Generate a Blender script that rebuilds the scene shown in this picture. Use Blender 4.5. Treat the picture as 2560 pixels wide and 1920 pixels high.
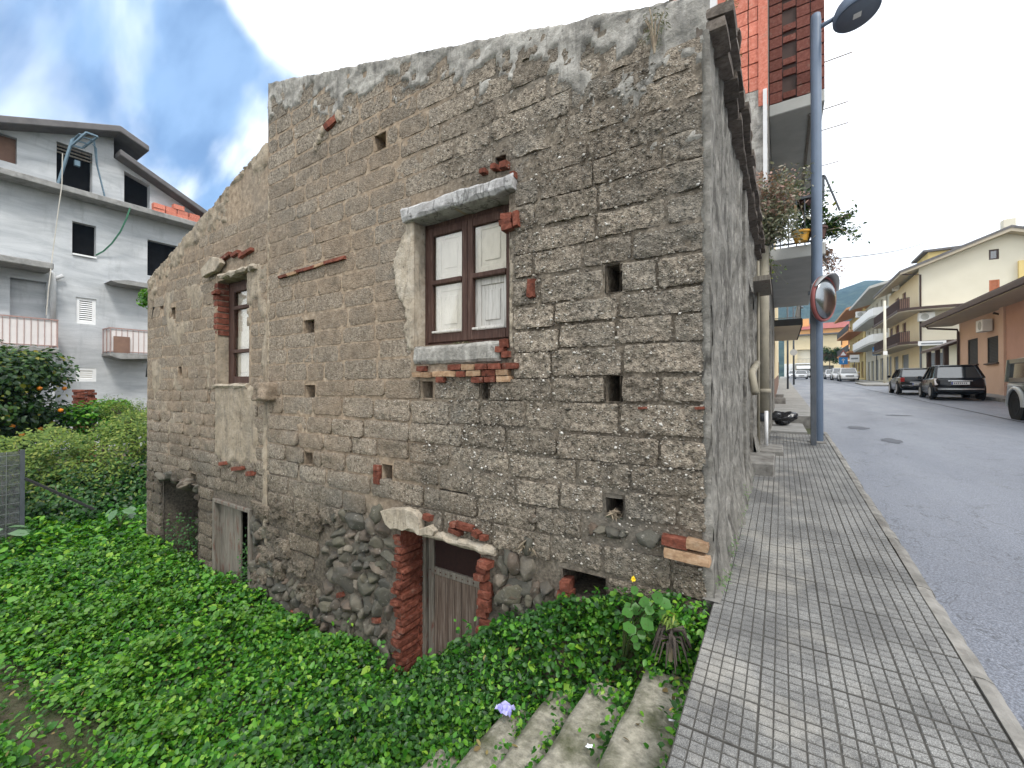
import bpy, bmesh, math, random
import numpy as np
from mathutils import Vector, Matrix, noise as mn
from math import sin, cos, pi, radians, sqrt, atan2

for o in list(bpy.data.objects):
    bpy.data.objects.remove(o)
SC = bpy.context.scene
COL = SC.collection
random.seed(7); ru = random.uniform
RNG = np.random.default_rng(11)

# ------------------------------------------------------------------ camera
EYE = 1.4
cd = bpy.data.cameras.new('camera'); cam = bpy.data.objects.new('camera', cd); COL.objects.link(cam)
cam.location = (0, 0, EYE)
cam.rotation_euler = (radians(90.33), 0, radians(32.7))
cd.sensor_width = 36; cd.lens = 36*1050/2560
cd.clip_start = .05; cd.clip_end = 6000
SC.camera = cam

# ------------------------------------------------------------------ sky
SUN_EL, SUN_AZ = radians(52), radians(118)      # azimuth: from +Y towards +X
W = bpy.data.worlds.new("World"); SC.world = W; W.use_nodes = True
wn = W.node_tree; wn.nodes.clear()
def wnode(t, **k):
    n = wn.nodes.new(t)
    for a, b in k.items(): setattr(n, a, b)
    return n
def wmath(op, a, b=None, c=None, clamp=False):
    n = wnode('ShaderNodeMath', operation=op, use_clamp=clamp)
    for i, x in enumerate((a, b, c)):
        if x is None: continue
        if isinstance(x, (int, float)): n.inputs[i].default_value = x
        else: wn.links.new(x, n.inputs[i])
    return n.outputs[0]
def wvec(op, a, b=None):
    n = wnode('ShaderNodeVectorMath', operation=op)
    for i, x in enumerate((a, b)):
        if x is None: continue
        if isinstance(x, tuple): n.inputs[i].default_value = x
        else: wn.links.new(x, n.inputs[i])
    return n
def wsmooth(x, a, b):
    n = wnode('ShaderNodeMapRange', interpolation_type='SMOOTHSTEP')
    wn.links.new(x, n.inputs[0]); n.inputs[1].default_value = a; n.inputs[2].default_value = b
    return n.outputs[0]
sky = wnode('ShaderNodeTexSky', sky_type='NISHITA', sun_disc=False, sun_elevation=SUN_EL, sun_rotation=SUN_AZ)
sky.air_density = 1.0; sky.dust_density = .6; sky.ozone_density = 2.0
tc = wnode('ShaderNodeTexCoord')
D = tc.outputs['Generated']
sep = wnode('ShaderNodeSeparateXYZ'); wn.links.new(D, sep.inputs[0])
den = wmath('ADD', wmath("MAXIMUM", sep.outputs[2], 0.0), .6)
cx = wmath('DIVIDE', sep.outputs[0], den); cy = wmath('DIVIDE', sep.outputs[1], den)
cmb = wnode('ShaderNodeCombineXYZ'); wn.links.new(cx, cmb.inputs[0]); wn.links.new(cy, cmb.inputs[1])
mp = wnode('ShaderNodeMapping'); wn.links.new(cmb.outputs[0], mp.inputs[0])
mp.inputs['Rotation'].default_value = (0, 0, radians(160)); mp.inputs['Scale'].default_value = (2.0, 4.6, 1)
mp.inputs['Location'].default_value = (7.648, 8.075, 7.064)
nz = wnode('ShaderNodeTexNoise'); wn.links.new(mp.outputs[0], nz.inputs['Vector'])
nz.inputs['Scale'].default_value = 1.05; nz.inputs['Detail'].default_value = 6; nz.inputs['Roughness'].default_value = .45
nz.inputs['Distortion'].default_value = .35
# the cloud cover opens towards the north-west quarter of the sky
openq = wvec('DOT_PRODUCT', D, (-.80, .33, .50)).outputs['Value']
op = wsmooth(openq, .70, .98)
op2 = wsmooth(wvec('DOT_PRODUCT', D, (.154, .855, .494)).outputs['Value'], .93, 1.0)
cov = wmath('SUBTRACT', wmath('SUBTRACT', wmath('ADD', nz.outputs[0], .30), wmath('MULTIPLY', op, .285)), wmath('MULTIPLY', op2, .56))
# a thick bank closes the sky on the street side of a straight edge
edge = wvec('DOT_PRODUCT', D, (0.644, 0.108, 0.758)).outputs['Value']
cov = wmath('ADD', cov, wmath('MULTIPLY', wsmooth(edge, -.06, .09), .35))
cl = wsmooth(cov, .45, .655)
wh = wnode('ShaderNodeMix', data_type='RGBA')
wn.links.new(cl, wh.inputs[0])
blue = wvec('MULTIPLY', sky.outputs[0], (.62, .80, .98))
slate = wnode('ShaderNodeMix', data_type='RGBA'); slate.inputs[0].default_value = .78; wn.links.new(blue.outputs[0], slate.inputs[6]); slate.inputs[7].default_value = (1.35, 2.45, 4.5, 1)
sn = wnode('ShaderNodeTexNoise'); wn.links.new(mp.outputs[0], sn.inputs['Vector']); sn.inputs['Scale'].default_value = 1.7; sn.inputs['Detail'].default_value = 5; sn.inputs['Roughness'].default_value = .5
sl2 = wnode('ShaderNodeMix', data_type='RGBA'); wn.links.new(wsmooth(sn.outputs[0], .38, .62), sl2.inputs[0]); sl2.inputs[6].default_value = (.80, 1.45, 2.7, 1); sl2.inputs[7].default_value = (1.9, 2.9, 4.5, 1); wn.links.new(sl2.outputs[2], slate.inputs[7]); wn.links.new(slate.outputs[2], wh.inputs[6])
wh.inputs[7].default_value = (8.6, 8.8, 9.0, 1)
bg = wnode('ShaderNodeBackground'); bg.inputs[1].default_value = .13
wn.links.new(wh.outputs[2], bg.inputs[0])
wo = wnode('ShaderNodeOutputWorld'); wn.links.new(bg.outputs[0], wo.inputs[0])

sd = bpy.data.lights.new('sun', 'SUN'); sun = bpy.data.objects.new('sun', sd); COL.objects.link(sun)
sd.energy = 1.5; sd.angle = radians(11); sd.color = (1, .965, .91)
sv = Vector((sin(SUN_AZ)*cos(SUN_EL), cos(SUN_AZ)*cos(SUN_EL), sin(SUN_EL)))
sun.rotation_euler = sv.to_track_quat('Z', 'Y').to_euler()
sun.location = (20, -10, 30)
SC.view_settings.view_transform = 'Standard'; SC.view_settings.look = 'None'
SC.view_settings.exposure = 0.82; SC.view_settings.gamma = 1.0
SC.view_settings.use_curve_mapping = False
SC.render.engine = 'CYCLES'

# ------------------------------------------------------------------ measuring helpers (turn a spot of the photo into a real position on a real plane)
CY, SY = cos(radians(32.7)), sin(radians(32.7))
def ray(px, py):
    a = (px-1106)/907.3; b = (834.7-py)/907.3
    return (CY*a-SY, SY*a+CY, b)
def on_y(px, py, Y):
    r = ray(px, py); t = Y/r[1]; return (r[0]*t, EYE+r[2]*t)
def on_x(px, py, X):
    r = ray(px, py); t = X/r[0]; return (r[1]*t, EYE+r[2]*t)
def at(px, py, t):
    r = ray(px, py); return Vector((r[0]*t, r[1]*t, EYE+r[2]*t))
def zr(y):                                      # the street climbs away from the camera
    if y < 0: return .045*max(y, -15)
    if y <= 10: return .045*y
    return .45+.03*(min(y, 115)-10)
WY = 2.78                                       # plane of the old house's gable
def w(px, py): return on_y(px, py, WY)
def sm(x): x = min(1, max(0, x)); return x*x*(3-2*x)
def fbm(x, y, z=0, o=4):
    return mn.fractal(Vector((x, y, z)), 1.0, 2.0, o)

# ------------------------------------------------------------------ object helpers
def wl(o):
    v = Vector((0, 0, 0))
    while o is not None: v = v+o.location; o = o.parent
    return v
def tag(o, label=None, cat=None, group=None, kind=None):
    if label: o['label'] = label
    if cat: o['category'] = cat
    if group: o['group'] = group
    if kind: o['kind'] = kind
    return o
def thing(name, label, cat, loc=(0, 0, 0), rz=0, group=None):
    o = bpy.data.objects.new(name, None); COL.objects.link(o)
    o.location = loc; o.rotation_euler = (0, 0, rz); o.empty_display_size = .1
    return tag(o, label, cat, group)
def link(name, me, parent=None, loc=(0, 0, 0), rot=(0, 0, 0), scale=(1, 1, 1)):
    o = bpy.data.objects.new(name, me); COL.objects.link(o)
    o.location = loc; o.rotation_euler = rot; o.scale = scale
    if parent is not None: o.parent = parent
    return o
def copy_tree(o, parent=None):
    c = o.copy(); COL.objects.link(c); c.parent = parent
    for ch in list(o.children): copy_tree(ch, c)
    return c

class MB:
    def __init__(s): s.v = []; s.f = []; s.mi = []; s.cur = 0
    def add(s, vs, fs):
        b = len(s.v); s.v += [tuple(p) for p in vs]
        for f in fs: s.f.append(tuple(b+i for i in f)); s.mi.append(s.cur)
        return s
    def box(s, x0, x1, y0, y1, z0, z1, top=None):
        t = top or (0, 0, 0, 0)
        return s.add([(x0, y0, z0), (x1, y0, z0), (x1, y1, z0), (x0, y1, z0), (x0+t[0], y0+t[2], z1), (x1+t[1], y0+t[2], z1), (x1+t[1], y1+t[3], z1), (x0+t[0], y1+t[3], z1)],
                     [(3, 2, 1, 0), (4, 5, 6, 7), (0, 1, 5, 4), (1, 2, 6, 5), (2, 3, 7, 6), (3, 0, 4, 7)])
    def bar(s, p, q, a, b=None, up=(0, 0, 1)):
        b = b or a; p = Vector(p); q = Vector(q); d = (q-p).normalized(); u = Vector(up)
        if abs(d.dot(u)) > .98: u = Vector((1, 0, 0))
        sx = d.cross(u).normalized()*(a/2); sy = sx.cross(d).normalized()*(b/2)
        vs = [p-sx-sy, p+sx-sy, p+sx+sy, p-sx+sy, q-sx-sy, q+sx-sy, q+sx+sy, q-sx+sy]
        return s.add(vs, [(3, 2, 1, 0), (4, 5, 6, 7), (0, 1, 5, 4), (1, 2, 6, 5), (2, 3, 7, 6), (3, 0, 4, 7)])
    def tube(s, pts, r, n=8, caps=True):
        pts = [Vector(p) for p in pts]; m = len(pts)
        rr = r if isinstance(r, (list, tuple)) else [r]*m
        vs = []
        prev = None
        for i, p in enumerate(pts):
            d = (pts[min(i+1, m-1)]-pts[max(i-1, 0)]).normalized()
            u = prev if prev is not None else (Vector((0, 0, 1)) if abs(d.z) < .9 else Vector((1, 0, 0)))
            a = d.cross(u).normalized(); b = a.cross(d).normalized(); prev = b
            for k in range(n):
                th = 2*pi*k/n; vs.append(p+(a*cos(th)+b*sin(th))*rr[i])
        fs = [(i*n+k, i*n+(k+1) % n, (i+1)*n+(k+1) % n, (i+1)*n+k) for i in range(m-1) for k in range(n)]
        if caps: fs += [tuple(reversed(range(n))), tuple((m-1)*n+k for k in range(n))]
        return s.add(vs, fs)
    def prism(s, poly, axis, a, b):
        """poly: 2D outline; axis 'x','y','z' extruded from a to b"""
        def mk(p, h):
            return {'x': (h, p[0], p[1]), 'y': (p[0], h, p[1]), 'z': (p[0], p[1], h)}[axis]
        n = len(poly); vs = [mk(p, a) for p in poly]+[mk(p, b) for p in poly]
        fs = [tuple(range(n)), tuple(reversed(range(n, 2*n)))]+[(i, n+i, n+(i+1) % n, (i+1) % n) for i in range(n)]
        return s.add(vs, fs)
    def lathe(s, prof, c, n=16, axis='z'):
        vs = []; m = len(prof)
        for r, h in prof:
            for k in range(n):
                th = 2*pi*k/n
                p = (r*cos(th), r*sin(th), h)
                if axis == 'x': p = (p[2], p[0], p[1])
                if axis == 'y': p = (p[0], p[2], p[1])
                vs.append((c[0]+p[0], c[1]+p[1], c[2]+p[2]))
        fs = [(i*n+k, i*n+(k+1) % n, (i+1)*n+(k+1) % n, (i+1)*n+k) for i in range(m-1) for k in range(n)]
        fs += [tuple(reversed(range(n))), tuple((m-1)*n+k for k in range(n))]
        return s.add(vs, fs)
    def quad(s, a, b, c, d): return s.add([a, b, c, d], [(0, 1, 2, 3)])
    def ball(s, c, r, sub=2, sc=(1, 1, 1), jit=0, seed=0):
        bm = bmesh.new(); bmesh.ops.create_icosphere(bm, subdivisions=sub, radius=1)
        vs = []
        for v in bm.verts:
            k = 1+jit*fbm(v.co.x*1.3+seed*7.1, v.co.y*1.3, v.co.z*1.3, 3)
            vs.append((c[0]+v.co.x*r*sc[0]*k, c[1]+v.co.y*r*sc[1]*k, c[2]+v.co.z*r*sc[2]*k))
        fs = [tuple(x.index for x in f.verts) for f in bm.faces]; bm.free()
        return s.add(vs, fs)
    def mesh(s, mats, smooth=False, fix=True):
        me = bpy.data.meshes.new('m'); me.from_pydata(s.v, [], s.f)
        for m in (mats if isinstance(mats, (list, tuple)) else [mats]): me.materials.append(m)
        me.polygons.foreach_set('material_index', s.mi)
        if fix:
            bm = bmesh.new(); bm.from_mesh(me); bmesh.ops.recalc_face_normals(bm, faces=bm.faces); bm.to_mesh(me); bm.free()
        if smooth: me.polygons.foreach_set('use_smooth', [True]*len(me.polygons))
        me.update(); return me
    def build(s, name, mats, parent=None, smooth=False, bevel=0, world=True, kind=None, seg=1, fix=True):
        if parent is not None and world:
            p = wl(parent); s.v = [(a-p.x, b-p.y, c-p.z) for a, b, c in s.v]
        o = link(name, s.mesh(mats, smooth, fix), parent)
        if bevel:
            m = o.modifiers.new('bevel', 'BEVEL'); m.width = bevel; m.segments = seg; m.limit_method = 'ANGLE'; m.angle_limit = radians(40)
        if kind: o['kind'] = kind
        return o

def np_mesh(V, F, mats, mi=None, smooth=False):
    """V (n,3); F (m,k) with equal-sized faces"""
    me = bpy.data.meshes.new('m'); n, m, k = len(V), len(F), F.shape[1]
    me.vertices.add(n); me.vertices.foreach_set('co', np.asarray(V, np.float32).ravel())
    me.loops.add(m*k); me.loops.foreach_set('vertex_index', np.asarray(F, np.int32).ravel())
    me.polygons.add(m); me.polygons.foreach_set('loop_start', np.arange(0, m*k, k, dtype=np.int32))
    for x in (mats if isinstance(mats, (list, tuple)) else [mats]): me.materials.append(x)
    if mi is not None: me.polygons.foreach_set('material_index', np.asarray(mi, np.int32))
    if smooth: me.polygons.foreach_set('use_smooth', np.ones(m, bool))
    me.update(calc_edges=True); me.validate(); return me

# ------------------------------------------------------------------ materials
class G:
    def __init__(s, name):
        s.m = bpy.data.materials.new(name); s.m.use_nodes = True; s.t = s.m.node_tree
        s.bsdf = s.t.nodes['Principled BSDF']; s.out = s.t.nodes['Material Output']
    def n(s, t, **k):
        x = s.t.nodes.new(t)
        for a, b in k.items(): setattr(x, a, b)
        return x
    def l(s, a, b): s.t.links.new(a, b)
    def val(s, x, sock):
        if isinstance(x, (int, float)): sock.default_value = x
        elif isinstance(x, tuple): sock.default_value = x if len(x) == 4 or sock.type == 'VECTOR' else (*x, 1)
        else: s.l(x, sock)
    def math(s, op, a, b=0.0, clamp=False):
        x = s.n('ShaderNodeMath', operation=op, use_clamp=clamp); s.val(a, x.inputs[0]); s.val(b, x.inputs[1]); return x.outputs[0]
    def pos(s): return s.n('ShaderNodeNewGeometry').outputs['Position']
    def noise(s, scale, detail=5, rough=.55, vec=None, dist=0, out=0):
        x = s.n('ShaderNodeTexNoise'); s.l(vec if vec is not None else s.pos(), x.inputs['Vector'])
        x.inputs['Scale'].default_value = scale; x.inputs['Detail'].default_value = detail
        x.inputs['Roughness'].default_value = rough; x.inputs['Distortion'].default_value = dist; return x.outputs[out]
    def vor(s, scale, feature='F1', vec=None, rnd=1):
        x = s.n('ShaderNodeTexVoronoi', feature=feature); s.l(vec if vec is not None else s.pos(), x.inputs['Vector'])
        x.inputs['Scale'].default_value = scale; x.inputs['Randomness'].default_value = rnd; return x
    def ramp(s, f, stops, mode='LINEAR'):
        x = s.n('ShaderNodeValToRGB'); s.l(f, x.inputs[0]); e = x.color_ramp.elements; x.color_ramp.interpolation = mode
        while len(e) < len(stops): e.new(.5)
        for i, (p, c) in enumerate(stops):
            e[i].position = p; e[i].color = (c, c, c, 1) if isinstance(c, (int, float)) else (*c, 1)
        return x.outputs[0]
    def step(s, x, a, b):
        r = s.n('ShaderNodeMapRange', interpolation_type='SMOOTHSTEP'); s.val(x, r.inputs[0]); r.inputs[1].default_value = a; r.inputs[2].default_value = b; return r.outputs[0]
    def mix(s, f, a, b, mode='MIX'):
        x = s.n('ShaderNodeMix', data_type='RGBA', blend_type=mode); s.val(f, x.inputs[0]); s.val(a, x.inputs[6]); s.val(b, x.inputs[7]); return x.outputs[2]
    def mapping(s, scale=(1, 1, 1), rot=(0, 0, 0), vec=None):
        x = s.n('ShaderNodeMapping'); s.l(vec if vec is not None else s.pos(), x.inputs[0]); x.inputs['Scale'].default_value = scale; x.inputs['Rotation'].default_value = rot; return x.outputs[0]
    def rnd(s): return s.n('ShaderNodeObjectInfo').outputs['Random']
    def isl(s): return s.n('ShaderNodeNewGeometry').outputs['Random Per Island']
    def bump(s, h, strength=.5, dist=.01, prev=None):
        x = s.n('ShaderNodeBump'); s.l(h, x.inputs['Height']); x.inputs['Strength'].default_value = strength; x.inputs['Distance'].default_value = dist
        if prev is not None: s.l(prev, x.inputs['Normal'])
        return x.outputs[0]
    def vary(s, col, r, amt):
        h = s.n('ShaderNodeHueSaturation'); s.val(col, h.inputs['Color'])
        s.l(s.math('ADD', s.math('MULTIPLY', r, 2*amt), 1-amt), h.inputs['Value']); return h.outputs[0]
    def done(s, col, rough=.85, nrm=None, metal=0, spec=.3):
        s.val(col, s.bsdf.inputs['Base Color']); s.val(rough, s.bsdf.inputs['Roughness'])
        s.bsdf.inputs['Metallic'].default_value = metal; s.bsdf.inputs['Specular IOR Level'].default_value = spec
        if nrm is not None: s.l(nrm, s.bsdf.inputs['Normal'])
        return s.m

def mat(name, c1, c2=None, scale=4, rough=.85, bump=0, bscale=30, bdist=.01, rnd=0, isl=0, metal=0, spec=.3, stain=None, vs=None):
    g = G(name); c2 = c2 or tuple(x*.7 for x in c1)
    vec = g.mapping(vs) if vs else None
    col = g.mix(g.ramp(g.noise(scale, 6, .6, vec), [(.3, 0), (.7, 1)]), (*c2, 1), (*c1, 1))
    if stain:
        sc, ssc, lo, hi = stain
        col = g.mix(g.ramp(g.noise(ssc, 5, .65), [(lo, 0), (hi, 1)]), col, (*sc, 1))
    if rnd: col = g.vary(col, g.rnd(), rnd)
    if isl: col = g.vary(col, g.isl(), isl)
    nrm = g.bump(g.noise(bscale, 5, .6, vec), bump, bdist) if bump else None
    return g.done(col, rough, nrm, metal, spec)

def leaf_mat(name, stops, rough=.42, tr=.3, spec=.4):
    g = G(name)
    c = g.ramp(g.isl(), stops)
    c = g.mix(g.math('MULTIPLY', g.noise(1.3, 3), .5), c, g.mix(1.0, c, (.75, 1.0, .55, 1), 'MULTIPLY'))
    g.done(c, rough, spec=spec)
    t = g.n('ShaderNodeBsdfTranslucent'); g.l(g.mix(1.0, c, (1.3, 1.35, .55, 1), 'MULTIPLY'), t.inputs[0])
    m = g.n('ShaderNodeMixShader'); m.inputs[0].default_value = tr
    g.l(g.bsdf.outputs[0], m.inputs[1]); g.l(t.outputs[0], m.inputs[2]); g.l(m.outputs[0], g.out.inputs[0])
    return g.m

def conglomerate(name, loose):
    """rough cast blocks: pebbles in a sandy matrix; a wash of beige mortar over the middle of the gable"""
    g = G(name)
    v1 = g.vor(62); v2 = g.vor(125)
    n1 = g.noise(3.2, 6, .6); n2 = g.noise(38, 5, .65)
    r = g.rnd()
    matrix = g.ramp(n2, [(.30, (.036, .030, .0235)), (.44, (.182, .152, .119)), (.67, (.38, .328, .262))])  # darkest stop follows the bump's lows: pit shade mixed into the colour
    sepc = g.n('ShaderNodeSeparateColor'); g.l(v1.outputs['Color'], sepc.inputs[0])
    peb = g.ramp(sepc.outputs[0], [(0, (.10, .088, .072)), (.45, (.25, .22, .178)), (.72, (.38, .34, .28)), (.9, (.42, .385, .335)), (1, (.66, .63, .57))])
    mask = g.math('MULTIPLY', g.step(v1.outputs['Distance'], .44, .30), g.step(sepc.outputs[1], .38, .5))
    col = g.mix(mask, matrix, peb)
    # broad tone per block and per zone
    col = g.vary(col, r, .22)
    col = g.mix(g.ramp(n1, [(.45, 0), (.75, .5)]), col, (.105, .092, .076, 1))
    col = g.mix(g.ramp(g.noise(1.1, 5, .6), [(.50, 0), (.72, .45)]), col, (.16, .165, .155, 1))
    # beige mortar wash
    DAMP = lambda gg, c, z_: gg.mix(gg.math('MULTIPLY', gg.step(gg.math('ADD', z_, gg.math('MULTIPLY', gg.noise(1.7, 5, .6), 1.3)), 1.35, .35), .62), c, gg.mix(1.0, c, (.40, .375, .33, 1), 'MULTIPLY'))
    xyz = g.n('ShaderNodeSeparateXYZ'); g.l(g.pos(), xyz.inputs[0])
    zone = g.math('MULTIPLY', g.step(g.math('ADD', xyz.outputs[0], g.math('MULTIPLY', g.noise(1.6, 4), 1.2)), -1.75, -2.75), g.step(g.math('ADD', xyz.outputs[2], g.math('MULTIPLY', g.noise(1.2, 4), 1.0)), .65, 1.5))
    zone = g.math('MULTIPLY', zone, g.step(g.math('ADD', xyz.outputs[2], g.math('MULTIPLY', g.noise(1.5, 4), 1.6)), 5.2, 4.2))
    tan = g.ramp(g.noise(9, 6, .65), [(.28, (.145, .108, .076)), (.52, (.30, .228, .162)), (.75, (.43, .345, .257))])
    zone = g.math('MULTIPLY', zone, g.ramp(g.noise(1.5, 5, .6), [(.36, .35), (.60, .92)]))
    f = g.math('MULTIPLY', zone, g.ramp(g.math('ADD', g.math('MULTIPLY', g.noise(6, 5, .6), .7), g.math('MULTIPLY', r, .3)), [(.36, .95), (.60, .35)]) if loose else .95)
    col = g.mix(f, col, tan)
    col = DAMP(g, col, xyz.outputs[2])
    h = g.math('ADD', g.math('MULTIPLY', g.step(v1.outputs['Distance'], .5, .1), .8), g.math('ADD', g.math('MULTIPLY', n2, 1.4), g.math('MULTIPLY', v2.outputs['Distance'], .5)))
    nrm = g.bump(h, .8, .012)
    return g.done(col, .93, nrm, spec=.15)

M = {}
M['block'] = conglomerate('pebbly_block', True)
def mortar_mat():
    g = G('mortar')
    xyz = g.n('ShaderNodeSeparateXYZ'); g.l(g.pos(), xyz.inputs[0])
    n2 = g.noise(30, 6, .65)
    grey = g.ramp(n2, [(.3, (.06, .050, .039)), (.55, (.19, .160, .125)), (.75, (.37, .318, .252))])
    tan = g.ramp(g.noise(14, 6, .65), [(.28, (.155, .116, .082)), (.52, (.32, .248, .178)), (.75, (.50, .41, .315))])
    zx = g.step(g.math('ADD', xyz.outputs[0], g.math('MULTIPLY', g.noise(1.6, 4), 1.2)), -1.5, -2.6)
    zz = g.step(g.math('ADD', xyz.outputs[2], g.math('MULTIPLY', g.noise(1.3, 4), 1.2)), .55, 1.4)
    col = g.mix(g.math('MULTIPLY', zx, zz), grey, tan)
    low = g.step(g.math('ADD', xyz.outputs[2], g.math('MULTIPLY', g.noise(2, 4), .8)), .65, -.1)
    col = g.mix(g.math('MULTIPLY', low, .85), col, g.ramp(n2, [(.3, (.035, .030, .024)), (.7, (.135, .115, .092))]))
    col = g.mix(g.ramp(g.noise(1.0, 5, .6), [(.5, 0), (.75, .5)]), col, (.16, .155, .14, 1))
    return g.done(col, .95, g.bump(g.noise(60, 6, .7), .8, .012), spec=.15)
M['mortar'] = mortar_mat()
def plaster_mat(name, a, b, c, streak=.5, cracks=.25):
    g = G(name)
    col = g.ramp(g.noise(6, 7, .68, dist=.6), [(.28, a), (.5, b), (.74, c)])
    v = g.mapping((7, 7, .9))
    col = g.mix(g.ramp(g.noise(1.6, 5, .6, v), [(.48, 0), (.72, streak)]), col, (.10, .098, .092, 1))
    col = g.mix(g.ramp(g.noise(22, 4, .7), [(.58, 0), (.70, .65)]), col, (.055, .052, .047, 1))
    col = g.mix(g.ramp(g.noise(3.3, 6, .7), [(.50, 0), (.66, .45)]), col, (.12, .112, .098, 1))
    n_ = g.noise(1.5, 4, .6, g.mapping((2.0, 2.0, .28)), .3); cr = g.math('ABSOLUTE', g.math('SUBTRACT', n_, .5))
    col = g.mix(g.math('MULTIPLY', g.step(cr, .022, .004), cracks), col, (.035, .032, .029, 1))
    return g.done(col, .92, g.bump(g.noise(26, 7, .7, dist=.5), .9, .018), spec=.2)
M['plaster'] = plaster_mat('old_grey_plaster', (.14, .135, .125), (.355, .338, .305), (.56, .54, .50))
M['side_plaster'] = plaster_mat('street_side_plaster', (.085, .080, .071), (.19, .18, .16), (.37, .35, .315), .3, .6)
M['pale'] = plaster_mat('pale_render', (.27, .225, .168), (.42, .36, .28), (.56, .50, .415), .25)
M['tanr'] = plaster_mat('tan_render', (.20, .16, .115), (.33, .275, .205), (.44, .375, .295), .35)
M['stonew'] = plaster_mat('white_stone', (.26, .25, .245), (.46, .45, .445), (.62, .61, .60), .4, .5)
def brick_mat(name, c1, c2, c3, rnd=.25):
    g = G(name)
    col = g.ramp(g.noise(22, 6, .65), [(.28, c1), (.52, c2), (.78, c3)])
    col = g.vary(col, g.rnd(), rnd)
    col = g.mix(g.ramp(g.noise(8, 5, .65), [(.60, 0), (.78, .55)]), col, (.30, .25, .20, 1))
    return g.done(col, .9, g.bump(g.noise(70, 5, .65), .7, .008), spec=.2)
M['brick'] = brick_mat('red_brick', (.055, .022, .015), (.165, .052, .033), (.27, .115, .08))
M['tanbrick'] = brick_mat('tan_brick', (.20, .115, .07), (.33, .215, .13), (.42, .31, .22))
M['eavebrick'] = brick_mat('weathered_eave_brick', (.075, .062, .052), (.14, .118, .10), (.23, .20, .175))
M['hollow'] = brick_mat('hollow_red_brick', (.42, .125, .082), (.56, .195, .135), (.66, .32, .25), .14)
def stone_mat():
    g = G('rubble_stone')
    base = g.ramp(g.rnd(), [(0, (.085, .083, .073)), (.22, (.15, .14, .10)), (.42, (.19, .17, .135)), (.6, (.105, .103, .088)), (.78, (.17, .12, .09)), (.9, (.24, .21, .17)), (1, (.13, .12, .10))])
    base = g.vary(base, g.rnd(), .0); base = g.mix(1.0, base, (.78, .77, .74, 1), 'MULTIPLY')
    base = g.mix(g.ramp(g.noise(9, 6, .65), [(.34, 0), (.72, .8)]), base, (.055, .053, .047, 1))
    base = g.mix(g.ramp(g.noise(26, 4, .7), [(.60, 0), (.70, .55)]), base, (.34, .32, .28, 1))
    return g.done(base, .82, g.bump(g.noise(45, 6, .65), .7, .012), spec=.3)
M['stone'] = stone_mat()
g = G('pebbles'); M['pebble'] = g.done(g.ramp(g.isl(), [(0, (.08, .07, .058)), (.45, (.19, .168, .138)), (.75, (.28, .255, .215)), (.92, (.38, .355, .315)), (1, (.60, .58, .54))]), .8, spec=.3)
def wood(name, c1, c2, c3, grain=(18, 18, 1.2), paint=None):
    g = G(name)
    v = g.mapping(grain)
    col = g.ramp(g.noise(3, 7, .65, v, .8), [(.28, c1), (.5, c2), (.75, c3)])
    if paint: col = g.mix(g.ramp(g.noise(5, 6, .65, g.mapping((3, 3, .8))), [(paint[1], 0), (paint[2], 1)]), col, (*paint[0], 1))
    col = g.vary(col, g.rnd(), .12)
    return g.done(col, .72, g.bump(g.noise(4, 6, .6, v), .5, .006), spec=.3)
M['brown'] = wood('brown_wood', (.032, .016, .012), (.060, .029, .021), (.125, .080, .062))
M['grey_wood'] = wood('grey_wood', (.065, .056, .046), (.17, .152, .125), (.29, .265, .225), (20, 20, .9), ((.13, .06, .045), .56, .68))
M['door_wood'] = wood('cellar_door_wood', (.045, .031, .023), (.125, .090, .069), (.31, .27, .225), (26, 26, .8))
M['white'] = wood('white_shutter', (.52, .50, .44), (.64, .62, .55), (.72, .70, .63), (6, 6, 2))
M['white_old'] = wood('worn_white_shutter', (.24, .22, .19), (.55, .53, .49), (.68, .66, .62), (22, 22, 1.1))
def glass_mat(name, tint=(.96, .95, .93), alpha=.22, rough=.06):
    g = G(name); g.done((*[.02]*3, 1), rough, spec=.6)
    tr = g.n('ShaderNodeBsdfTransparent'); tr.inputs[0].default_value = (*tint, 1)
    gl = g.n('ShaderNodeBsdfGlossy'); gl.inputs['Roughness'].default_value = rough
    fr = g.n('ShaderNodeFresnel'); fr.inputs[0].default_value = 1.5
    m = g.n('ShaderNodeMixShader'); g.l(g.math('MULTIPLY', fr.outputs[0], .32, True), m.inputs[0]); g.l(tr.outputs[0], m.inputs[1]); g.l(gl.outputs[0], m.inputs[2])
    g.l(m.outputs[0], g.out.inputs[0]); return g.m
M['glass'] = glass_mat('window_glass')
M['darkglass'] = mat('dark_window_glass', (.025, .03, .035), (.015, .018, .02), rough=.06, spec=.5); M['darkglass'].node_tree.nodes['Principled BSDF'].inputs['IOR'].default_value = 2.3
M['dark'] = mat('dark_interior', (.012, .012, .013), (.006, .006, .007), rough=.95, spec=.05)  # near-black colour stands in for the unlit space behind openings and louvres
M['concrete'] = mat('raw_concrete', (.33, .325, .31), (.21, .205, .195), 5, .9, .4, 60, .006, stain=((.13, .128, .12), 1.7, .52, .72))
M['step'] = mat('step_concrete', (.40, .375, .305), (.17, .16, .125), 24, .94, .9, 60, .012, stain=((.075, .080, .042), 4.2, .44, .66))
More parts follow.
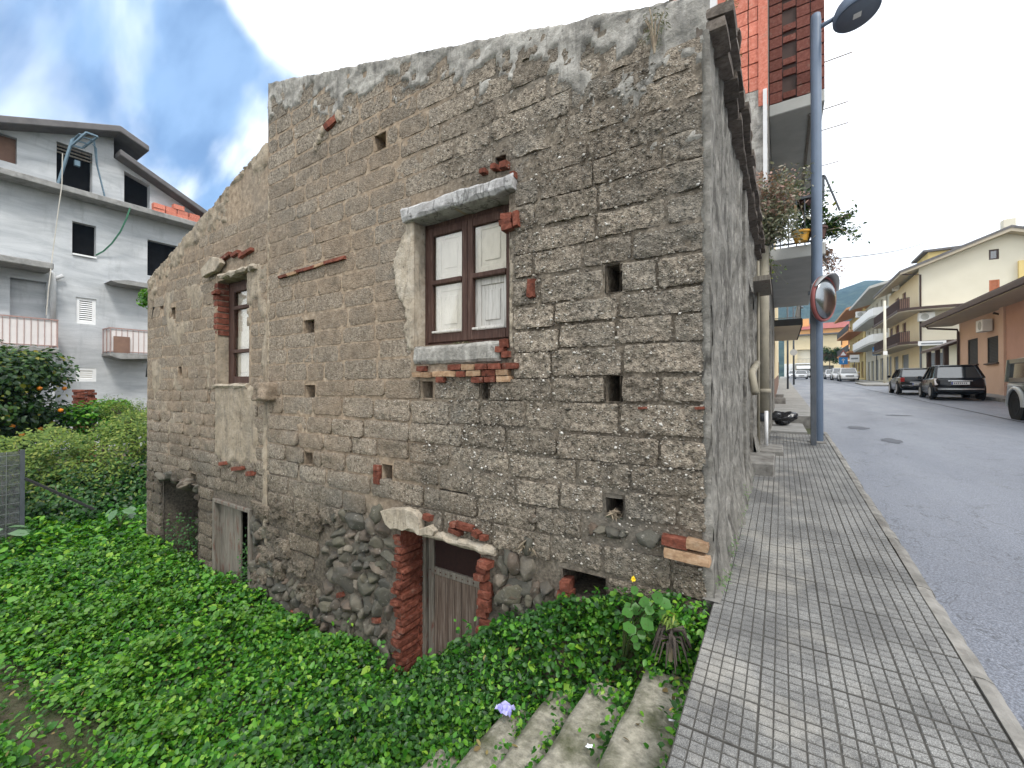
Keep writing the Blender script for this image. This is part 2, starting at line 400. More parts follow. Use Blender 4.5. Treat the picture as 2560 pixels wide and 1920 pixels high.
def grey_render():
    g = G('grey_render_coat')
    v = g.mapping((.7, .35, 1.6))
    col = g.ramp(g.noise(1.6, 8, .66, v, .7), [(.30, (.36, .375, .39)), (.5, (.485, .50, .51)), (.72, (.60, .61, .62))])
    col = g.mix(g.ramp(g.noise(.55, 6, .6), [(.46, 0), (.75, .6)]), col, (.33, .34, .35, 1))
    col = g.mix(g.ramp(g.noise(2.4, 6, .7, g.mapping((1, 1, .22))), [(.56, 0), (.72, .5)]), col, (.27, .275, .28, 1))
    return g.done(col, .9, g.bump(g.noise(14, 6, .65, v), .4, .02), spec=.2)
M['grey_render'] = grey_render()
def tile_mat():
    g = G('pavement_tile')
    sp = g.ramp(g.noise(260, 3, .7), [(.34, (.075, .074, .071)), (.50, (.182, .180, .173)), (.66, (.37, .366, .352))])
    xyz = g.n('ShaderNodeSeparateXYZ'); g.l(g.pos(), xyz.inputs[0])
    st = g.mix(g.ramp(g.noise(1.9, 7, .66), [(.42, 0), (.58, .9)]), sp, g.mix(1.0, sp, (.55, .55, .56, 1), 'MULTIPLY'))
    warm = g.math('MULTIPLY', g.step(xyz.outputs[0], .42, .05), g.ramp(g.noise(3.1, 5, .6), [(.50, 0), (.66, .5)]))
    st = g.mix(warm, st, g.mix(.5, sp, (.47, .435, .37, 1)))
    st = g.vary(st, g.rnd(), .05)
    return g.done(st, g.ramp(g.noise(3, 4), [(.3, .5), (.7, .75)]), g.bump(g.noise(210, 4, .7), .5, .003), spec=.35)
M['tile'] = tile_mat()
M['groove'] = mat('groove_dirt', (.085, .081, .073), (.05, .047, .042), 30, .95)
M['walk'] = mat('far_pavement', (.30, .295, .28), (.22, .215, .205), 5, .8, .3, 90, .004, stain=((.17, .165, .155), 1.4, .5, .72))
M['kerb'] = mat('kerb_stone', (.27, .258, .238), (.115, .11, .10), 7, .9, .6, 45, .012, rnd=.12, stain=((.11, .10, .09), 3, .52, .66))
def asphalt():
    g = G('asphalt')
    ag = g.ramp(g.noise(95, 4, .8), [(.34, (.062, .068, .084)), (.5, (.150, .162, .195)), (.66, (.30, .32, .37))])
    n_ = g.noise(.9, 5, .65, None, .6); cr = g.math('ABSOLUTE', g.math('SUBTRACT', n_, .5)); ag = g.mix(g.math('MULTIPLY', g.step(cr, .006, .001), .6), ag, (.045, .047, .052, 1))
    ag = g.mix(g.ramp(g.noise(.8, 6, .6, g.mapping((1, .25, 1))), [(.42, 0), (.7, .6)]), ag, g.mix(1.0, ag, (.62, .63, .66, 1), 'MULTIPLY'))
    ag = g.mix(g.ramp(g.noise(7, 5, .7), [(.58, 0), (.70, .3)]), ag, (.20, .205, .22, 1))
    return g.done(ag, g.ramp(g.noise(1.1, 5, .6, g.mapping((1, .3, 1))), [(.3, .42), (.7, .62)]), g.bump(g.noise(170, 4, .7), .7, .006), spec=.55)
M['asphalt'] = asphalt()
M['soil'] = mat('soil', (.135, .108, .078), (.060, .048, .033), 8, .95, .8, 30, .03, stain=((.05, .06, .025), 1.6, .48, .62))
M['grass'] = mat('terrain', (.075, .085, .04), (.045, .05, .028), .4, .95)
M['pole'] = mat('blue_grey_paint', (.125, .165, .230), (.10, .135, .19), 3, .45, .12, 60, .002, spec=.4)
M['pole_dark'] = mat('dark_galvanised', (.085, .095, .110), (.055, .062, .072), 6, .5, .15, 40, .002, spec=.4)
M['metal'] = mat('steel', (.32, .33, .34), (.24, .25, .26), 8, .4, metal=.6)
M['railpaint'] = mat('faded_railing_paint', (.40, .27, .24), (.30, .19, .165), 12, .8)
M['rust'] = mat('rusty_iron', (.13, .055, .035), (.06, .03, .022), 18, .85, .3, 80, .002)
M['red_plastic'] = mat('faded_red_plastic', (.30, .095, .088), (.23, .075, .07), 6, .5)
M['mirror'] = mat('mirror_glass', (.30, .315, .325), (.22, .235, .245), 3, .2, metal=1.0, stain=((.30, .31, .31), 5, .55, .75))
M['visor'] = mat('grey_visor', (.42, .42, .42), (.33, .33, .33), 5, .55)
M['cream'] = mat('cream_wall', (.72, .60, .39), (.66, .55, .35), .7, .88, .1, 30, .004)
M['pale_cream'] = mat('pale_cream_wall', (.66, .62, .51), (.61, .57, .46), .7, .88)
M['yellow'] = mat('yellow_wall', (.70, .55, .24), (.62, .48, .20), .7, .88)
M['orange'] = mat('orange_wall', (.74, .40, .16), (.66, .34, .13), .7, .88)
M['pink'] = mat('pink_wall', (.62, .43, .33), (.56, .385, .29), 1.2, .9, .3, 40, .006)
M['pinkd'] = mat('shaded_pink_wall', (.52, .31, .24), (.46, .27, .205), 1.2, .9, .3, 40, .006)  # darker copy of pink: the porch wall's shade is put into the colour
M['btrim'] = mat('brown_trim', (.075, .045, .035), (.055, .033, .027), 3, .6)
M['soffit'] = mat('soffit', (.46, .40, .31), (.40, .35, .27), 1, .85)
M['osoffit'] = mat('orange_soffit', (.52, .26, .12), (.45, .22, .10), 1, .85)
M['gsoffit'] = mat('grey_soffit', (.48, .48, .455), (.38, .38, .36), 2, .9, .3, 12, .01)
M['shutter'] = mat('brown_shutter', (.13, .055, .035), (.10, .04, .026), 4, .65)
M['oshutter'] = mat('orange_shutter', (.42, .145, .07), (.36, .12, .055), 4, .65)
M['dshutter'] = mat('dark_shutter', (.045, .04, .035), (.03, .027, .024), 4, .65)
M['gshutter'] = mat('grey_roller', (.20, .215, .235), (.16, .175, .19), 4, .5)
M['whitep'] = mat('white_paint', (.80, .80, .79), (.72, .72, .71), 3, .6)
M['palerail'] = mat('pale_panel', (.72, .68, .66), (.64, .60, .58), 3, .7)
M['pinkrail'] = mat('rusty_pink_panel', (.60, .36, .29), (.50, .28, .22), 3, .7)
M['brownboard'] = mat('brown_board', (.23, .14, .10), (.17, .10, .075), 4, .8)
M['roof_tile'] = brick_mat('clay_roof_tile', (.09, .065, .05), (.17, .125, .10), (.25, .19, .155))
M['roofdark'] = mat('grey_roofing', (.16, .15, .15), (.11, .105, .105), 4, .85)
M['redroof'] = mat('red_roof', (.32, .10, .085), (.25, .075, .065), 2, .85)
M['pipe'] = mat('old_pipe', (.30, .27, .205), (.20, .18, .14), 6, .7, .2, 40, .004)
M['pvc'] = mat('white_pvc', (.66, .66, .66), (.56, .56, .56), 6, .5)
M['plastic_y'] = mat('yellow_plastic', (.62, .33, .05), (.52, .27, .04), 4, .5)
M['plastic_b'] = mat('brown_plastic', (.11, .055, .045), (.08, .04, .035), 4, .5)
M['lampglass'] = mat('lamp_underside', (.13, .155, .20), (.11, .13, .17), 3, .55)
M['bag'] = mat('black_plastic', (.014, .014, .016), (.01, .01, .011), 4, .22, .5, 18, .02, spec=.6)
M['green_rope'] = mat('green_hose', (.05, .17, .10), (.04, .13, .08), 3, .6)
M['cable'] = mat('black_cable', (.02, .02, .02), (.015, .015, .015), 3, .7)
M['bluemetal'] = mat('blue_painted_steel', (.16, .24, .30), (.10, .15, .19), 9, .55, .2, 60, .002)
M['ropew'] = mat('pale_rope', (.50, .47, .42), (.40, .38, .33), 9, .9)
M['bark'] = mat('bark', (.13, .10, .075), (.07, .055, .04), 12, .95, .7, 30, .01)
M['tyre'] = mat('tyre', (.018, .018, .018), (.012, .012, .012), 8, .85)
M['rim'] = mat('alloy', (.45, .46, .47), (.36, .37, .38), 5, .35, metal=.7)
M['chrome'] = mat('chrome', (.70, .71, .72), (.6, .61, .62), 5, .15, metal=1)
M['plate'] = mat('number_plate', (.72, .73, .74), (.66, .67, .68), 5, .4)
M['plateb'] = mat('plate_blue', (.03, .07, .35), (.03, .06, .3), 5, .4)
M['lampw'] = mat('clear_tail_lamp', (.72, .70, .70), (.6, .56, .56), 8, .15, spec=.6)
M['lampr'] = mat('red_tail_lamp', (.35, .015, .012), (.25, .01, .01), 8, .15, spec=.6)
def paint(name, c, rough=.22):
    g = G(name); g.done((*c, 1), rough, spec=.3); g.bsdf.inputs['Coat Weight'].default_value = .6 if c[0] > .05 else .15; g.bsdf.inputs['Coat Roughness'].default_value = .05; return g.m
M['p_black'] = paint('black_car_paint', (.004, .005, .008))
M['p_grey'] = paint('dark_grey_car_paint', (.012, .013, .015))
M['p_white'] = paint('white_car_paint', (.74, .75, .77))
M['p_green'] = paint('grey_green_jeep_paint', (.115, .125, .105), .35)
M['p_silver'] = paint('silver_paint', (.42, .43, .42), .35)
M['signb'] = mat('blue_sign', (.03, .22, .55), (.03, .2, .5), 3, .4)
M['signw'] = mat('white_sign', (.75, .76, .77), (.7, .71, .72), 3, .4)
M['leaf'] = leaf_mat('ground_cover_leaf', [(0, (.012, .052, .006)), (.3, (.028, .125, .011)), (.62, (.070, .235, .019)), (.86, (.145, .34, .028)), (1, (.27, .42, .05))])
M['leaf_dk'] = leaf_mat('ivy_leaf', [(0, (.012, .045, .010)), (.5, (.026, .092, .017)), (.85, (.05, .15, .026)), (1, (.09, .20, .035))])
M['leaf_lt'] = leaf_mat('light_leaf', [(0, (.045, .14, .016)), (.5, (.075, .20, .022)), (1, (.14, .27, .035))])
M['leaf_yl'] = leaf_mat('yellow_green_leaf', [(0, (.055, .105, .018)), (.4, (.11, .175, .028)), (.8, (.19, .25, .045)), (1, (.30, .31, .08))], .6)
M['leaf_tree'] = leaf_mat('citrus_leaf', [(0, (.010, .030, .008)), (.45, (.020, .058, .014)), (.8, (.04, .095, .020)), (.93, (.10, .15, .025)), (1, (.28, .22, .03))])
M['leaf_grey'] = leaf_mat('grey_leaf', [(0, (.08, .09, .06)), (.5, (.17, .175, .125)), (1, (.34, .28, .25))], .7, .15)
M['leaf_pink'] = leaf_mat('pinkish_bract', [(0, (.16, .10, .09)), (.5, (.30, .17, .16)), (1, (.46, .28, .27))], .7, .2)
M['leaf_arum'] = leaf_mat('arum_leaf', [(0, (.07, .15, .07)), (1, (.13, .22, .12))], .3, .15, .5)
M['dry'] = mat('dry_stems', (.30, .25, .18), (.18, .14, .10), 10, .9, isl=.3)
M['orange_fruit'] = mat('orange_fruit', (.70, .24, .02), (.6, .18, .015), 9, .45)
M['flower'] = mat('yellow_petal', (.85, .62, .02), (.75, .5, .02), 9, .6)
M['paper'] = mat('paper', (.76, .77, .80), (.68, .69, .74), 9, .7)
M['purple'] = mat('purple_wrapper', (.26, .24, .62), (.5, .5, .75), 30, .4)
M['filter'] = mat('cigarette_filter', (.62, .36, .13), (.55, .3, .1), 9, .8)
def hill_mat():
    g = G('wooded_hill')
    c = g.ramp(g.noise(.05, 8, .72), [(.34, (.010, .024, .020)), (.5, (.030, .056, .040)), (.64, (.07, .095, .062)), (.82, (.14, .135, .10))])  # greens tinted blue, so part of the distance haze sits in the colour
    return g.done(c, .95, g.bump(g.noise(.09, 6, .7), .9, 9), spec=.05)
M['hill'] = hill_mat()
# ------------------------------------------------------------------ leaves
def unit(v): return v/np.maximum(np.linalg.norm(v, axis=1, keepdims=True), 1e-9)
LEAF = {
 'ovate': (np.array([(0,0,0),(.26,.27,.05),(.62,.27,.03),(1,0,-.10),(.62,-.27,.03),(.26,-.27,.05),(.30,0,-.01),(.65,0,-.03)]),
           np.array([(0,6,1),(1,6,2),(6,7,2),(2,7,3),(0,5,6),(5,4,6),(6,4,7),(4,3,7)])),
 'round': (np.array([(0,0,0),(.12,.42,.06),(.62,.46,.03),(1,0,-.06),(.62,-.46,.03),(.12,-.42,.06),(.30,0,-.03),(.65,0,-.03)]),
           np.array([(0,6,1),(1,6,2),(6,7,2),(2,7,3),(0,5,6),(5,4,6),(6,4,7),(4,3,7)])),
 'dia': (np.array([(0,0,0),(.5,.24,.05),(1,0,-.06),(.5,-.24,.05)]), np.array([(0,2,1),(0,3,2)])),
 'lance': (np.array([(0,0,0),(.5,.085,.02),(1,0,-.12),(.5,-.085,.02)]), np.array([(0,2,1),(0,3,2)])),
}
def leaves(name, P, N, S, m, shape='ovate', parent=None, kind=None, world=True):
    T, F = LEAF[shape]; n = len(P); k = len(T)
    N = unit(np.asarray(N, float)); r = RNG.normal(size=(n, 3)); d = unit(r-(r*N).sum(1, keepdims=True)*N); b = np.cross(N, d)
    S = np.asarray(S)[:, None, None]
    t = T[None]-np.array([.4, 0, 0])
    V = np.asarray(P)[:, None, :]+S*(t[:, :, 0:1]*d[:, None, :]+t[:, :, 1:2]*b[:, None, :]+t[:, :, 2:3]*N[:, None, :])
    V = V.reshape(-1, 3)
    FF = (F[None]+(np.arange(n)*k)[:, None, None]).reshape(-1, 3)
    if parent is not None and world: V = V-np.array(wl(parent))
    o = link(name, np_mesh(V, FF, m), parent)
    if kind: o['kind'] = kind
    return o
def clump_pts(c, r, n, shell=.55):
    """n points in an ellipsoid volume, denser near its skin, normals leaning outwards and up"""
    u = unit(RNG.normal(size=(n, 3))); rad = (shell+(1-shell)*RNG.random((n, 1)))
    p = np.array(c)+u*rad*np.array(r)
    nn = unit(u*.8+np.array([0, 0, .7])+RNG.normal(size=(n, 3))*.45)
    return p, nn

# ------------------------------------------------------------------ generic gridded sheet
def sheet(a, b, pos, keep, name, m, parent, taper=None, smooth=True, kind=None):
    na, nb = len(a), len(b); V = []
    K = [[keep((a[i]+a[i+1])/2, (b[j]+b[j+1])/2) for j in range(nb-1)] for i in range(na-1)]
    for i in range(na):
        for j in range(nb):
            p = pos(a[i], b[j])
            if taper is not None:
                nbr = [K[x][y] if 0 <= x < na-1 and 0 <= y < nb-1 else False for x in (i-1, i) for y in (j-1, j)]
                if any(nbr) and not all(nbr): p = taper(p)
            V.append(p)
    F = [(i*nb+j, (i+1)*nb+j, (i+1)*nb+j+1, i*nb+j+1) for i in range(na-1) for j in range(nb-1) if K[i][j]]
    used = sorted({i for f in F for i in f}); mp_ = {o: n for n, o in enumerate(used)}
    V = np.array([V[i] for i in used]); F = np.array([[mp_[i] for i in f] for f in F])
    if parent is not None: V = V-np.array(wl(parent))
    o = link(name, np_mesh(V, F, m, smooth=smooth), parent)
    if kind: o['kind'] = kind
    return o
def lines(x0, x1, step, extra=()):
    xs = list(np.linspace(x0, x1, max(2, int(round((x1-x0)/step))+1)))
    for e in extra:
        if x0 < e < x1:
            i = min(range(len(xs)), key=lambda k: abs(xs[k]-e))
            if abs(xs[i]-e) < step*.45 and 0 < i < len(xs)-1: xs[i] = e
            else: xs.append(e)
    return sorted(set(xs))
def rect(px0, py0, px1, py1):
    x0 = w(px0, py0)[0]; x1 = w(px1, py0)[0]; c = (px0+px1)/2
    return (x0, x1, w(c, py1)[1], w(c, py0)[1])

# ------------------------------------------------------------------ THE OLD HOUSE, taller half
XL, XR, XE = -5.44, -.37, -9.49
def roof_t(x): return EYE+2.38-.283*(x-XR)
def roof_l(x): return EYE+3.06+.297*(x+5.53)
house = thing('stone_house', 'tall abandoned gable house of pebbly concrete blocks standing at the pavement', 'house', (XR, WY, 0))
WIN = (-2.86, -1.815, 1.77, 2.93)
CEL = (-3.03, -2.10, -1.75, .05)
HOLES = [rect(*r) for r in ((1311,571,1338,631),(1311,812,1338,868),(1307,1068,1344,1114),(656,691,678,725),(660,832,680,862),(658,976,675,1004),
                            (808,287,832,320),(912,824,934,862),(1040,826,1054,862),(826,1004,847,1041),(688,1106,711,1134),(1070,335,1092,368),(950,1060,1010,1070))]
CAVE = rect(1214, 1238, 1306, 1300)
OPEN = [WIN, CEL, CAVE]+HOLES
def beige(x, z):
    return sm((-1.9-x+.5*fbm(x*1.3, z*1.3, 3))/.7)*sm((z-.9+.35*fbm(x, z, 9))/.7)
def rubble(x, z):
    n = .16*fbm(x*1.4, z*1.4, 5)
    if x < -4.25: return z < -.75+n*1.5
    if x < -1.75: return z < .16+n
    return z < -.02+n+(-.18 if x > -1.2 else 0)
def depth(x, z):
    b = beige(x, z)
    d = (.003+(.013+.010*sm((2.4-z)/.5))*(1-.75*sm((z-2.5)/.9)*sm((x+3.6)/.8))*min(1, max(0, .5+1.1*fbm(x*2.3, z*2.3, 44))))*(1-b)+.0035*b
    if rubble(x, z): d = .020+.02*fbm(x*6, z*6, 9)
    return d+fbm(x*9, z*9, 1)*(.008*(1-b)+.005*b)+fbm(x*30, z*30, 2)*.003
def hole_keep(lst, roof):
    def k(x, z):
        if z > roof(x): return False
        return not any(a < x < b and c < z < d for a, b, c, d in lst)
    return k
def mortar(name, parent, x0, x1, z0, lst, roof, step=.05):
    xs = lines(x0, x1, step, [v for h in lst for v in h[:2]]); zt = max(roof(x0), roof(x1))
    zs = lines(z0, zt+.1, step, [v for h in lst for v in h[2:]])
    def pos(x, z):
        r = roof(x)+.02*fbm(x*6, 3.3, 1)-.005
        return (x, WY+depth(x, z), min(z, r))
    return sheet(xs, zs, pos, hole_keep(lst, lambda x: roof(x)+.03), name, M['mortar'], parent)
mortar('wall', house, XL, XR+.0, -1.8, OPEN, roof_t)

def pocket(name, h, d, m, parent, wob=0):
    x0, x1, z0, z1 = h; y0 = WY-.0; y1 = WY+d; b = MB()
    b.quad((x0,y0,z0),(x0,y1,z0),(x0,y1,z1),(x0,y0,z1)); b.quad((x1,y0,z0),(x1,y1,z0),(x1,y1,z1),(x1,y0,z1))
    b.quad((x0,y0,z0),(x1,y0,z0),(x1,y1,z0),(x0,y1,z0)); b.quad((x0,y0,z1),(x1,y0,z1),(x1,y1,z1),(x0,y1,z1))
    b.quad((x0,y1,z0),(x1,y1,z0),(x1,y1,z1),(x0,y1,z1))
    return b.build(name, m, parent, fix=False)
for h in HOLES: pocket('putlog_hole', (h[0]-.004, h[1]+.004, h[2]-.004, h[3]+.004), .8, M['mortar'], house)
pocket('wall_cavity', (CAVE[0]-.01, CAVE[1]+.01, CAVE[2]-.01, CAVE[3]+.01), .9, M['mortar'], house)

def rough(x, z, seed, amp, fine):
    """height of a weathered cast block: lumps, pebbles standing out of the matrix, pits"""
    y = amp*fbm(x*6+seed*3.1, z*6, seed, 3)
    if fine:
        d = mn.voronoi(Vector((x*44+seed*5.3, z*52, seed)))[0]
        pb = max(0, 1-d[0]/.62)
        y -= amp*.55*pb*(1 if mn.cell(Vector((x*44+seed*5.3, z*52, seed))) > -.4 else .3)
        y += amp*.5*fbm(x*33+seed, z*33, seed+9, 2)
        y += amp*1.2*max(0, fbm(x*13+seed, z*13, seed+4, 2)-.28)
    else: y += amp*.5*fbm(x*26+seed, z*26, seed+9, 2)
    return y
def block_mesh(bw, bh, amp, seed, soft, g=.03):
    nx = max(2, int(bw/g)); nz = max(2, int(bh/g)); fine = g < .025
    xs = np.linspace(-bw/2, bw/2, nx+1); zs = np.linspace(-bh/2, bh/2, nz+1)
    V = []; A, B = len(xs), len(zs)
    for i, x in enumerate(xs):
        for j, z in enumerate(zs):
            ei = i in (0, A-1); ej = j in (0, B-1)
            y = rough(x, z, seed, amp, fine)
            q = x; s = z
            c = max(0, .022-(bw/2-abs(x))) + max(0, .022-(bh/2-abs(z)))
            y += c*.35*soft+(max(0, c-.024)*1.2)
            if ei: q -= (1 if x > 0 else -1)*(.004+.009*abs(fbm(z*17+seed, x*9, 4, 3)))
            if ej: s -= (1 if z > 0 else -1)*(.003+.008*abs(fbm(x*15+seed, z*9, 7, 3)))
            if ei and ej: q *= 1-.014/bw*2; s *= 1-.012/bh*2
            V.append((q, y, s))
    F = [(i*B+j, (i+1)*B+j, (i+1)*B+j+1, i*B+j+1) for i in range(A-1) for j in range(B-1)]
    ring = [i*B for i in range(A)]+[(A-1)*B+j for j in range(1, B)]+[i*B+B-1 for i in range(A-2, -1, -1)]+[j for j in range(B-2, 0, -1)]
    b0 = len(V)
    for r in ring: V.append(V[r])
    b1 = len(V)
    for r in ring: V.append((V[r][0], .075, V[r][2]))
    n = len(ring)
    F += [(b0+k, b1+k, b1+(k+1) % n, b0+(k+1) % n) for k in range(n)]
    me = bpy.data.meshes.new('block'); me.from_pydata(V, [], F); me.materials.append(M['block'])
    me.polygons.foreach_set('use_smooth', [True]*len(F)); me.update(); return me

def lay(courses, xl, xr, openings, roof, skip, seed, length=(.40, .50), trim=.10):
    R = random.Random(seed); out = []
    for ci in range(len(courses)-1):
        z0, z1 = courses[ci], courses[ci+1]; zc = (z0+z1)/2
        cuts = sorted((a-.012, b+.012) for a, b, c, d in openings if min(d, z1)-max(c, z0) > .35*(z1-z0))
        free = [(xl, xr)]
        for a, b in cuts:
            nf = []
            for p, q in free:
                if b <= p or a >= q: nf.append((p, q)); continue
                if a > p: nf.append((p, a))
                if b < q: nf.append((b, q))
            free = nf
        for p, q in free:
            if q-p < .07: continue
            x = q; first = (ci % 2 == 0)
            while x-p > .05:
                l = R.uniform(*length)*(.55 if first and q == xr else 1)*R.choice((1, 1, 1.2, .78, 1.5, 1)); first = False
                if x-l-p < .16: l = x-p
                g = R.uniform(.005, .024)
                bx0, bx1 = x-l+g/2, x-g/2; xc = (bx0+bx1)/2
                wz = .022*fbm(xc*.8, ci*.35, 17); top = z1-R.uniform(.003, .014)+wz; bot = z0+R.uniform(.001, .009)+wz
                rt = min(roof(bx0), roof(bx1))-trim
                if bx1-bx0 > .05 and bot < rt-.05 and not skip(xc, zc):
                    out.append((xc, (min(top, rt)+bot)/2, bx1-bx0, min(top, rt)-bot, R.random()))
                x -= l
    return out
rel = [-2.1, -1.92, -1.72, -1.51, -1.30, -1.09, -.895, -.70, -.518, -.329, -.114, .065, .273, .455, .629, .832, 1.018, 1.202, 1.405, 1.60, 1.78, 1.97, 2.15, 2.33, 2.52, 2.71, 2.90, 3.09, 3.28, 3.47, 3.66]
WINP = (WIN[0]-.02, WIN[1]+.03, WIN[2]-.26, WIN[3]+.14)
CELP = (CEL[0]-.14, CEL[1]+.16, CEL[2], CEL[3]+.10)
BRK = [rect(1432, 1152, 1532, 1214), rect(1260, 1135, 1428, 1182)]
spots = lay([EYE+r for r in rel], XL, XR, [WINP, CELP, CAVE]+HOLES+BRK, roof_t, lambda x, z: rubble(x, z), 5, (.42, .54), trim=.03)
def near(s): return -sqrt(s[0]**2+(WY)**2+(s[1]-EYE)**2)
def put_blocks(spots, parent, amp, limit):
    spots = sorted(spots, key=near, reverse=True)
    for i, (x, z, bw, bh, r) in enumerate(spots[:limit]):
        bg_ = beige(x, z)
        dist = -near((x, z)); o = link('block', block_mesh(bw, bh, (.013 if r < .6 else .020)*(1-.78*bg_)*amp, i*1.37+r, (.5-.4*bg_)*(1-.55*sm((z-2.5)/.9)), .0125 if dist < 3.5 else .02 if dist < 4.6 else .032), parent)
        o.location = Vector((x, WY-(.001+.012*r)*(1-.9*bg_)*(1-.7*sm((z-2.5)/.9)), z))-wl(parent)
        o.rotation_euler = (0, random.uniform(-.008, .008), 0)
    if len(spots) > limit:
        b = MB()
        for (x, z, bw, bh, r) in spots[limit:]: b.box(x-bw/2, x+bw/2, WY-.006, WY+.06, z-bh/2, z+bh/2)
        b.build('blocks', M['block'], parent, kind='stuff', bevel=.012)
put_blocks(spots, house, 1.0, 278)
print('blocks tall', len(spots))

# loose pebbles standing out of the weathered blocks
def pebbles(n, x0, x1, z0, z1, parent, skip, s0=.005, s1=.015):
    P = []
    while len(P) < n:
        x = random.uniform(x0, x1); z = random.uniform(z0, z1)
        if skip(x, z) or any(a-.02 < x < b+.02 and c-.02 < z < d+.02 for a, b, c, d in OPEN+[WINP, CELP]): continue
        if fbm(x*1.5, z*1.5, 20)+random.uniform(-.5, .5) < -.05: continue
        P.append((x, z))
    n = len(P); P = np.array(P)
    T = np.array([(1,0,0),(-1,0,0),(0,1,0),(0,-1,0),(0,0,1),(0,0,-1)], float)
    F = np.array([(0,2,4),(2,1,4),(1,3,4),(3,0,4),(2,0,5),(1,2,5),(3,1,5),(0,3,5)])
    s = s0+(s1-s0)*RNG.random((n, 1, 1))**2.2
    sc = np.stack([RNG.uniform(.8, 1.5, n), RNG.uniform(.5, .8, n), RNG.uniform(.6, 1.0, n)], 1)[:, None, :]
    a = RNG.uniform(-.7, .7, n); c, q = np.cos(a), np.sin(a)
    L = T[None]*sc*s
    X = L[:, :, 0]*c[:, None]-L[:, :, 2]*q[:, None]; Z = L[:, :, 0]*q[:, None]+L[:, :, 2]*c[:, None]
    V = np.stack([P[:, 0:1]+X, WY-.012+RNG.uniform(-.010, .006, n)[:, None]+L[:, :, 1], P[:, 1:2]+Z], 2).reshape(-1, 3)-np.array(wl(parent))
    FF = (F[None]+(np.arange(n)*6)[:, None, None]).reshape(-1, 3)
    link('pebbles', np_mesh(V, FF, M['pebble'], smooth=True), parent)['kind'] = 'stuff'
pebbles(4200, -2.75, XR-.01, .15, 3.5, house, lambda x, z: beige(x, z) > .5 or z > roof_t(x)-.35)

# bricks
BRV = []
for k in range(5):
    b = MB().box(-.5, .5, -.5, .5, -.5, .5); me = b.mesh(M['brick'])
    bm = bmesh.new(); bm.from_mesh(me); bmesh.ops.subdivide_edges(bm, edges=bm.edges, cuts=1, use_grid_fill=True)
    for v in bm.verts:
        r = max(abs(v.co.x), abs(v.co.y), abs(v.co.z)); c = sum(abs(t) > .45 for t in v.co)
        if c == 3: v.co *= .95
        elif c == 2: v.co *= .988
        v.co += Vector((random.uniform(-.02, .02), random.uniform(-.02, .02), random.uniform(-.045, .045)))
    bm.to_mesh(me); bm.free(); BRV.append(me)
BRT = []
for me in BRV:
    t = me.copy(); t.materials[0] = M['tanbrick']; BRT.append(t)
BRE = []
for me in BRV:
    t = me.copy(); t.materials[0] = M['eavebrick']; BRE.append(t)
def brick(parent, x, y, z, l, d, h, rot=(0, 0, 0), tan=False, name='brick'):
    o = link(name, random.choice(BRT if tan else BRV), parent); o.location = Vector((x, y, z))-wl(parent)
    o.scale = (l, d, h); o.rotation_euler = rot; return o
# rubble stones of the footing
STV = []
for k in range(12):
    me = MB().ball((0, 0, 0), 1, 3, (1, 1, 1), .45, k).mesh(M['stone'], smooth=True)
    RR = random.Random(k)                          # split faces: cut flat by a few planes
    for _ in range(9):
        nn = Vector((RR.gauss(0, 1), RR.gauss(0, 1), RR.gauss(0, 1))).normalized(); lim = RR.uniform(.55, .85)
        for v in me.vertices:
            dd = v.co.dot(nn)
            if dd > lim: v.co -= nn*(dd-lim)
    me.update(); STV.append(me)
def stone(parent, x, z, a, b, d=.07, y=0, rot=None):
    o = link('stone', random.choice(STV), parent)
    o.location = Vector((x, WY+y, z))-wl(parent); o.scale = (a*1.28, d, b*1.28)
    o.rotation_euler = (random.uniform(-.25, .25), rot if rot is not None else random.uniform(-.5, .5), random.uniform(-.3, .3)); return o
R2 = random.Random(3); z = -1.3; ns = 0
while z < .22:
    h = R2.uniform(.07, .17); x = XL+.02
    while x < -.75:
        l = R2.choice((R2.uniform(.06, .13), R2.uniform(.12, .22), R2.uniform(.18, .31))); xc = x+l/2; zc = z+h/2+R2.uniform(-.03, .03)
        gz0 = -1.28 if xc < -3.2 else -1.1
        free = not any(a-.02 < xc < b+.02 and c-.05 < zc < d+.03 for a, b, c, d in OPEN+[(CEL[0]-.13, CEL[1]+.13, CEL[2], CEL[3]+.13)]+BRK)
        if free and rubble(xc, zc) and rubble(xc, zc+h*.3) and zc > gz0+(.75 if xc > -1.9 else 0) and ns < 300:
            if R2.random() < .93: stone(house, xc, zc, l/2*R2.uniform(.85, 1.12), h/2*R2.uniform(.88, 1.28), .08, R2.uniform(.022, .048)); ns += 1
            elif R2.random() < .3: brick(house, xc, WY+.04, zc, min(l, .14)*.8, .1, min(h, .06)*.8, (0, R2.uniform(-.4, .4), 0))
        x += l
    z += h*.93
for px, py, a, b in ((1298,1143,.05,.022),(1325,1150,.055,.03),(1280,1140,.025,.035),(1400,1163,.075,.05),(1228,884,.02,.008),(1345,1152,.03,.02),(1140,1180,.06,.06),(1110,1215,.08,.09),(1100,1290,.10,.08),(1155,1120,.05,.03)):
    x, zz = w(px, py); stone(house, x, zz, a, b, .05, -.0)
print('stones', ns)
for k in range(17):                               # heavy lumps of the old cast footing
    x = -5.62+1.75*((k*.618) % 1)+ru(-.05, .05); z = -.98+1.0*k/17+ru(-.06, .06)
    if z < -.25-.5*(x+5.62) or z > -.2:
        o = link('block', block_mesh(ru(.26, .46), ru(.15, .24), .055, 50+k*1.9, .8, .02), house); o.location = Vector((x, WY-.03, z))-wl(house); o.rotation_euler = (0, ru(-.15, .15), 0)

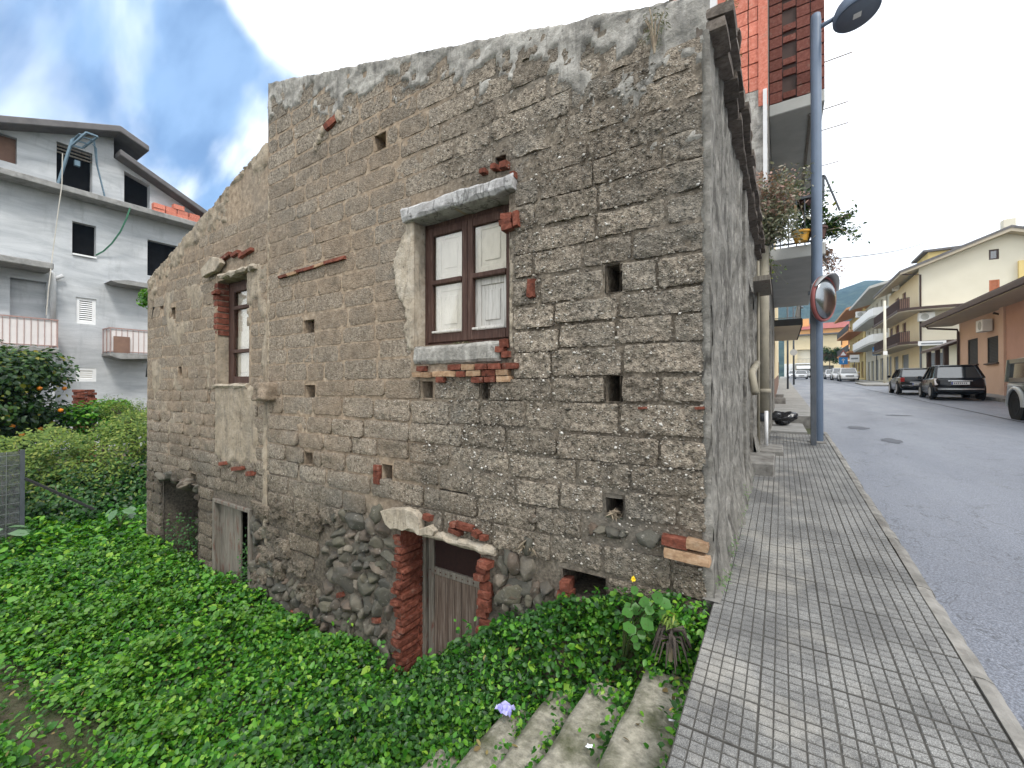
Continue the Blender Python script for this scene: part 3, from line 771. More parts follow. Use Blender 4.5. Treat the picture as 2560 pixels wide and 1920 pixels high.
ru = random.uniform
z = -1.3
while z < -.02:                                   # jambs of the cellar door
    h = .050
    if ru(0, 1) < .94: brick(house, CEL[0]-.028+ru(-.032, .020), WY+.10+ru(-.035, .035), z+h/2, .085+ru(0, .03), .25, h*ru(.85, 1.1), (ru(-.05, .05), ru(-.09, .09), ru(-.09, .09)), ru(0, 1) < .06)
    brick(house, CEL[0]-.045+ru(-.004, .004), WY+.345, z+h/2+.01, .12, .22, h, (0, ru(-.03, .03), 0))
    if ru(0, 1) < .9 or z < -.9:
        brick(house, CEL[1]+.055+ru(-.025, .025), WY+.07+ru(-.03, .03), z+h/2, .11, .22, h+.004, (ru(-.08, .08), ru(-.14, .14), ru(-.15, .15)))
    brick(house, CEL[1]+.065, WY+.315, z+h/2, .12, .24, h)
    z += .062
for px, py, l, h, t, r in ((930,1115,.09,.05,0,.1),(987,1130,.07,.05,0,-.2),(1010,1135,.16,.05,0,.05),(990,1145,.13,.04,0,.12),(1035,1150,.07,.05,0,.3),(1050,1158,.06,.04,0,0)):
    x, zz = w(px, py); brick(house, x, WY+.0, zz, l, .12, h, (0, r, ru(-.2, .2)), t)
for i in range(3):
    x, zz = w(817, 1010+14*i); brick(house, x, WY+.03, zz, .085, .12, .062, (0, ru(-.05, .05), 0))
for px, py, l, h, t in ((1459,1166,.155,.060,0),(1508,1173,.125,.055,1),(1484,1197,.27,.062,1)):
    x, zz = w(px, py); brick(house, x, WY-.012, zz, l, .10, h, (0, .03, 0), t)
for px, py, l, h in ((1222,1262,.07,.07),(1220,1285,.08,.08),(1222,1305,.08,.08)):
    x, zz = w(px, py); brick(house, x, WY+.02, zz, l, .13, h, (0, ru(-.15, .15), ru(-.2, .2)))
for px, py, l, h in ((1048,372,.06,.035),(1072,362,.05,.04),(1093,358,.07,.055),(1113,381,.045,.05),(1098,470,.10,.05),(1096,482,.11,.045),(1100,493,.10,.045),(1120,474,.045,.125),(1151,624,.055,.14),(1092,742,.06,.07),(1085,755,.08,.05),(1096,766,.06,.05),(1391,881,.055,.015),(1512,881,.055,.016),(1085,1005,.02,.0)):
    if h:
        x, zz = w(px, py); brick(house, x, WY-.006, zz, l, .09, h, (0, ru(-.1, .1), ru(-.1, .1)))
PLS = STV[2].copy(); PLS.materials[0] = M['pale']
for px, py, a_, b2, tl in ((697, 284, .075, .06, .5), (690, 301, .07, .045, .6), (731, 252, .06, .09, .4), (682, 318, .03, .06, .1)):
    x, zz = w(px, py); o = link('stone', PLS, house); o.location = Vector((x, WY-.005, zz))-wl(house); o.scale = (a_, .035, b2); o.rotation_euler = (0, -tl, 0)
for px, py in ((712, 268), (720, 262)):
    x, zz = w(px, py); brick(house, x, WY-.004, zz, .14, .06, .07, (0, -.5, .2))
x0, z0 = w(606, 600); x1, z1 = w(745, 557)         # a line of flat tiles
for i in range(7):
    f = (i+.5)/7; brick(house, x0+(x1-x0)*f, WY-.006, z0+(z1-z0)*f+ru(-.006, .006), .22, .05, .035, (0, ru(-.03, .03), 0), i % 3 == 1)
zb = WIN[2]-.13                                   # brick courses under the window
for row, (za, xs) in enumerate(((1.562, -2.80), (1.507, -2.86), (1.455, -2.80))):
    x = xs
    while x < -1.86:
        l = ru(.10, .17)
        if not (row == 2 and ru(0, 1) < .45) and not (row == 0 and x < -2.3 and ru(0, 1) < .3):
            brick(house, x+l/2, WY+.012+ru(-.008, .008), za+ru(-.004, .004), l-.012, .11, .048, (0, ru(-.03, .03), 0), ru(0, 1) < .62)
        x += l

# plaster: band below the roof edge, patches, pale jambs
def patch(name, parent, x0, x1, z0, z1, keep, y, m, step=.035, amp=.006, roof=None):
    def pos(x, z):
        zz = min(z, roof(x)+.012*fbm(x*5, 1.7, 1)+.008*fbm(x*25, 4, 2)) if roof else z
        return (x, WY-y+amp*fbm(x*5, z*5, 3)*2+amp*fbm(x*19, z*19, 8), zz)
    return sheet(lines(x0, x1, step), lines(z0, z1, step), pos, keep, name, m, parent, taper=lambda p: (p[0], max(p[1], WY+.012), p[2]))
def band(x, z):
    d = roof_t(x)-z
    t = .33+.20*fbm(x*1.4, 2.2, 1)+.22*fbm(x*4, z*4, 6)+.14*fbm(x*13, z*13, 2)+(.12 if x > -1.4 else 0)
    return -.035 < d < t and not (d > .07 and fbm(x*3.2, z*3.2, 33)+.5*fbm(x*11, z*11, 5) > .36)
patch('plaster_band', house, XL, XR+.01, 3.2, 5.25, band, .012, M['plaster'], .022, .009, roof_t)['kind'] = 'stuff'
def jamb(x, z):
    e = .03+.09*sm((z-1.9)/.5)*sm((3.05-z)/.5)+.05*fbm(x*3, z*5, 2)
    return WIN[0]-.05-e*1.8 < x < WIN[0]+.001 and 1.72 < z < 2.96
patch('pale_jamb', house, WIN[0]-.40, WIN[0], 1.65, 3.0, jamb, .016, M['pale'], .02, .004)
patch('pale_jamb', house, WIN[1], WIN[1]+.07, 1.7, 2.75, lambda x, z: z < 2.5+.2*fbm(z*4, 1, 1) and x < WIN[1]+.035+.03*fbm(3, z*8, 1), .008, M['pale'], .015, .003)
PP_ = patch('plaster_patch', house, -.9, XR, 2.9, 3.6, lambda x, z: fbm(x*3, z*3, 14) > .18, .016, M['plaster'], .03); PP_['kind'] = 'stuff'
patch('plaster_patch', house, XL, XL+.12, .2, 3.9, lambda x, z: x < XL+.05+.05*fbm(1, z*4, 2), .010, M['tanr'], .02)
# lintel and sill of the window
def slab(name, x0, x1, z0, z1, y0, y1, m, parent, seed, jit=.018, nx=14, tilt=0):
    V = []; F = []
    for i in range(nx+1):
        x = x0+(x1-x0)*i/nx; dz = tilt*(i/nx-.5)
        for (y, z) in ((y0+.02, z0), (y0, z0+.03), (y0+.004, z1-.025), (y0+.03, z1), (y1, z1), (y1, z0)):
            V.append((x+jit*.6*fbm(z*20+seed, y*20, i*.3), y+jit*fbm(x*9+seed, z*15, 1) if y < y1 else y, z+dz+jit*fbm(x*9, z*15+seed, 5)))
    for i in range(nx):
        for k in range(6): F.append((i*6+k, i*6+(k+1) % 6, (i+1)*6+(k+1) % 6, (i+1)*6+k))
    F += [tuple(range(6)), tuple(range(nx*6, nx*6+6))]
    b = MB(); b.add(V, F); return b.build(name, m, parent, smooth=False, bevel=.006)
slab('window_lintel', -2.97, -1.74, 2.925, 3.055, WY-.075, WY+.18, M['stonew'], house, 2)
slab('window_sill', -2.85, -1.88, 1.60, 1.765, WY-.03, WY+.20, M['plaster'], house, 5, .014)
lx0, lz0 = w(838, 1118); lx1, lz1 = w(1080, 1172)
slab('door_lintel', -3.05, -1.93, .045, .125, WY-.045, WY+.26, M['pale'], house, 9, .020, 16, -.02)
b = MB()                                          # big flake of pale render hanging over the door
poly = [(834,1100),(850,1095),(885,1094),(905,1100),(918,1115),(919,1138),(938,1130),(951,1142),(946,1153),(932,1150),(921,1152),(913,1150),(905,1139),(895,1137),(882,1142),(868,1137),(856,1138),(845,1128)]
pts = [w(*p) for p in poly]; b.prism(pts, 'y', WY-.075, WY+.0); b.build('render_flake', M['pale'], house, bevel=.006)

# the window: brown frame with two sashes, white shutters behind the glass
y = WY+.16; x0, x1, z0, z1 = WIN
b = MB(); b.box(x0, x0+.05, y-.02, y+.05, z0, z1); b.box(x1-.05, x1, y-.02, y+.05, z0, z1); b.box(x0+.05, x1-.05, y-.02, y+.05, z1-.05, z1); b.box(x0+.05, x1-.05, y-.02, y+.05, z0, z0+.035)
win = b.build('window', M['brown'], house, bevel=.004)
xm = (x0+x1)/2
for k, (a, c) in enumerate(((x0+.05, xm-.002), (xm+.002, x1-.05))):
    s = MB(); q = y-.035; e = .062
    zl, zh = z0+.037, z1-.052
    s.box(a, a+e, q, q+.045, zl, zh); s.box(c-e, c, q, q+.045, zl, zh); s.box(a+e, c-e, q, q+.045, zh-.075, zh); s.box(a+e, c-e, q, q+.045, zl, zl+.085)
    zm = EYE+.965; s.box(a+e, c-e, q-.012, q+.045, zm-.022, zm+.022)
    s.build('sash', M['brown'], win, bevel=.006)
    MB().box(a+e, c-e, q-.016, q-.002, zl+.086, zl+.106).build('weather_bar', M['white_old'], win, bevel=.004)
    for (u0, u1) in ((zl+.085, zm-.022), (zm+.022, zh-.075)):
        if not (k == 1 and u0 < zm-.1):
            MB().box(a+e-.004, c-e+.004, q+.020, q+.024, u0-.004, u1+.004).build('pane', M['glass'], win)
    for n_, (u0, u1) in enumerate(((zl+.04, zm-.004), (zm+.004, zh-.03))):  # panelled shutters
        mm = M['white_old'] if (k == 1 and n_ == 0) else M['white']
        p = MB(); yy = q+.050; p.box(a+.03, c-.03, yy+.014, yy+.03, u0, u1)
        f = .055; p.box(a+.03, a+.03+f+.03, yy, yy+.014, u0, u1); p.box(c-.03-f-.03, c-.03, yy, yy+.014, u0, u1); p.box(a+.06+f, c-.06-f, yy, yy+.014, u0, u0+f+.03); p.box(a+.06+f, c-.06-f, yy, yy+.014, u1-f-.02, u1)
        p.box(a+.10+f, c-.10-f, yy+.004, yy+.014, u0+f+.075, u1-f-.065)
        p.build('shutter', mm, win, bevel=.004)
pocket('window_reveal', (x0-.003, x1+.003, z0-.003, z1+.003), .24, M['pale'], house)
# cellar door
x0, x1, z0, z1 = CEL; y = WY+.30
pocket('door_reveal', (x0-.003, x1+.003, z0-.003, z1+.003), .9, M['brick'], house)
b = MB(); b.box(x0, x0+.05, y-.03, y+.03, z0, z1); b.box(x1-.05, x1, y-.03, y+.03, z0, z1); b.box(x0+.05, x1-.05, y-.03, y+.03, z1-.05, z1)
cd_ = b.build('cellar_door', M['grey_wood'], house, bevel=.005)
zmid = EYE-1.80
s = MB(); a, c = x0+.07, x1-.055
s.box(a, a+.07, y-.01, y+.025, z0, z1-.06); s.box(c-.05, c, y-.01, y+.025, z0, z1-.06); s.box(a+.07, c-.05, y-.01, y+.025, zmid-.045, zmid+.025); s.box(a+.07, c-.05, y-.01, y+.025, z1-.11, z1-.06)
s.build('door_frame', M['grey_wood'], cd_, bevel=.006)
for i in range(4):
    xa = a+.07+(c-.05-a-.07)*i/4; xb = a+.07+(c-.05-a-.07)*(i+1)/4
    MB().box(xa+.002, xb-.002, y+.004, y+.02, z0, zmid-.045).build('plank', M['door_wood'], cd_, bevel=.003)
MB().box(a+.07, c-.05, y+.015, y+.02, zmid+.025, z1-.11).build('mesh_panel', mat('rusty_mesh', (.030, .013, .010), (.018, .008, .007), 30, .9), cd_)
n = MB()
for i in range(12): n.ball((a+.03+(c-a-.06)*i/11, y-.014, zmid-.008), .007, 1)
n.build('nail', M['rust'], cd_)

# street side of the house
YB = 8.3
def spos(yy, zz):
    d = (.035*sm((yy-WY)/.5))*fbm(yy*2.2, zz*.8, 4)+.020*fbm(yy*6, zz*2.6, 2)+.011*fbm(yy*20, zz*12, 3)
    for sc_, am_, of_ in ((1.3, .040, 0), (2.6, .014, 7)):
        rg = abs(fbm(yy*sc_+of_, zz*.20+of_, 6+of_, 3)); d -= am_*max(0, 1-rg/.085)*sm((yy-WY-.05)/.3)*sm((zz-.7)/1.2)
    crack = -.05*max(0, 1-abs(yy-3.95-.25*fbm(1, zz*.8, 3)-.10*(zz-1))/.035) if zz > 1.2 else 0
    base = .07*sm((zr(yy)+.40-zz)/.5)*sm((yy-WY)/.4)+.012
    return (XR+d+crack+base+.004, yy, zz)
b = MB(); zs_ = lines(-.3, EYE+2.16, .06)
for k, zz in enumerate(zs_):
    e = .010*fbm(1, zz*6, 3)+.006*fbm(2, zz*21, 3)
    b.v += [spos(WY-.012, zz), (XR-.012+e, WY-.020+e*.4, zz), (XR-.030+e*1.6, WY-.010, zz), (XR-.045+e*2.0, WY+.02, zz)]
b.f = [(k*4+q, k*4+q+1, k*4+q+5, k*4+q+4) for k in range(len(zs_)-1) for q in range(3)]; b.mi = [0]*len(b.f)
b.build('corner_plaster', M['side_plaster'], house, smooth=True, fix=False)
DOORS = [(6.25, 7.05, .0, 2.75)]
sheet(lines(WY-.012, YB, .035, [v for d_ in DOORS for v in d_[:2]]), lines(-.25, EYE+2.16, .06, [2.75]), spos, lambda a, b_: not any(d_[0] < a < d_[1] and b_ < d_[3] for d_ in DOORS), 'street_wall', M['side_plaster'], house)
b = MB(); b.box(XR-.22, XR-.17, 6.25, 7.05, .2, 2.75); b.build('street_door', M['grey_wood'], house)
b = MB(); b.quad((XR-.2, 6.25, .2), (XR+.02, 6.25, .2), (XR+.02, 6.25, 2.75), (XR-.2, 6.25, 2.75)); b.quad((XR-.2, 7.05, .2), (XR+.02, 7.05, .2), (XR+.02, 7.05, 2.75), (XR-.2, 7.05, 2.75)); b.quad((XR-.2, 6.25, 2.75), (XR+.02, 6.25, 2.75), (XR+.02, 7.05, 2.75), (XR-.2, 7.05, 2.75)); b.build('street_door_reveal', M['side_plaster'], house, fix=False)
b = MB(); b.box(XR-.15, -.08, 6.15, 7.15, .1, zr(6.6)+.14); b.build('doorstep', M['kerb'], house, bevel=.015)
b = MB(); b.box(XR-.02, XR+.24, 6.9, 8.1, 2.9, 2.97); b.build('shelf_board', M['grey_wood'], house)
b = MB(); b.box(XR-.01, XR+.055, 5.15, 5.42, .1, EYE+2.12); b.build('pilaster', M['side_plaster'], house, bevel=.01)
b = MB(); b.tube([(XR+.06, 7.75, zr(8)+.1), (XR+.06, 7.75, 3.4)], .02); b.tube([(XR+.10, 5.9, zr(6)+1.05), (XR+.05, 6.1, zr(6)+1.3), (XR+.05, 7.6, zr(7)+1.45)], .045); b.build('waste_pipe', M['pipe'], house, smooth=True)
# eave: brick courses, then curved tiles
for k in range(2):
    yy = WY-.02
    while yy < YB-.2:
        l = ru(.24, .3)
        o = brick(house, XR+.02+.045*k+ru(-.015, .015), yy+l/2, EYE+2.175+.075*k+ru(-.008, .008), .17, l-.01, .06, (ru(-.03, .03), ru(-.05, .05), ru(-.04, .04)), True, 'cornice_brick'); o.data = random.choice(BRE)
        yy += l
TV = []
for k in range(3):
    b = MB(); n = 7; L = .42
    for j, (xx, rr) in enumerate(((0, .085), (L, .105))):
        for i in range(n):
            th = pi*i/(n-1); b.v.append((xx, rr*cos(th), rr*sin(th)*.75))
        for i in range(n):
            th = pi*i/(n-1); b.v.append((xx, (rr-.014)*cos(th), (rr-.014)*sin(th)*.75))
    for i in range(n-1):
        b.f += [(i, i+1, 2*n+i+1, 2*n+i), (n+i, 3*n+i, 3*n+i+1, n+i+1), (2*n+i, 2*n+i+1, 3*n+i+1, 3*n+i), (i, n+i, n+i+1, i+1)]; b.mi += [0]*4
    for v in range(len(b.v)): b.v[v] = tuple(c+ru(-.004, .004) for c in b.v[v])
    TV.append(b.mesh(M['roof_tile'], smooth=True))
yy = WY+.16; i = 0
while yy < YB:
    for col in range(3):
        o = link('roof_tile', TV[i % 3], house); o.location = Vector((XR+.10-.40-.36*col+ru(-.03, .03), yy+ru(-.015, .015), EYE+2.255+.118+.100*col))-wl(house)
        o.rotation_euler = (ru(-.06, .06), radians(15.8), ru(-.05, .05))
        if i % 2 == 1: o.rotation_euler = (pi+ru(-.06, .06), radians(-15.8)*-1, 0); o.location.z += .045
    yy += .105; i += 1
# roof behind the gable, back and inner walls
b = MB(); b.box(XL, XR-.30, WY+.30, YB, 0, 0)
b = MB(); nr = 40
for i in range(nr+1):
    yy = WY+.25+(YB-WY-.25)*i/nr; h = .05*(i % 2)
    b.v += [(XL, yy, roof_t(XL)-.16+h), (XR+.05, yy, roof_t(XR)-.13+h)]
b.f = [(2*i, 2*i+1, 2*i+3, 2*i+2) for i in range(nr)]; b.mi = [0]*nr
b.build('roof', M['roof_tile'], house, fix=False)
b = MB()                                          # coping thickness of the gable
for i in range(24):
    xa = XL+(XR-XL)*i/24; xb = XL+(XR-XL)*(i+1)/24
    b.quad((xa, WY+.01, roof_t(xa)-.012), (xb, WY+.01, roof_t(xb)-.012), (xb, WY+.27, roof_t(xb)-.01), (xa, WY+.27, roof_t(xa)-.01))
b.quad((XL, WY+.0, 4.0), (XL, YB, 4.0), (XL, YB, roof_t(XL)-.16), (XL, WY+.0, roof_t(XL)-.02))
b.quad((XL, YB, -1), (XR, YB, -1), (XR, YB, roof_t(XR)-.1), (XL, YB, roof_t(XL)-.1))
b.build('wall_top', M['plaster'], house, fix=False)

# ------------------------------------------------------------------ THE OLD HOUSE, lower half on the left
low = thing('stone_house', 'low block walled lean-to wing with sloping top edge left of tall gable', 'house', (XE, WY, -1.5))
LW = (-6.80, -5.90, EYE+.04, EYE+1.50)
LD = (-6.87, -5.80, -1.75, EYE-1.60)
LC = (-8.80, -7.42, -1.75, EYE-1.52)
LH = [rect(*r) for r in ((333,1018,340,1034),(412,1023,424,1047),(385,792,392,810),(449,842,453,870),(368,664,378,692),(345,655,352,668))]
for a_ in LH: OPEN.append(a_)
mortar('wall', low, XE, XL, -1.8, [LW, LD, LC]+LH, roof_l, .06)
cs = [-1.5+.178*i for i in range(30)]
LWP = (LW[0]-.05, LW[1]+.03, LW[2]-1.02, LW[3]+.12); LDP = (LD[0]-.05, LD[1]+.06, LD[2], LD[3]+.05)
sp2 = lay(cs, XE, XL-.02, [LWP, LDP, (LC[0]-.05, LC[1]+.03, LC[2], LC[3]+.08)]+LH, roof_l, lambda x, z: (x > -5.75 and z < -.1) or z > roof_l(x)-.30-.1*fbm(x*2, 1, 1), 8, (.36, .48))
put_blocks(sp2, low, .9, 240)
print('blocks low', len(sp2))
for h in LH: pocket('putlog_hole', (h[0]-.004, h[1]+.004, h[2]-.004, h[3]+.004), .3, M['mortar'], low)
patch('plaster_band', low, XE, XL, 2.7, 4.6, lambda x, z: -.04 < roof_l(x)-z < .20+.35*fbm(x*1.5, z*1.5, 12)+.16*fbm(x*9, z*9, 2), .012, M['tanr'], .03, .014, roof_l)['kind'] = 'stuff'
patch('render_panel', low, -6.86, -5.62, .20, 1.42, lambda x, z: x < -5.68+.06*fbm(z*3, 1, 4) and z > .34+.10*fbm(x*3, 2, 2), .020, M['tanr'], .04, .004)
patch('render_strip', low, -5.62, -5.45, -.6, 2.3, lambda x, z: x > -5.545+.07*fbm(z*2.5, 3, 1)+.04*fbm(z*9, 3, 1), .014, M['tanr'], .03, .006)
patch('render_strip', low, -5.98, -5.46, 2.2, 3.4, lambda x, z: fbm(x*2, z*2, 3) > -.05, .012, M['tanr'], .04, .006)['kind'] = 'stuff'
PP_ = patch('plaster_patch', low, -9.3, -7.0, .6, 3.0, lambda x, z: fbm(x*1.6, z*1.6, 31) > .16 and z < roof_l(x)-.3, .006, M['tanr'], .05, .006); PP_['kind'] = 'stuff'
for i in range(20):                               # dark pebbly lumps between door and taller half
    x = ru(-5.72, -5.48); stone(low, x, ru(-1.3, -.25), ru(.06, .12), ru(.06, .11), .09, .02)
# window
y = WY+.165; x0, x1, z0, z1 = LW
pocket('window_reveal', (x0-.003, x1+.003, z0-.003, z1+.003), .30, M['tanr'], low)
b = MB(); b.box(x0, x0+.07, y-.02, y+.05, z0, z1); b.box(x1-.07, x1, y-.02, y+.05, z0, z1); b.box(x0+.07, x1-.07, y-.02, y+.05, z1-.07, z1)
lwin = b.build('window', M['brown'], low, bevel=.004)
xm = (x0+x1)/2
for k, (a, c) in enumerate(((x0+.07, x1-.07),)):
    s = MB(); q = y-.03; e = .10; zl, zh = z0+.0, z1-.07
    s.box(a, a+e, q, q+.045, zl, zh); s.box(c-e, c, q, q+.045, zl, zh); s.box(a+e, c-e, q, q+.045, zh-.08, zh); s.box(a+e, c-e, q, q+.045, zl, zl+.10)
    for zz in (EYE+.50, EYE+1.12): s.box(a+e, c-e, q-.006, q+.045, zz-.025, zz+.025)
    s.build('sash', M['brown'], lwin, bevel=.005)
    MB().box(a+e, c-e, q+.02, q+.024, zl+.1, zh-.08).build('pane', M['glass'], lwin)
    for (u0, u1) in ((zl+.1, EYE+.5), (EYE+.5, EYE+1.12), (EYE+1.12, zh-.08)):
        p = MB(); p.box(a+e, c-e, q+.06, q+.075, u0, u1); p.box(a+e+.05, c-e-.05, q+.052, q+.06, u0+.06, u1-.06); p.build('shutter', M['white'], lwin, bevel=.003)
slab('window_sill', -6.83, -5.9, LW[2]-.06, LW[2]-.005, WY-.05, WY+.16, M['pale'], low, 4, .016)
slab('window_lintel', -6.62, -5.66, LW[3]+.01, LW[3]+.075, WY-.07, WY+.18, M['pale'], low, 6, .03)
for px, py, l, h in ((490,556,.3,.05),(512,549,.2,.05),(538,545,.25,.045),(525,552,.10,.06),(468,633,.12,.05),(519,1011,.3,.05),(488,1000,.2,.05),(545,1022,.15,.06)):
    x, zz = w(px, py); brick(low, x, WY-.01, zz, l, .08, h, (0, -.15+ru(-.1, .1), 0))
for i in range(9): brick(low, LW[0]-.045, WY+.09+ru(-.006, .01), LW[3]-.05-.085*i, .12, .2, .07, (0, ru(-.03, .03), 0))
b = MB(); b.prism([w(*p) for p in ((446,585),(470,557),(487,560),(490,570),(483,580),(478,588),(462,594),(450,602))], 'y', WY-.09, WY-.02); b.build('render_flake', M['pale'], low, bevel=.008)
# grey plank door
x0, x1, z0, z1 = LD; y = WY+.05
pocket('door_reveal', (x0-.003, x1+.003, z0-.003, z1+.003), .7, M['mortar'], low)
b = MB(); b.box(x0, x0+.06, WY-.03, y+.06, z0, z1); b.box(x1-.06, x1, WY-.03, y+.06, z0, z1); b.box(x0+.06, x1-.06, WY-.03, y+.06, z1-.05, z1)
pd = b.build('plank_door', M['grey_wood'], low, bevel=.005)
for i in range(3):
    xa = x0+.06+.2*i; MB().box(xa+.004, xa+.196, y, y+.025, z0, z1-.05).build('plank', M['grey_wood'], pd, bevel=.003)
MB().box(x1-.19, x1-.06, y-.01, y+.02, z0, z1-.05).build('plank', M['grey_wood'], pd, bevel=.003)
# collapsed opening at the far corner with rubble inside
pocket('wall_cavity', (LC[0]-.01, LC[1]+.01, LC[2]-.01, LC[3]+.01), .9, M['mortar'], low)
for i in range(26): stone(low, ru(LC[0]+.5, LC[1]), ru(-1.3, -.2), ru(.09, .2), ru(.07, .13), .2, ru(.35, .8))
for i in range(10): stone(low, LC[0]+.15+ru(-.1, 1.2), LC[3]+.02+ru(-.05, .06), ru(.09, .17), ru(.05, .09), .12, ru(-.02, .1))
x, zz = w(583, 846)                               # stone bracket by the seam
o = link('bracket', block_mesh(.36, .24, .02, 3.3, 1), low); o.location = Vector((x, WY-.13, zz))-wl(low); o.scale = (1, 2.4, 1)
# roof, end wall
b = MB(); nr = 30
for i in range(nr+1):
    yy = WY+.25+(YB-WY-.25)*i/nr; h = .05*(i % 2)
    b.v += [(XE-.1, yy, roof_l(XE)-.2+h), (XL, yy, roof_l(XL)-.15+h)]
b.f = [(2*i, 2*i+1, 2*i+3, 2*i+2) for i in range(nr)]; b.mi = [0]*nr
b.build('roof', M['roof_tile'], low, fix=False)
b = MB()
for i in range(20):
    xa = XE+(XL-XE)*i/20; xb = XE+(XL-XE)*(i+1)/20
    b.quad((xa, WY+.01, roof_l(xa)-.012), (xb, WY+.01, roof_l(xb)-.012), (xb, WY+.27, roof_l(xb)-.01), (xa, WY+.27, roof_l(xa)-.01))
b.quad((XE, WY, -2), (XE, YB, -2), (XE, YB, roof_l(XE)-.15), (XE, WY, roof_l(XE)-.01))
b.quad((XE, YB, -2), (XL, YB, -2), (XL, YB, roof_l(XL)-.15), (XE, YB, roof_l(XE)-.15))
b.build('wall_top', M['plaster'], low, fix=False)
b = MB(); b.tube([at(350, 663, 7.3), at(331, 664, 7.3), at(328, 700, 7.4), at(316, 814, 7.6)], .014, 6); b.build('cable', M['cable'], low)
# ------------------------------------------------------------------ ground, street, pavements
KX = .70                                          # inner kerb line
def lotz(x, y):
    z = -1.39+(.16+.32*sm((y-1.9)/.5))*sm((x+3.2)/1.6)+.66*sm((x+2.6)/1.6)*sm((y-2.32)/.34)
    if x < -9: z += -.05+.25*sm((-9-x)/5)
    return z+.05*fbm(x*.9, y*.9, 2)
ys = [-100, -60, -30, -15, -8, -4, 0, 3, 6, 10, 14, 20, 28, 40, 55, 70, 90, 115, 160, 260, 420, 700, 1000, 1300]
xs = [-600, -300, -120, -60, -25, -10.2, -9.3, -.42, -.40, .5, 9, 25, 60, 120, 300, 600, 900]
V = []; F = []
for x in xs:
    for y_ in ys:
        if x <= -.42: V.append((x, y_, -1.75 if -60 < x else -2.2))
        else: V.append((x, y_, zr(y_)-.26))
n_ = len(ys)
F = [(i*n_+j, (i+1)*n_+j, (i+1)*n_+j+1, i*n_+j+1) for i in range(len(xs)-1) for j in range(len(ys)-1)]
tag(link('ground', np_mesh(np.array(V), np.array(F), M['grass'])), kind='structure')
a = lines(-13.5, -.36, .14); c_ = lines(-3.0, WY+.12, .14)
sheet(a, c_, lambda x, y_: (x, y_, lotz(x, y_)), lambda x, y_: True, 'lot_soil', M['soil'], None, kind='structure')
sheet(lines(-24, -9.2, .5), lines(-3, 14, .5), lambda x, y_: (x, y_, lotz(x, y_)-.02-.1*(x > -13.4 and y_ < WY)), lambda x, y_: x < -9.4 or y_ > 3, 'garden_soil', M['soil'], None, kind='structure')
def strip(name, x0, x1, dz, m, y0=-12, y1=118, step=1.0, kind='structure', wob=0):
    yy = lines(y0, y1, step)
    return sheet([x0, (x0+x1)/2, x1], yy, lambda x, y_: (x+wob*fbm(y_*.7, x, 3), y_, zr(y_)+dz), lambda x, y_: True, name, m, None, kind=kind)
strip('road', KX+.075, 7.32, -.10, M['asphalt'])
M['seam'] = mat('road_seam', (.030, .031, .034), (.02, .02, .022), 20, .9)
strip('road_joint', 4.96, 5.01, -.094, M['seam'], 6, 60, .5, wob=.04)
M['patch'] = mat('asphalt_patch', (.125, .133, .155), (.085, .09, .105), 60, .8, .5, 150, .004)
def blob(name, x, y_, a, b_, seed):
    V = [(x, y_, zr(y_)-.094)]; n = 20
    for k in range(n):
        th = 2*pi*k/n; r = 1+.35*fbm(cos(th)*2+seed, sin(th)*2, seed); yy = y_+b_*r*sin(th); V.append((x+a*r*cos(th), yy, zr(yy)-.094))
    b = MB(); b.add(V, [(0, 1+k, 1+(k+1) % n) for k in range(n)]); return tag(b.build(name, M['patch'], fix=False), kind='structure')
blob('road_patch', 1.75, 10.6, .16, .35, 2); blob('road_patch', 2.9, 16.5, .3, .2, 5); blob('road_patch', 1.5, 12.6, .2, .3, 8)
# near pavement: concrete body, tiles with a 5 x 5 grid, kerb stones
body = sheet([-.345, KX], lines(-3, 10.3, .5), lambda x, y_: (x, y_, zr(y_)-.012), lambda x, y_: True, 'pavement', M['groove'], None, kind='structure')
sheet(lines(-3, WY+.0, .3), lines(-1.9, 0, .2), lambda y_, z: (-.347+.012*fbm(y_*4, z*4), y_, min(z+zr(y_)-.012, zr(y_)-.012)), lambda a, b_: True, 'pavement_edge', M['step'], None, kind='structure')
TS = (KX+.345)/4
def tile_mesh(nx, ny, seed):
    b = MB(); b.cur = 1; c = TS/5; g = .0022
    b.quad((0, 0, 0), (nx*c, 0, 0), (nx*c, ny*c, 0), (0, ny*c, 0)); b.cur = 0
    for i in range(nx):
        for j in range(ny):
            e = .0022; k_ = g*2.1; x0 = i*c+g+(g*.6 if i == 0 else 0); x1 = (i+1)*c-g-(g*.6 if i == nx-1 else 0); y0 = j*c+k_+(k_*.6 if j == 0 else 0); y1 = (j+1)*c-k_-(k_*.6 if j == ny-1 else 0); h = .0045
            v = [(x0, y0, 0), (x1, y0, 0), (x1, y1, 0), (x0, y1, 0), (x0+e, y0+e, h), (x1-e, y0+e, h), (x1-e, y1-e, h), (x0+e, y1-e, h)]
            b.add(v, [(4, 5, 6, 7), (0, 1, 5, 4), (1, 2, 6, 5), (2, 3, 7, 6), (3, 0, 4, 7)])
    return b.mesh([M['tile'], M['groove']])
TM = tile_mesh(5, 5, 0)
y_ = -.6; r_ = 0
while y_ < 10.1:
    for i in range(4):
        o = link('tile', TM, body, (-.345+i*TS, y_, zr(y_)-.0045+ru(-.0010, .0010)), (math.atan2(zr(y_+TS)-zr(y_), TS)+ru(-.003, .003), ru(-.003, .003), ru(-.003, .003)))
    y_ += TS; r_ += 1
KS = []
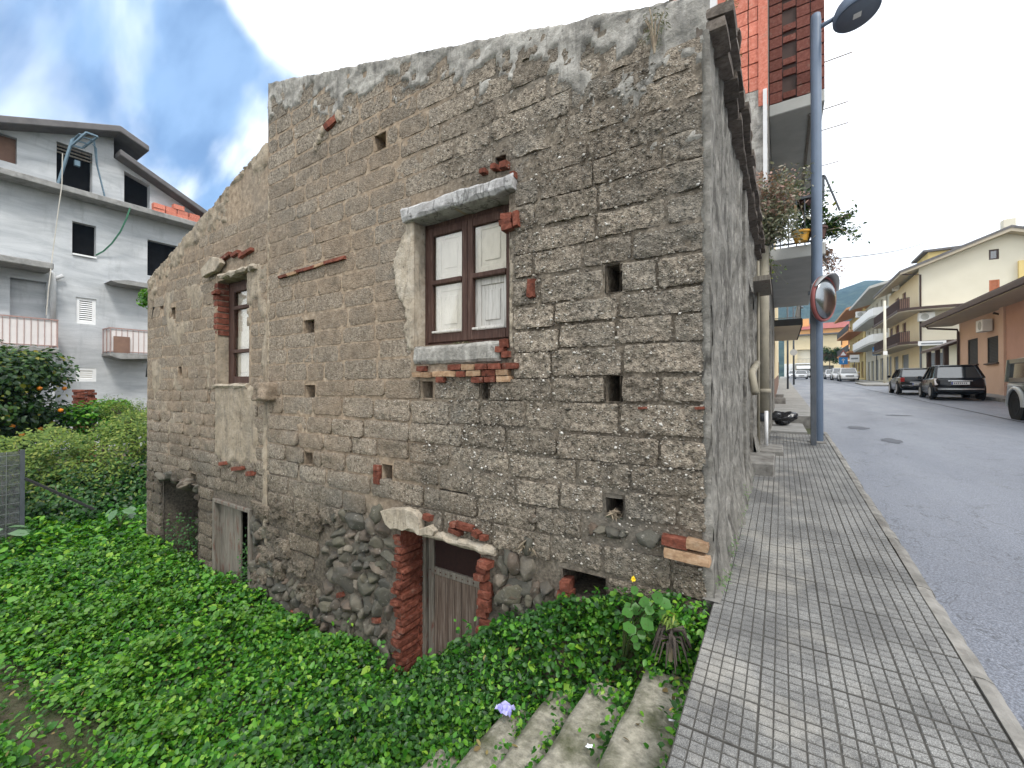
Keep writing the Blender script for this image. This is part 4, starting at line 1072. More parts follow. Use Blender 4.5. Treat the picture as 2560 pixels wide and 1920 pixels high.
for k in range(4):
    b = MB(); n = 14; L = .88
    for i in range(n+1):
        y0 = L*i/n; ex = .018*fbm(y0*5, k*3.1, 2)+.012*fbm(y0*17, k, 5); top = .004*fbm(y0*6, k, 9)
        chip = .03*max(0, fbm(y0*3.5, k*5.2, 14)-.1)
        b.v += [(0, y0, -.14), (0, y0, top), (.045, y0, top+.003*fbm(y0*9, 2, k)), (.088+ex-chip, y0, top-.012-chip), (.105+ex, y0, -.045), (.112+ex, y0, -.14)]
    for i in range(n):
        for q in range(5): b.f.append((i*6+q, i*6+q+1, (i+1)*6+q+1, (i+1)*6+q)); b.mi.append(0)
    b.f += [(0, 1, 2, 3, 4, 5), tuple(n*6+q for q in range(6))]; b.mi += [0, 0]
    KS.append(b.mesh(M['kerb']))
y_ = -.9; i = 0
while y_ < 10.2:
    o = link('kerb_stone', KS[i % 4], body, (KX+.004, y_, zr(y_)+.001), (math.atan2(zr(y_+.88)-zr(y_), .88), 0, ru(-.008, .008)), (.78, 1, 1)); y_ += .893; i += 1
# rough cement fillet and weeds along the wall foot, dip of the driveway, raised pavement beyond
strip('wall_foot', -.40, -.30, .01, M['kerb'], WY-.05, YB, .25, wob=.03)
b = MB(); b.box(-.30, .45, 10.75, 13.2, .2, zr(12)-.07); tag(b.build('driveway_slab', M['walk']), kind='structure')
far = sheet([-.3, .1, .45, .78], lines(13.5, 116, .8), lambda x, y_: (x, y_, zr(y_)+.06), lambda x, y_: True, 'far_pavement', M['walk'], None, kind='structure')
b = MB(); b.quad((-.3, 13.5, .2), (.78, 13.5, .2), (.78, 13.5, zr(13.5)+.06), (-.3, 13.5, zr(13.5)+.06)); b.build('pavement_riser', M['kerb'], far, fix=False)
sheet(lines(13.5, 116, .8), [0, .24], lambda y_, z: (.78, y_, zr(y_)-.18+z), lambda a, b_: True, 'kerb', M['kerb'], far)
b = MB()                                           # paving joints of the raised pavement
for k in range(1, 4): b.box(-.3+k*.36, -.3+k*.36+.008, 13.6, 13.601, zr(13.5), zr(13.5)+.065)
for i in range(26):
    y0 = 13.9+i*.9; o = MB(); o.box(-.3, .76, y0, y0+.012, zr(y0)+.056, zr(y0)+.0615); o.build('paving_joint', M['groove'], far)
strip('right_pavement', 7.42, 8.6, .03, M['walk'], 8, 116)
strip('right_kerb', 7.30, 7.42, .032, M['kerb'], 8, 116)
sheet(lines(8, 116, 1), [0, .16], lambda y_, z: (7.30, y_, zr(y_)-.125+z), lambda a, b_: True, 'right_kerb_face', M['kerb'], None, kind='structure')
b = MB(); b.add([(x, y__, zr(y__)-.0+.034) for x, y__ in ((5.9, 46), (7.6, 45.2), (9, 46), (9, 54), (6.2, 54))], [(0, 1, 2, 3, 4)]); b.add([(x, y__, zr(y__)-.11) for x, y__ in ((5.9, 46), (7.6, 45.2), (9, 46), (9, 54), (6.2, 54))], [(0, 1, 2, 3, 4)])
b.f += [(i, (i+1) % 5, 5+(i+1) % 5, 5+i) for i in range(5)]; b.mi += [0]*5; tag(b.build('corner_pavement', M['walk']), kind='structure')

# ------------------------------------------------------------------ concrete steps down to the lot
st = thing('concrete_steps', 'worn mossy concrete steps descending from the pavement to the overgrown lot', 'steps', (-1.0, 1.2, -1.2))
sxs = [-.347, -.645, -.955, -1.225, -1.51, -1.80]; szs = [-.17, -.34, -.51, -.68, -.85]; ends = [2.42, 2.35, 2.36, 2.30, 1.95]
for i in range(5):
    x1, x0, z = sxs[i], sxs[i+1], szs[i]
    def pos(x, y_, x0=x0, x1=x1, z=z, i=i):
        f = (x1-x)/(x1-x0)
        rag = .010*fbm(y_*3, i*2.2, 1)+.006*fbm(y_*12, i, 3)
        if f <= 1: return (x-rag*f, y_, z+.006*fbm(x*8, y_*8, i)-.012*sm((f-.9)/.1))
        return (x0-rag+.004, y_, z-.012-(f-1)*1.2)
    xs_ = [x1+.002]+list(np.linspace(x1-.03, x0, 9))+[x0-(x1-x0)*.06, x0-(x1-x0)*.25*.6, x0-(x1-x0)*.9]
    ys_ = lines(-1.6, ends[i]+.12, .05)
    sheet(xs_, ys_, pos, lambda x, y__, i=i: y__ < ends[i]+.04*fbm(x*6, i*3, 2), 'step', M['step'], st)

# ------------------------------------------------------------------ ground cover over the lot
def cover_h(x, y_): return (.17+.10*sm((x+1.1)/.4)*sm((y_-2.3)/.3))+.15*fbm(x*1.5, y_*1.5, 8)+.09*fbm(x*4.0, y_*4.0, 3)
def bare(x, y_):                                   # worn patch near the camera's left, and trodden strip
    return sm((.33-abs((y_-.78)-(x+5.2)*.14+.1*fbm(x*2, y_*2, 4)))/.25)*sm((-3.9-x)/.5)
def scatter(n, x0, x1, y0, y1, keep):
    P = []
    while len(P) < n:
        x = random.uniform(x0, x1); y_ = random.uniform(y0, y1); k = keep(x, y_)
        if k > 0 and random.random() < k: P.append((x, y_))
    return P
def stepz(x, y_):
    for i in range(5):
        if sxs[i+1] <= x <= sxs[i] and y_ < ends[i]+.05: return szs[i]
    return None
def cover_keep(x, y_):
    if y_ > WY-.02: return 0
    if stepz(x, y_) is not None: return 0
    k = 1.0
    if x > -1.6 and y_ < 2.35: k = .9
    if y_ < .1: k *= .35
    k *= 1-.93*bare(x, y_)
    d = sqrt(x*x+y_*y_)
    return k*min(1, (4.2/max(d, 2.2)))
def cover(name, n, x0, x1, y0, y1, keep, m, smin, smax, shape, hs=1.0, patchy=None, up=.9):
    pts = scatter(n, x0, x1, y0, y1, keep if patchy is None else (lambda x, y_: keep(x, y_)*patchy(x, y_)))
    P = np.array([(x, y_, lotz(x, y_)+cover_h(x, y_)*hs*(1-.75*random.random()**1.6)*(1-.6*bare(x, y_))+.02) for x, y_ in pts])
    N = np.stack([RNG.normal(0, .52, n), RNG.normal(-.12, .52, n), np.full(n, up)], 1)
    d = np.sqrt(P[:, 0]**2+P[:, 1]**2)
    S = RNG.uniform(smin, smax, n)*(1+.55*np.clip((d-3.2)/5, 0, 1))
    return tag(leaves(name, P, N, S, m, shape), kind='stuff')
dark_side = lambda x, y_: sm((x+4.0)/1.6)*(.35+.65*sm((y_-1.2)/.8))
cover('ground_cover', 70000, -12.2, -.40, -.6, WY-.02, cover_keep, M['leaf'], .024, .052, 'ovate', patchy=lambda x, y_: 1-.5*dark_side(x, y_))
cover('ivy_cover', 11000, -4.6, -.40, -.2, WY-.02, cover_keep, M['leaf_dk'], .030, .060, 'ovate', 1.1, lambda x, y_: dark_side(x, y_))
cover('clover_cover', 24000, -10, -.45, -.4, WY-.03, cover_keep, M['leaf_lt'], .020, .042, 'round', 1.10, lambda x, y_: 1.0 if fbm(x*1.3, y_*1.3, 40) > .12 else .06)
cover('big_leaf_cover', 1400, -10, -.45, .2, WY-.03, cover_keep, M['leaf'], .06, .10, 'ovate', 1.12, lambda x, y_: 1.0 if fbm(x*1.1, y_*1.1, 60) > .0 else .15)
cover('rear_cover', 6500, -12.6, -9.0, .4, 5.2, lambda x, y_: 1.0 if (y_ < WY-.02 or x < XE-.15) else 0, M['leaf'], .05, .085, 'ovate', 1.2)
# taller sprigs and dead leaves break up the carpet
P = []; V = []; F = []
for x, y_ in scatter(240, -9.3, -.45, .3, WY-.08, cover_keep):
    h = lotz(x, y_)+cover_h(x, y_)+ru(.06, .24); dx, dy = ru(-.06, .06), ru(-.06, .06); k = len(V)
    V += [(x, y_, lotz(x, y_)), (x+.005, y_, lotz(x, y_)), (x+dx, y_+dy, h)]; F.append((k, k+1, k+2))
    for j in range(random.randint(7, 15)): P.append((x+dx+random.gauss(0, .045), y_+dy+random.gauss(0, .045), h-abs(random.gauss(0, .07))))
n = len(P); tag(leaves('tall_sprigs', np.array(P), np.stack([RNG.normal(0, .6, n), RNG.normal(-.2, .6, n), np.full(n, .7)], 1), RNG.uniform(.03, .065, n), M['leaf'], 'ovate'), kind='stuff')
M['stem'] = mat('green_stems', (.07, .10, .03), (.05, .06, .02), 9, .8)
tag(link('sprig_stems', np_mesh(np.array(V), np.array(F), M['stem'])), kind='stuff')
M['leaf_dead'] = leaf_mat('dead_leaf', [(0, (.09, .055, .025)), (.6, (.19, .13, .055)), (1, (.33, .27, .12))], .8, .1)
pts = scatter(520, -9.5, -.42, .2, WY-.05, lambda x, y_: 1); n = len(pts)
P = [(x, y_, (lotz(x, y_)+cover_h(x, y_)*ru(.75, 1.02)+.01) if stepz(x, y_) is None else stepz(x, y_)+.012) for x, y_ in pts]
tag(leaves('dead_leaves', np.array(P), np.stack([RNG.normal(0, .5, n), RNG.normal(0, .5, n), np.full(n, .8)], 1), RNG.uniform(.02, .05, n), M['leaf_dead'], 'ovate'), kind='stuff')
P = []
for k in range(2600):
    x = ru(-1.9, -.36); y_ = ru(2.2, WY-.02)
    if stepz(x, y_) is None: P.append((x, y_, lotz(x, y_)+ru(.0, .16)))
n = len(P); tag(leaves('bank_leaves', np.array(P), np.stack([RNG.normal(-.1, .45, n), RNG.normal(-.55, .4, n), np.full(n, .75)], 1), RNG.uniform(.028, .055, n), M['leaf'], 'ovate'), kind='stuff')
# stems below the leaves
pts = scatter(5200, -9.5, -.42, .1, WY-.05, cover_keep)
V = []; F = []
for x, y_ in pts:
    z = lotz(x, y_); h = cover_h(x, y_)*ru(.6, 1.0); dx, dy = ru(-.05, .05), ru(-.05, .05); k = len(V)
    V += [(x, y_, z), (x+.004, y_+.002, z), (x+dx, y_+dy, z+h)]; F.append((k, k+1, k+2))
M['stem'] = mat('green_stems', (.07, .10, .03), (.05, .06, .02), 9, .8)
tag(link('cover_stems', np_mesh(np.array(V), np.array(F), M['stem'])), kind='stuff')
# weeds on the treads, at the wall foot and beside the pavement
P = []
for i in range(5):
    for k in range(560 if i < 4 else 400):
        x = sxs[i]-abs(random.gauss(0, .06)); y_ = ends[i]+.1-abs(random.gauss(0, .75)) if k % 4 else ends[i]+ru(-.14, .1)
        if k % 4 == 0: x = ru(sxs[i+1], sxs[i])
        if fbm(x*2.5+i*9, y_*2.2, 51) > -.06-.25*(y_ > ends[i]-.5): P.append((x, y_, szs[i]+ru(.0, .075)))
for k in range(900):
    y_ = ru(2.42, WY-.02); x = ru(-.70, -.36); P.append((x, y_, -.17+ru(.0, .30)))
n = len(P); N = np.stack([RNG.normal(-.15, .45, n), RNG.normal(-.1, .45, n), np.full(n, .85)], 1)
tag(leaves('step_weeds', np.array(P), N, RNG.uniform(.018, .046, n), M['leaf'], 'ovate'), kind='stuff')
P = []
for k in range(420):
    y_ = WY+abs(random.gauss(0, 1.5)); P.append((-.345+ru(-.02, .05)+.03*random.random(), y_, zr(y_)+ru(0, .09)*(fbm(y_*3, 1, 1) > -.1)+.015))
for k in range(120): P.append((-.33+ru(-.03, .05), 4.6+random.gauss(0, .25), zr(4.6)+ru(.02, .22)))
n = len(P); N = np.stack([RNG.normal(.3, .45, n), RNG.normal(-.2, .45, n), np.full(n, .8)], 1)
tag(leaves('wall_foot_weeds', np.array(P), N, RNG.uniform(.012, .034, n), M['leaf_lt'], 'lance'), kind='stuff')
def tuft(name, label, cat, c, r, n, m, s0, s1, shape='ovate', group=None, stems=5):
    t = thing(name, label, cat, (c[0], c[1], c[2]-r[2]), 0, group)
    p, nn = clump_pts(c, r, n, .35); leaves('foliage', p, nn, RNG.uniform(s0, s1, n), m, shape, t)
    b = MB()
    for k in range(stems):
        q = Vector(c)+Vector((ru(-1, 1)*r[0]*.7, ru(-1, 1)*r[1]*.7, ru(.1, .8)*r[2])); b.tube([(c[0], c[1], c[2]-r[2]), (Vector((c[0], c[1], c[2]-r[2]*.3))+q)/2, q], [.006, .005, .003], 4)
    b.build('stem', M['dry'], t, kind='stuff'); return t
M['leaf_lt2'] = leaf_mat('mallow_leaf', [(0, (.035, .12, .016)), (1, (.06, .18, .022))])
# broad round-leaved plant near the house corner
t = thing('mallow_plant', 'bright green round-leaved plant against the house corner above the top step', 'plant', (-.85, 2.55, -.3))
P = []; N = []
for px, py, s in ((1385,1292,.10),(1405,1305,.09),(1370,1310,.11),(1395,1330,.09),(1360,1330,.08),(1415,1285,.08),(1345,1320,.08),(1390,1368,.08),(1370,1385,.09),(1405,1350,.09),(1428,1365,.08),(1382,1400,.07),(1400,1395,.08),(1350,1350,.07),(1378,1275,.1),(1432,1300,.1),(1398,1322,.1),(1368,1348,.1),(1412,1372,.1),(1425,1330,.1),(1388,1345,.1),(1352,1305,.1)):
    v = at(px+ru(-8, 8), py+ru(-8, 8), 2.35+ru(-.1, .12)); P.append(v); N.append((ru(-.2, .5), ru(-.9, -.3), ru(.4, .9)))
for p_, n__ in zip(P, N): leaves('leaf', np.array([p_]), np.array([n__]), np.array([ru(.045, .075)]), M['leaf_lt2'], 'round', t)
b = MB()
for v in P: b.tube([(-.85, 2.6, -.4), (Vector((-.85, 2.6, -.2))+v)/2, v], .003, 4)
b.build('stem', M['stem'], t)
t = thing('yellow_flower', 'single yellow flower on thin stem by the cavity in the wall', 'flower', tuple(at(1365, 1290, 2.6)))
c = at(1369, 1249, 2.62); P = [c]*9; leaves('petal', np.array([tuple(c+Vector((ru(-.008, .008), ru(-.01, .0), ru(-.008, .008)))) for _ in range(9)]), RNG.normal(size=(9, 3))*.3+np.array([.2, -1, .3]), np.full(9, .026), M['flower'], 'ovate', t)
MB().tube([at(1366, 1300, 2.64), at(1364, 1270, 2.64), c], .002, 4).build('stem', M['stem'], t)
# dried rosette on the top step
t = thing('dried_plant', 'withered dark rosette plant with hanging dry leaves on the top step', 'plant', tuple(at(1447, 1410, 2.3)))
base = at(1447, 1345, 2.28); P = []; N = []
b = MB(); b.tube([at(1447, 1425, 2.3), at(1449, 1380, 2.29), base], [.012, .010, .006], 6); b.build('stem', M['dry'], t)
pts = []
for k in range(30):
    th = ru(0, 2*pi); q = base+Vector((cos(th)*.03, sin(th)*.03, ru(-.09, -.01))); pts.append(q); P.append(q+Vector((cos(th)*.05, sin(th)*.05, -.05)))
b = MB()
for k in range(34):
    th = ru(0, 2*pi); l = ru(.07, .13); z0_ = ru(-.10, -.02); p0 = base+Vector((0, 0, z0_)); p1 = p0+Vector((cos(th)*l*.6, sin(th)*l*.6, .01)); p2 = p0+Vector((cos(th)*l, sin(th)*l, -l*.8))
    b.tube([p0, p1, p2], [.004, .007, .002], 4)
b.build('dry_leaf', mat('withered_leaf', (.075, .06, .05), (.04, .033, .028), 20, .85, isl=.4), t)
n = 26; th = RNG.uniform(0, 2*pi, n); leaves('leaf', np.array([tuple(base+Vector((cos(a_)*.035, sin(a_)*.035, .012+ru(-.01, .03)))) for a_ in th]), np.stack([np.cos(th)*.5, np.sin(th)*.5, np.full(n, .7)], 1), RNG.uniform(.05, .09, n), M['leaf_yl'], 'lance', t)
# litter
def crumple(name, label, cat, c, s, m, n=5, flat=.35, group=None):
    b = MB(); V = []
    for i in range(n+1):
        for j in range(n+1):
            V.append((c[0]+s*(i/n-.5)+.2*s*fbm(i*.9, j*.9, s*9), c[1]+s*(j/n-.5)*.8+.2*s*fbm(j*.9, i*.7, 3), c[2]+s*flat*(fbm(i*.8+c[0], j*.8, 7)+.35)))
    b.add(V, [(i*(n+1)+j, (i+1)*(n+1)+j, (i+1)*(n+1)+j+1, i*(n+1)+j+1) for i in range(n) for j in range(n)])
    return tag(b.build(name, m, smooth=False, fix=False), label, cat, group)
c = at(1092, 1532, 2.62); crumple('plastic_wrapper', 'crumpled purple and white plastic wrapper lying on the green leaves', 'wrapper', c, .105, M['purple'])
c = at(1272, 1592, 2.0); crumple('paper_scrap', 'small white paper scrap among weeds on the second step', 'paper', (c.x, c.y, szs[1]+.03), .03, M['paper'], 3)
c = at(1292, 1652, 1.85); crumple('paper_scrap', 'larger folded white paper bit at the bottom edge of photo', 'paper', (c.x, c.y, szs[1]+.03), .035, M['paper'], 3)
c = at(1445, 1542, 2.0); c.z = szs[0]+.035; tag(MB().tube([c, c+Vector((.012, .02, .004))], .004, 8).build('cigarette_butt', M['filter'], smooth=True), 'orange cigarette filter on the top step beside pavement edge', 'cigarette butt')
c = at(1443, 1573, 1.95); c.z = szs[0]+.03; tag(MB().tube([c, c+Vector((.026, .004, .002))], .004, 8).build('cigarette_butt', M['paper'], smooth=True), 'white cigarette end lying among weeds on the top step', 'cigarette butt')
# rubbish bag by the driveway
c = at(1690, 913, 9.6); t = MB().ball((c.x, 12.3, zr(12)+.12), .23, 4, (1.15, .9, .68), .42, 4).build('rubbish_bag', M['bag'], smooth=True); tag(t, 'black plastic rubbish bag lying in front of the raised pavement', 'bag')
# ------------------------------------------------------------------ building helpers
def facade(mb, O, U, Nn, wd, ht, holes, dep=.12):
    """wall rectangle with real openings and reveals; holes (u0,v0,u1,v1) in metres from O"""
    O, U, Nn = Vector(O), Vector(U), Vector(Nn); Z = Vector((0, 0, 1))
    us = sorted({0, wd, *[h[0] for h in holes], *[h[2] for h in holes]}); vs = sorted({0, ht, *[h[1] for h in holes], *[h[3] for h in holes]})
    P = lambda u, v, d=0: tuple(O+U*u+Z*v-Nn*d)
    for i in range(len(us)-1):
        for j in range(len(vs)-1):
            cu, cv = (us[i]+us[i+1])/2, (vs[j]+vs[j+1])/2
            if any(h[0] < cu < h[2] and h[1] < cv < h[3] for h in holes): continue
            mb.quad(P(us[i], vs[j]), P(us[i+1], vs[j]), P(us[i+1], vs[j+1]), P(us[i], vs[j+1]))
    for a, b_, c, d in holes:
        mb.quad(P(a, b_), P(a, d), P(a, d, dep), P(a, b_, dep)); mb.quad(P(c, b_), P(c, d), P(c, d, dep), P(c, b_, dep))
        mb.quad(P(a, b_), P(c, b_), P(c, b_, dep), P(a, b_, dep)); mb.quad(P(a, d), P(c, d), P(c, d, dep), P(a, d, dep))
    return P
def fill(P, h, d, m, parent, name='window', frame=None, fw=.05, slats=0):
    a, b_, c, e = h; q = MB(); q.quad(P(a, b_, d), P(c, b_, d), P(c, e, d), P(a, e, d)); o = q.build(name, m, parent, fix=False)
    if frame:
        f = MB()
        for (u0, v0, u1, v1) in ((a, b_, a+fw, e), (c-fw, b_, c, e), (a+fw, b_, c-fw, b_+fw), (a+fw, e-fw, c-fw, e)):
            f.add([P(u0, v0, d), P(u1, v0, d), P(u1, v1, d), P(u0, v1, d), P(u0, v0, d-.04), P(u1, v0, d-.04), P(u1, v1, d-.04), P(u0, v1, d-.04)], [(3, 2, 1, 0), (4, 5, 6, 7), (0, 1, 5, 4), (1, 2, 6, 5), (2, 3, 7, 6), (3, 0, 4, 7)])
        f.build('frame', frame, o)
    if slats:
        f = MB(); n = max(2, int((e-b_)/slats))
        for i in range(n):
            v0 = b_+.03+(e-b_-.06)*i/n; v1 = v0+(e-b_-.06)/n*.62
            f.add([P(a+.03, v0, d-.03), P(c-.03, v0, d-.03), P(c-.03, v1, d-.005), P(a+.03, v1, d-.005)], [(0, 1, 2, 3)])
        f.build('louvres', m if not frame else frame, o, fix=False)
    return o
def railing(parent, pts, z0, h, m, gap=.12, r=.012, panel=None, name='railing'):
    b = MB(); pts = [Vector(p) for p in pts]
    for i in range(len(pts)-1):
        p, q = pts[i], pts[i+1]; n = max(1, int((q-p).length/gap)); b.bar(p+Vector((0, 0, h)), q+Vector((0, 0, h)), .045); b.bar(p+Vector((0, 0, .07)), q+Vector((0, 0, .07)), .03)
        for k in range(n+1): v = p+(q-p)*k/n; b.bar(v, v+Vector((0, 0, h)), r*2)
    o = b.build(name, m, parent)
    if panel:
        c = MB()
        for i in range(len(pts)-1):
            p, q = pts[i], pts[i+1]; d = (q-p).normalized(); nn = Vector((d.y, -d.x, 0))*-.03
            c.quad(p+nn+Vector((0, 0, .09)), q+nn+Vector((0, 0, .09)), q+nn+Vector((0, 0, h-.04)), p+nn+Vector((0, 0, h-.04)))
        c.build('rail_panel', panel, o, fix=False)
    return o
def ac_unit(parent, c, ax, s=1):
    b = MB(); x, y_, z = c; hx, hy = (.18*s, .42*s) if ax == 'x' else (.42*s, .18*s)
    b.box(x-hx, x+hx, y_-hy, y_+hy, z-.3*s, z+.3*s); o = b.build('air_conditioner', M['whitep'], parent, bevel=.02)
    f = MB()
    if ax == 'x': f.lathe([(.20*s, 0), (.22*s, .012)], (x-hx-.013, y_-.1*s, z), 14, 'x')
    else: f.lathe([(.20*s, 0), (.22*s, .012)], (x-.1*s, y_-hy-.013, z), 14, 'y')
    f.build('fan_grille', M['gsoffit'], o); return o

# ------------------------------------------------------------------ grey unfinished apartment block on the left
FX = -23.4
fx = lambda px, py: on_x(px, py, FX)
ap = thing('apartment_block', 'grey rendered unfinished apartment block with sloping roof behind the garden', 'building', (FX, 6, -1.6))
Y0, Y1 = -4.0, 13.0; Zb = -2.0
def fr(a, b_, c, d):
    ya, zt = fx(a, b_); yc, _ = fx(c, b_); _, zb = fx(a, d); return (ya-Y0, zb-Zb, yc-Y0, zt-Zb)
hA = fr(119, 303, 197, 393); hB = fr(266, 372, 322, 427); hC = fr(154, 476, 206, 549); hD = fr(317, 516, 392, 594); hE = fr(-40, 295, 33, 357)
hV = fr(163, 641, 207, 698); hW = fr(164, 794, 208, 824); hF = fr(20, 598, 100, 740)
hB2 = (hB[0], hB[1], hB[2], hB[3]-.10)
zA = fx(270, 300)[1]
wallh = 11.15-Zb
b = MB(); P = facade(b, (FX, Y0, Zb), (0, 1, 0), (1, 0, 0), Y1-Y0, 9.0-Zb, [hA if hA[3] < 99 else hA, hC, hD, hV, hW, hF] if False else [hC, hD, hV, hW, hF], .30)
# the top storey stands under the two roof slopes
yr = fx(243, 275)[0]; ye, ze = fx(448, 468)
T0 = on_x(0, 241, FX+.75); T1 = on_x(243, 263, FX+.75); T2 = on_x(247, 312, FX+.62); T3 = on_x(448, 455, FX+.62)
zrdg = T1[1]-.27; S1 = (T1[1]-T0[1])/(T1[0]-T0[0]); S2 = (T3[1]-T2[1])/(T3[0]-T2[0])
slab_z = fx(210, 432)[1]
b = MB(); P = facade(b, (FX, Y0, Zb), (0, 1, 0), (1, 0, 0), Y1-Y0, slab_z-Zb, [hC, hD, hV, hW, hF], .30)
TZ = slab_z
def tz(yy): return (zrdg-S1*(yr-yy)) if yy <= yr else T2[1]-.24+S2*(yy-T2[0])
print('roof', S1, S2, zrdg, T2)
hA_ = (hA[0], TZ+.12-Zb, hA[2], hA[3]); hE_ = (-.0+fx(-60, 295)[0]-Y0, TZ+.5-Zb, hE[2], fx(33, 297)[1]-Zb); hB_ = (hB[0], fx(268, 435)[1]-Zb, hB[2], fx(268, 368)[1]-Zb)
ycs = sorted({0.0, *[h[0] for h in (hA_, hB_, hE_)], *[h[2] for h in (hA_, hB_, hE_)], yr-Y0, 12.2-Y0})
for i in range(len(ycs)-1):
    u0, u1 = ycs[i], ycs[i+1]; cu = (u0+u1)/2; hh = [h for h in (hA_, hB_, hE_) if h[0] < cu < h[2]]
    za, zb_ = tz(Y0+u0+.001), tz(Y0+u1-.001)
    def Q(u, z, d=0): return (FX-d, Y0+u, z)
    if not hh: b.quad(Q(u0, TZ), Q(u1, TZ), Q(u1, max(TZ, zb_)), Q(u0, max(TZ, za))); continue
    h = hh[0]; lo, hi0, hi1 = h[1]+Zb, h[3]+Zb, h[3]+Zb
    if h is hB_: hi1 = hi0-.43*(h[2]-h[0])*.75
    if h is hA_: hi1 = hi0-.02
    b.quad(Q(u0, TZ), Q(u1, TZ), Q(u1, lo), Q(u0, lo)); b.quad(Q(u0, hi0), Q(u1, hi1), Q(u1, zb_), Q(u0, za))
    b.quad(Q(u0, lo), Q(u0, hi0), Q(u0, hi0, .35), Q(u0, lo, .35)); b.quad(Q(u1, lo), Q(u1, hi1), Q(u1, hi1, .35), Q(u1, lo, .35)); b.quad(Q(u0, lo), Q(u1, lo), Q(u1, lo, .35), Q(u0, lo, .35)); b.quad(Q(u0, hi0), Q(u1, hi1), Q(u1, hi1, .35), Q(u0, hi0, .35))
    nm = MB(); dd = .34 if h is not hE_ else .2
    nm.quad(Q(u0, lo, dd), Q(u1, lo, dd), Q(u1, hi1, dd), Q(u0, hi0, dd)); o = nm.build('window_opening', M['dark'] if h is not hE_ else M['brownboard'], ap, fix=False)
    if h is hA_:
        k = MB()
        for j in range(3): k.bar(Q(u0, hi0-.1-.13*j, .1), Q(u1, hi0-.1-.13*j, .1), .05)
        k.build('timber', M['grey_wood'], o)
# far side, back
b.quad((FX, Y0, Zb), (FX-10, Y0, Zb), (FX-10, Y0, tz(Y0)), (FX, Y0, tz(Y0))); b.quad((FX, 13, Zb), (FX-10, 13, Zb), (FX-10, 13, TZ), (FX, 13, TZ)); b.quad((FX-10, Y0, Zb), (FX-10, 13, Zb), (FX-10, 13, TZ), (FX-10, Y0, TZ))
b.build('wall', M['grey_render'], ap, fix=False)
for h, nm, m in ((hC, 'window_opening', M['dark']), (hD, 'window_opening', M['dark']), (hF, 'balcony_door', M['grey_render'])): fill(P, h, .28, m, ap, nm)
MB().bar(P(hC[0], hC[1]+.02, -.03), P(hC[2], hC[1]+.02, -.03), .12, .06).build('window_sill', M['whitep'], ap)
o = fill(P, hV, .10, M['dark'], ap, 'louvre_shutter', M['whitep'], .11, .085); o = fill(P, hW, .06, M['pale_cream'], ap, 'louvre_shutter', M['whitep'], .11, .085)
# roofs
b = MB(); ov = .55
for (ya, za, yb, zb_, up) in ((Y0-.5, tz(Y0)-.02, yr+.75, tz(yr)+.02, .0),):
    b.prism([(Y0-.5, tz(Y0-.5)+.0), (yr+.02, tz(yr)+.0), (yr+.95, tz(yr)-.36), (yr+.95, tz(yr)-.12), (yr+.02, tz(yr)+.27), (Y0-.5, tz(Y0-.5)+.27)], 'x', FX-10.5, FX+.75)
b.build('upper_roof', M['roofdark'], ap, bevel=.03)
b = MB(); z1_ = tz(yr+.05)
b.prism([(yr+.05, z1_+.0), (12.6, tz(12.6)+.0), (12.6, tz(12.6)+.24), (yr+.05, z1_+.24)], 'x', FX-10.5, FX+.62); b.build('lower_roof', M['roofdark'], ap, bevel=.03)
# ledge under the top storey, balcony slabs and railings
b = MB(); b.box(FX, FX+.75, Y0, 12.8, slab_z-.22, slab_z); b.build('ledge', M['concrete'], ap, bevel=.02)
s1y, s1z = on_x(115, 575, FX+1.1)
b = MB(); b.box(FX, FX+1.1, Y0, s1y, s1z-.12, s1z+.12); b.build('balcony_roof', M['concrete'], ap, bevel=.03)
bz = on_x(128, 752, FX+1.2); by = bz[0]
b = MB(); b.box(FX, FX+1.2, Y0, by, bz[1]-.18, bz[1]); sl = b.build('balcony', M['concrete'], ap, bevel=.02)
railing(sl, [(FX+1.15, Y0, bz[1]), (FX+1.15, by-.04, bz[1])], 0, 1.02, M['railpaint'], .16, .008, M['palerail']); railing(sl, [(FX+1.15, by-.04, bz[1]), (FX+.05, by-.04, bz[1])], 0, 1.02, M['railpaint'], .5, .012, M['pinkrail'])
ya_, za_ = on_x(236, 762, FX+1.0); yb_ = on_x(345, 762, FX+1.0)[0]
b = MB(); b.prism([(ya_, za_), (yb_, za_), (yb_, za_-.14), (ya_+.35, za_-.22), (ya_, za_-.1)], 'x', FX, FX+1.0); sl = b.build('balcony', M['concrete'], ap)
railing(sl, [(FX+.96, ya_+.03, za_), (FX+.96, yb_, za_)], 0, 1.0, M['railpaint'], .16, .008, M['palerail']); railing(sl, [(FX+.05, ya_+.03, za_), (FX+.96, ya_+.03, za_)], 0, 1.0, M['railpaint'], .45, .012, M['palerail'])
MB().box(FX+.98, FX+1.0, ya_+.12, ya_+.62, za_+.02, za_+.68).build('board', M['brownboard'], sl)
yc_, zc_ = on_x(237, 606, FX+.8); b = MB(); b.prism([(yc_, zc_), (yc_+.5, zc_+.12), (12.5, zc_+.12), (12.5, zc_-.12), (yc_+.2, zc_-.06)], 'x', FX, FX+.9); b.build('balcony_canopy', M['concrete'], ap)
py_, pz_ = fx(112, 590); b = MB(); b.tube([(FX+.25, py_-.25, pz_+.1), (FX+.2, py_-.05, pz_-.05), (FX+.12, py_, pz_-.35), (FX+.12, py_, fx(112, 690)[1])], .085, 10); b.tube([(FX+.12, py_+.02, pz_-.25), (FX+.2, py_+.25, pz_-.05)], .07, 8); b.build('drainpipe', M['pvc'], ap, smooth=True)
b = MB(); b.box(FX+.05, FX+.6, by-.14, by, Zb, bz[1]-.18); b.build('porch_wall', M['grey_render'], ap)
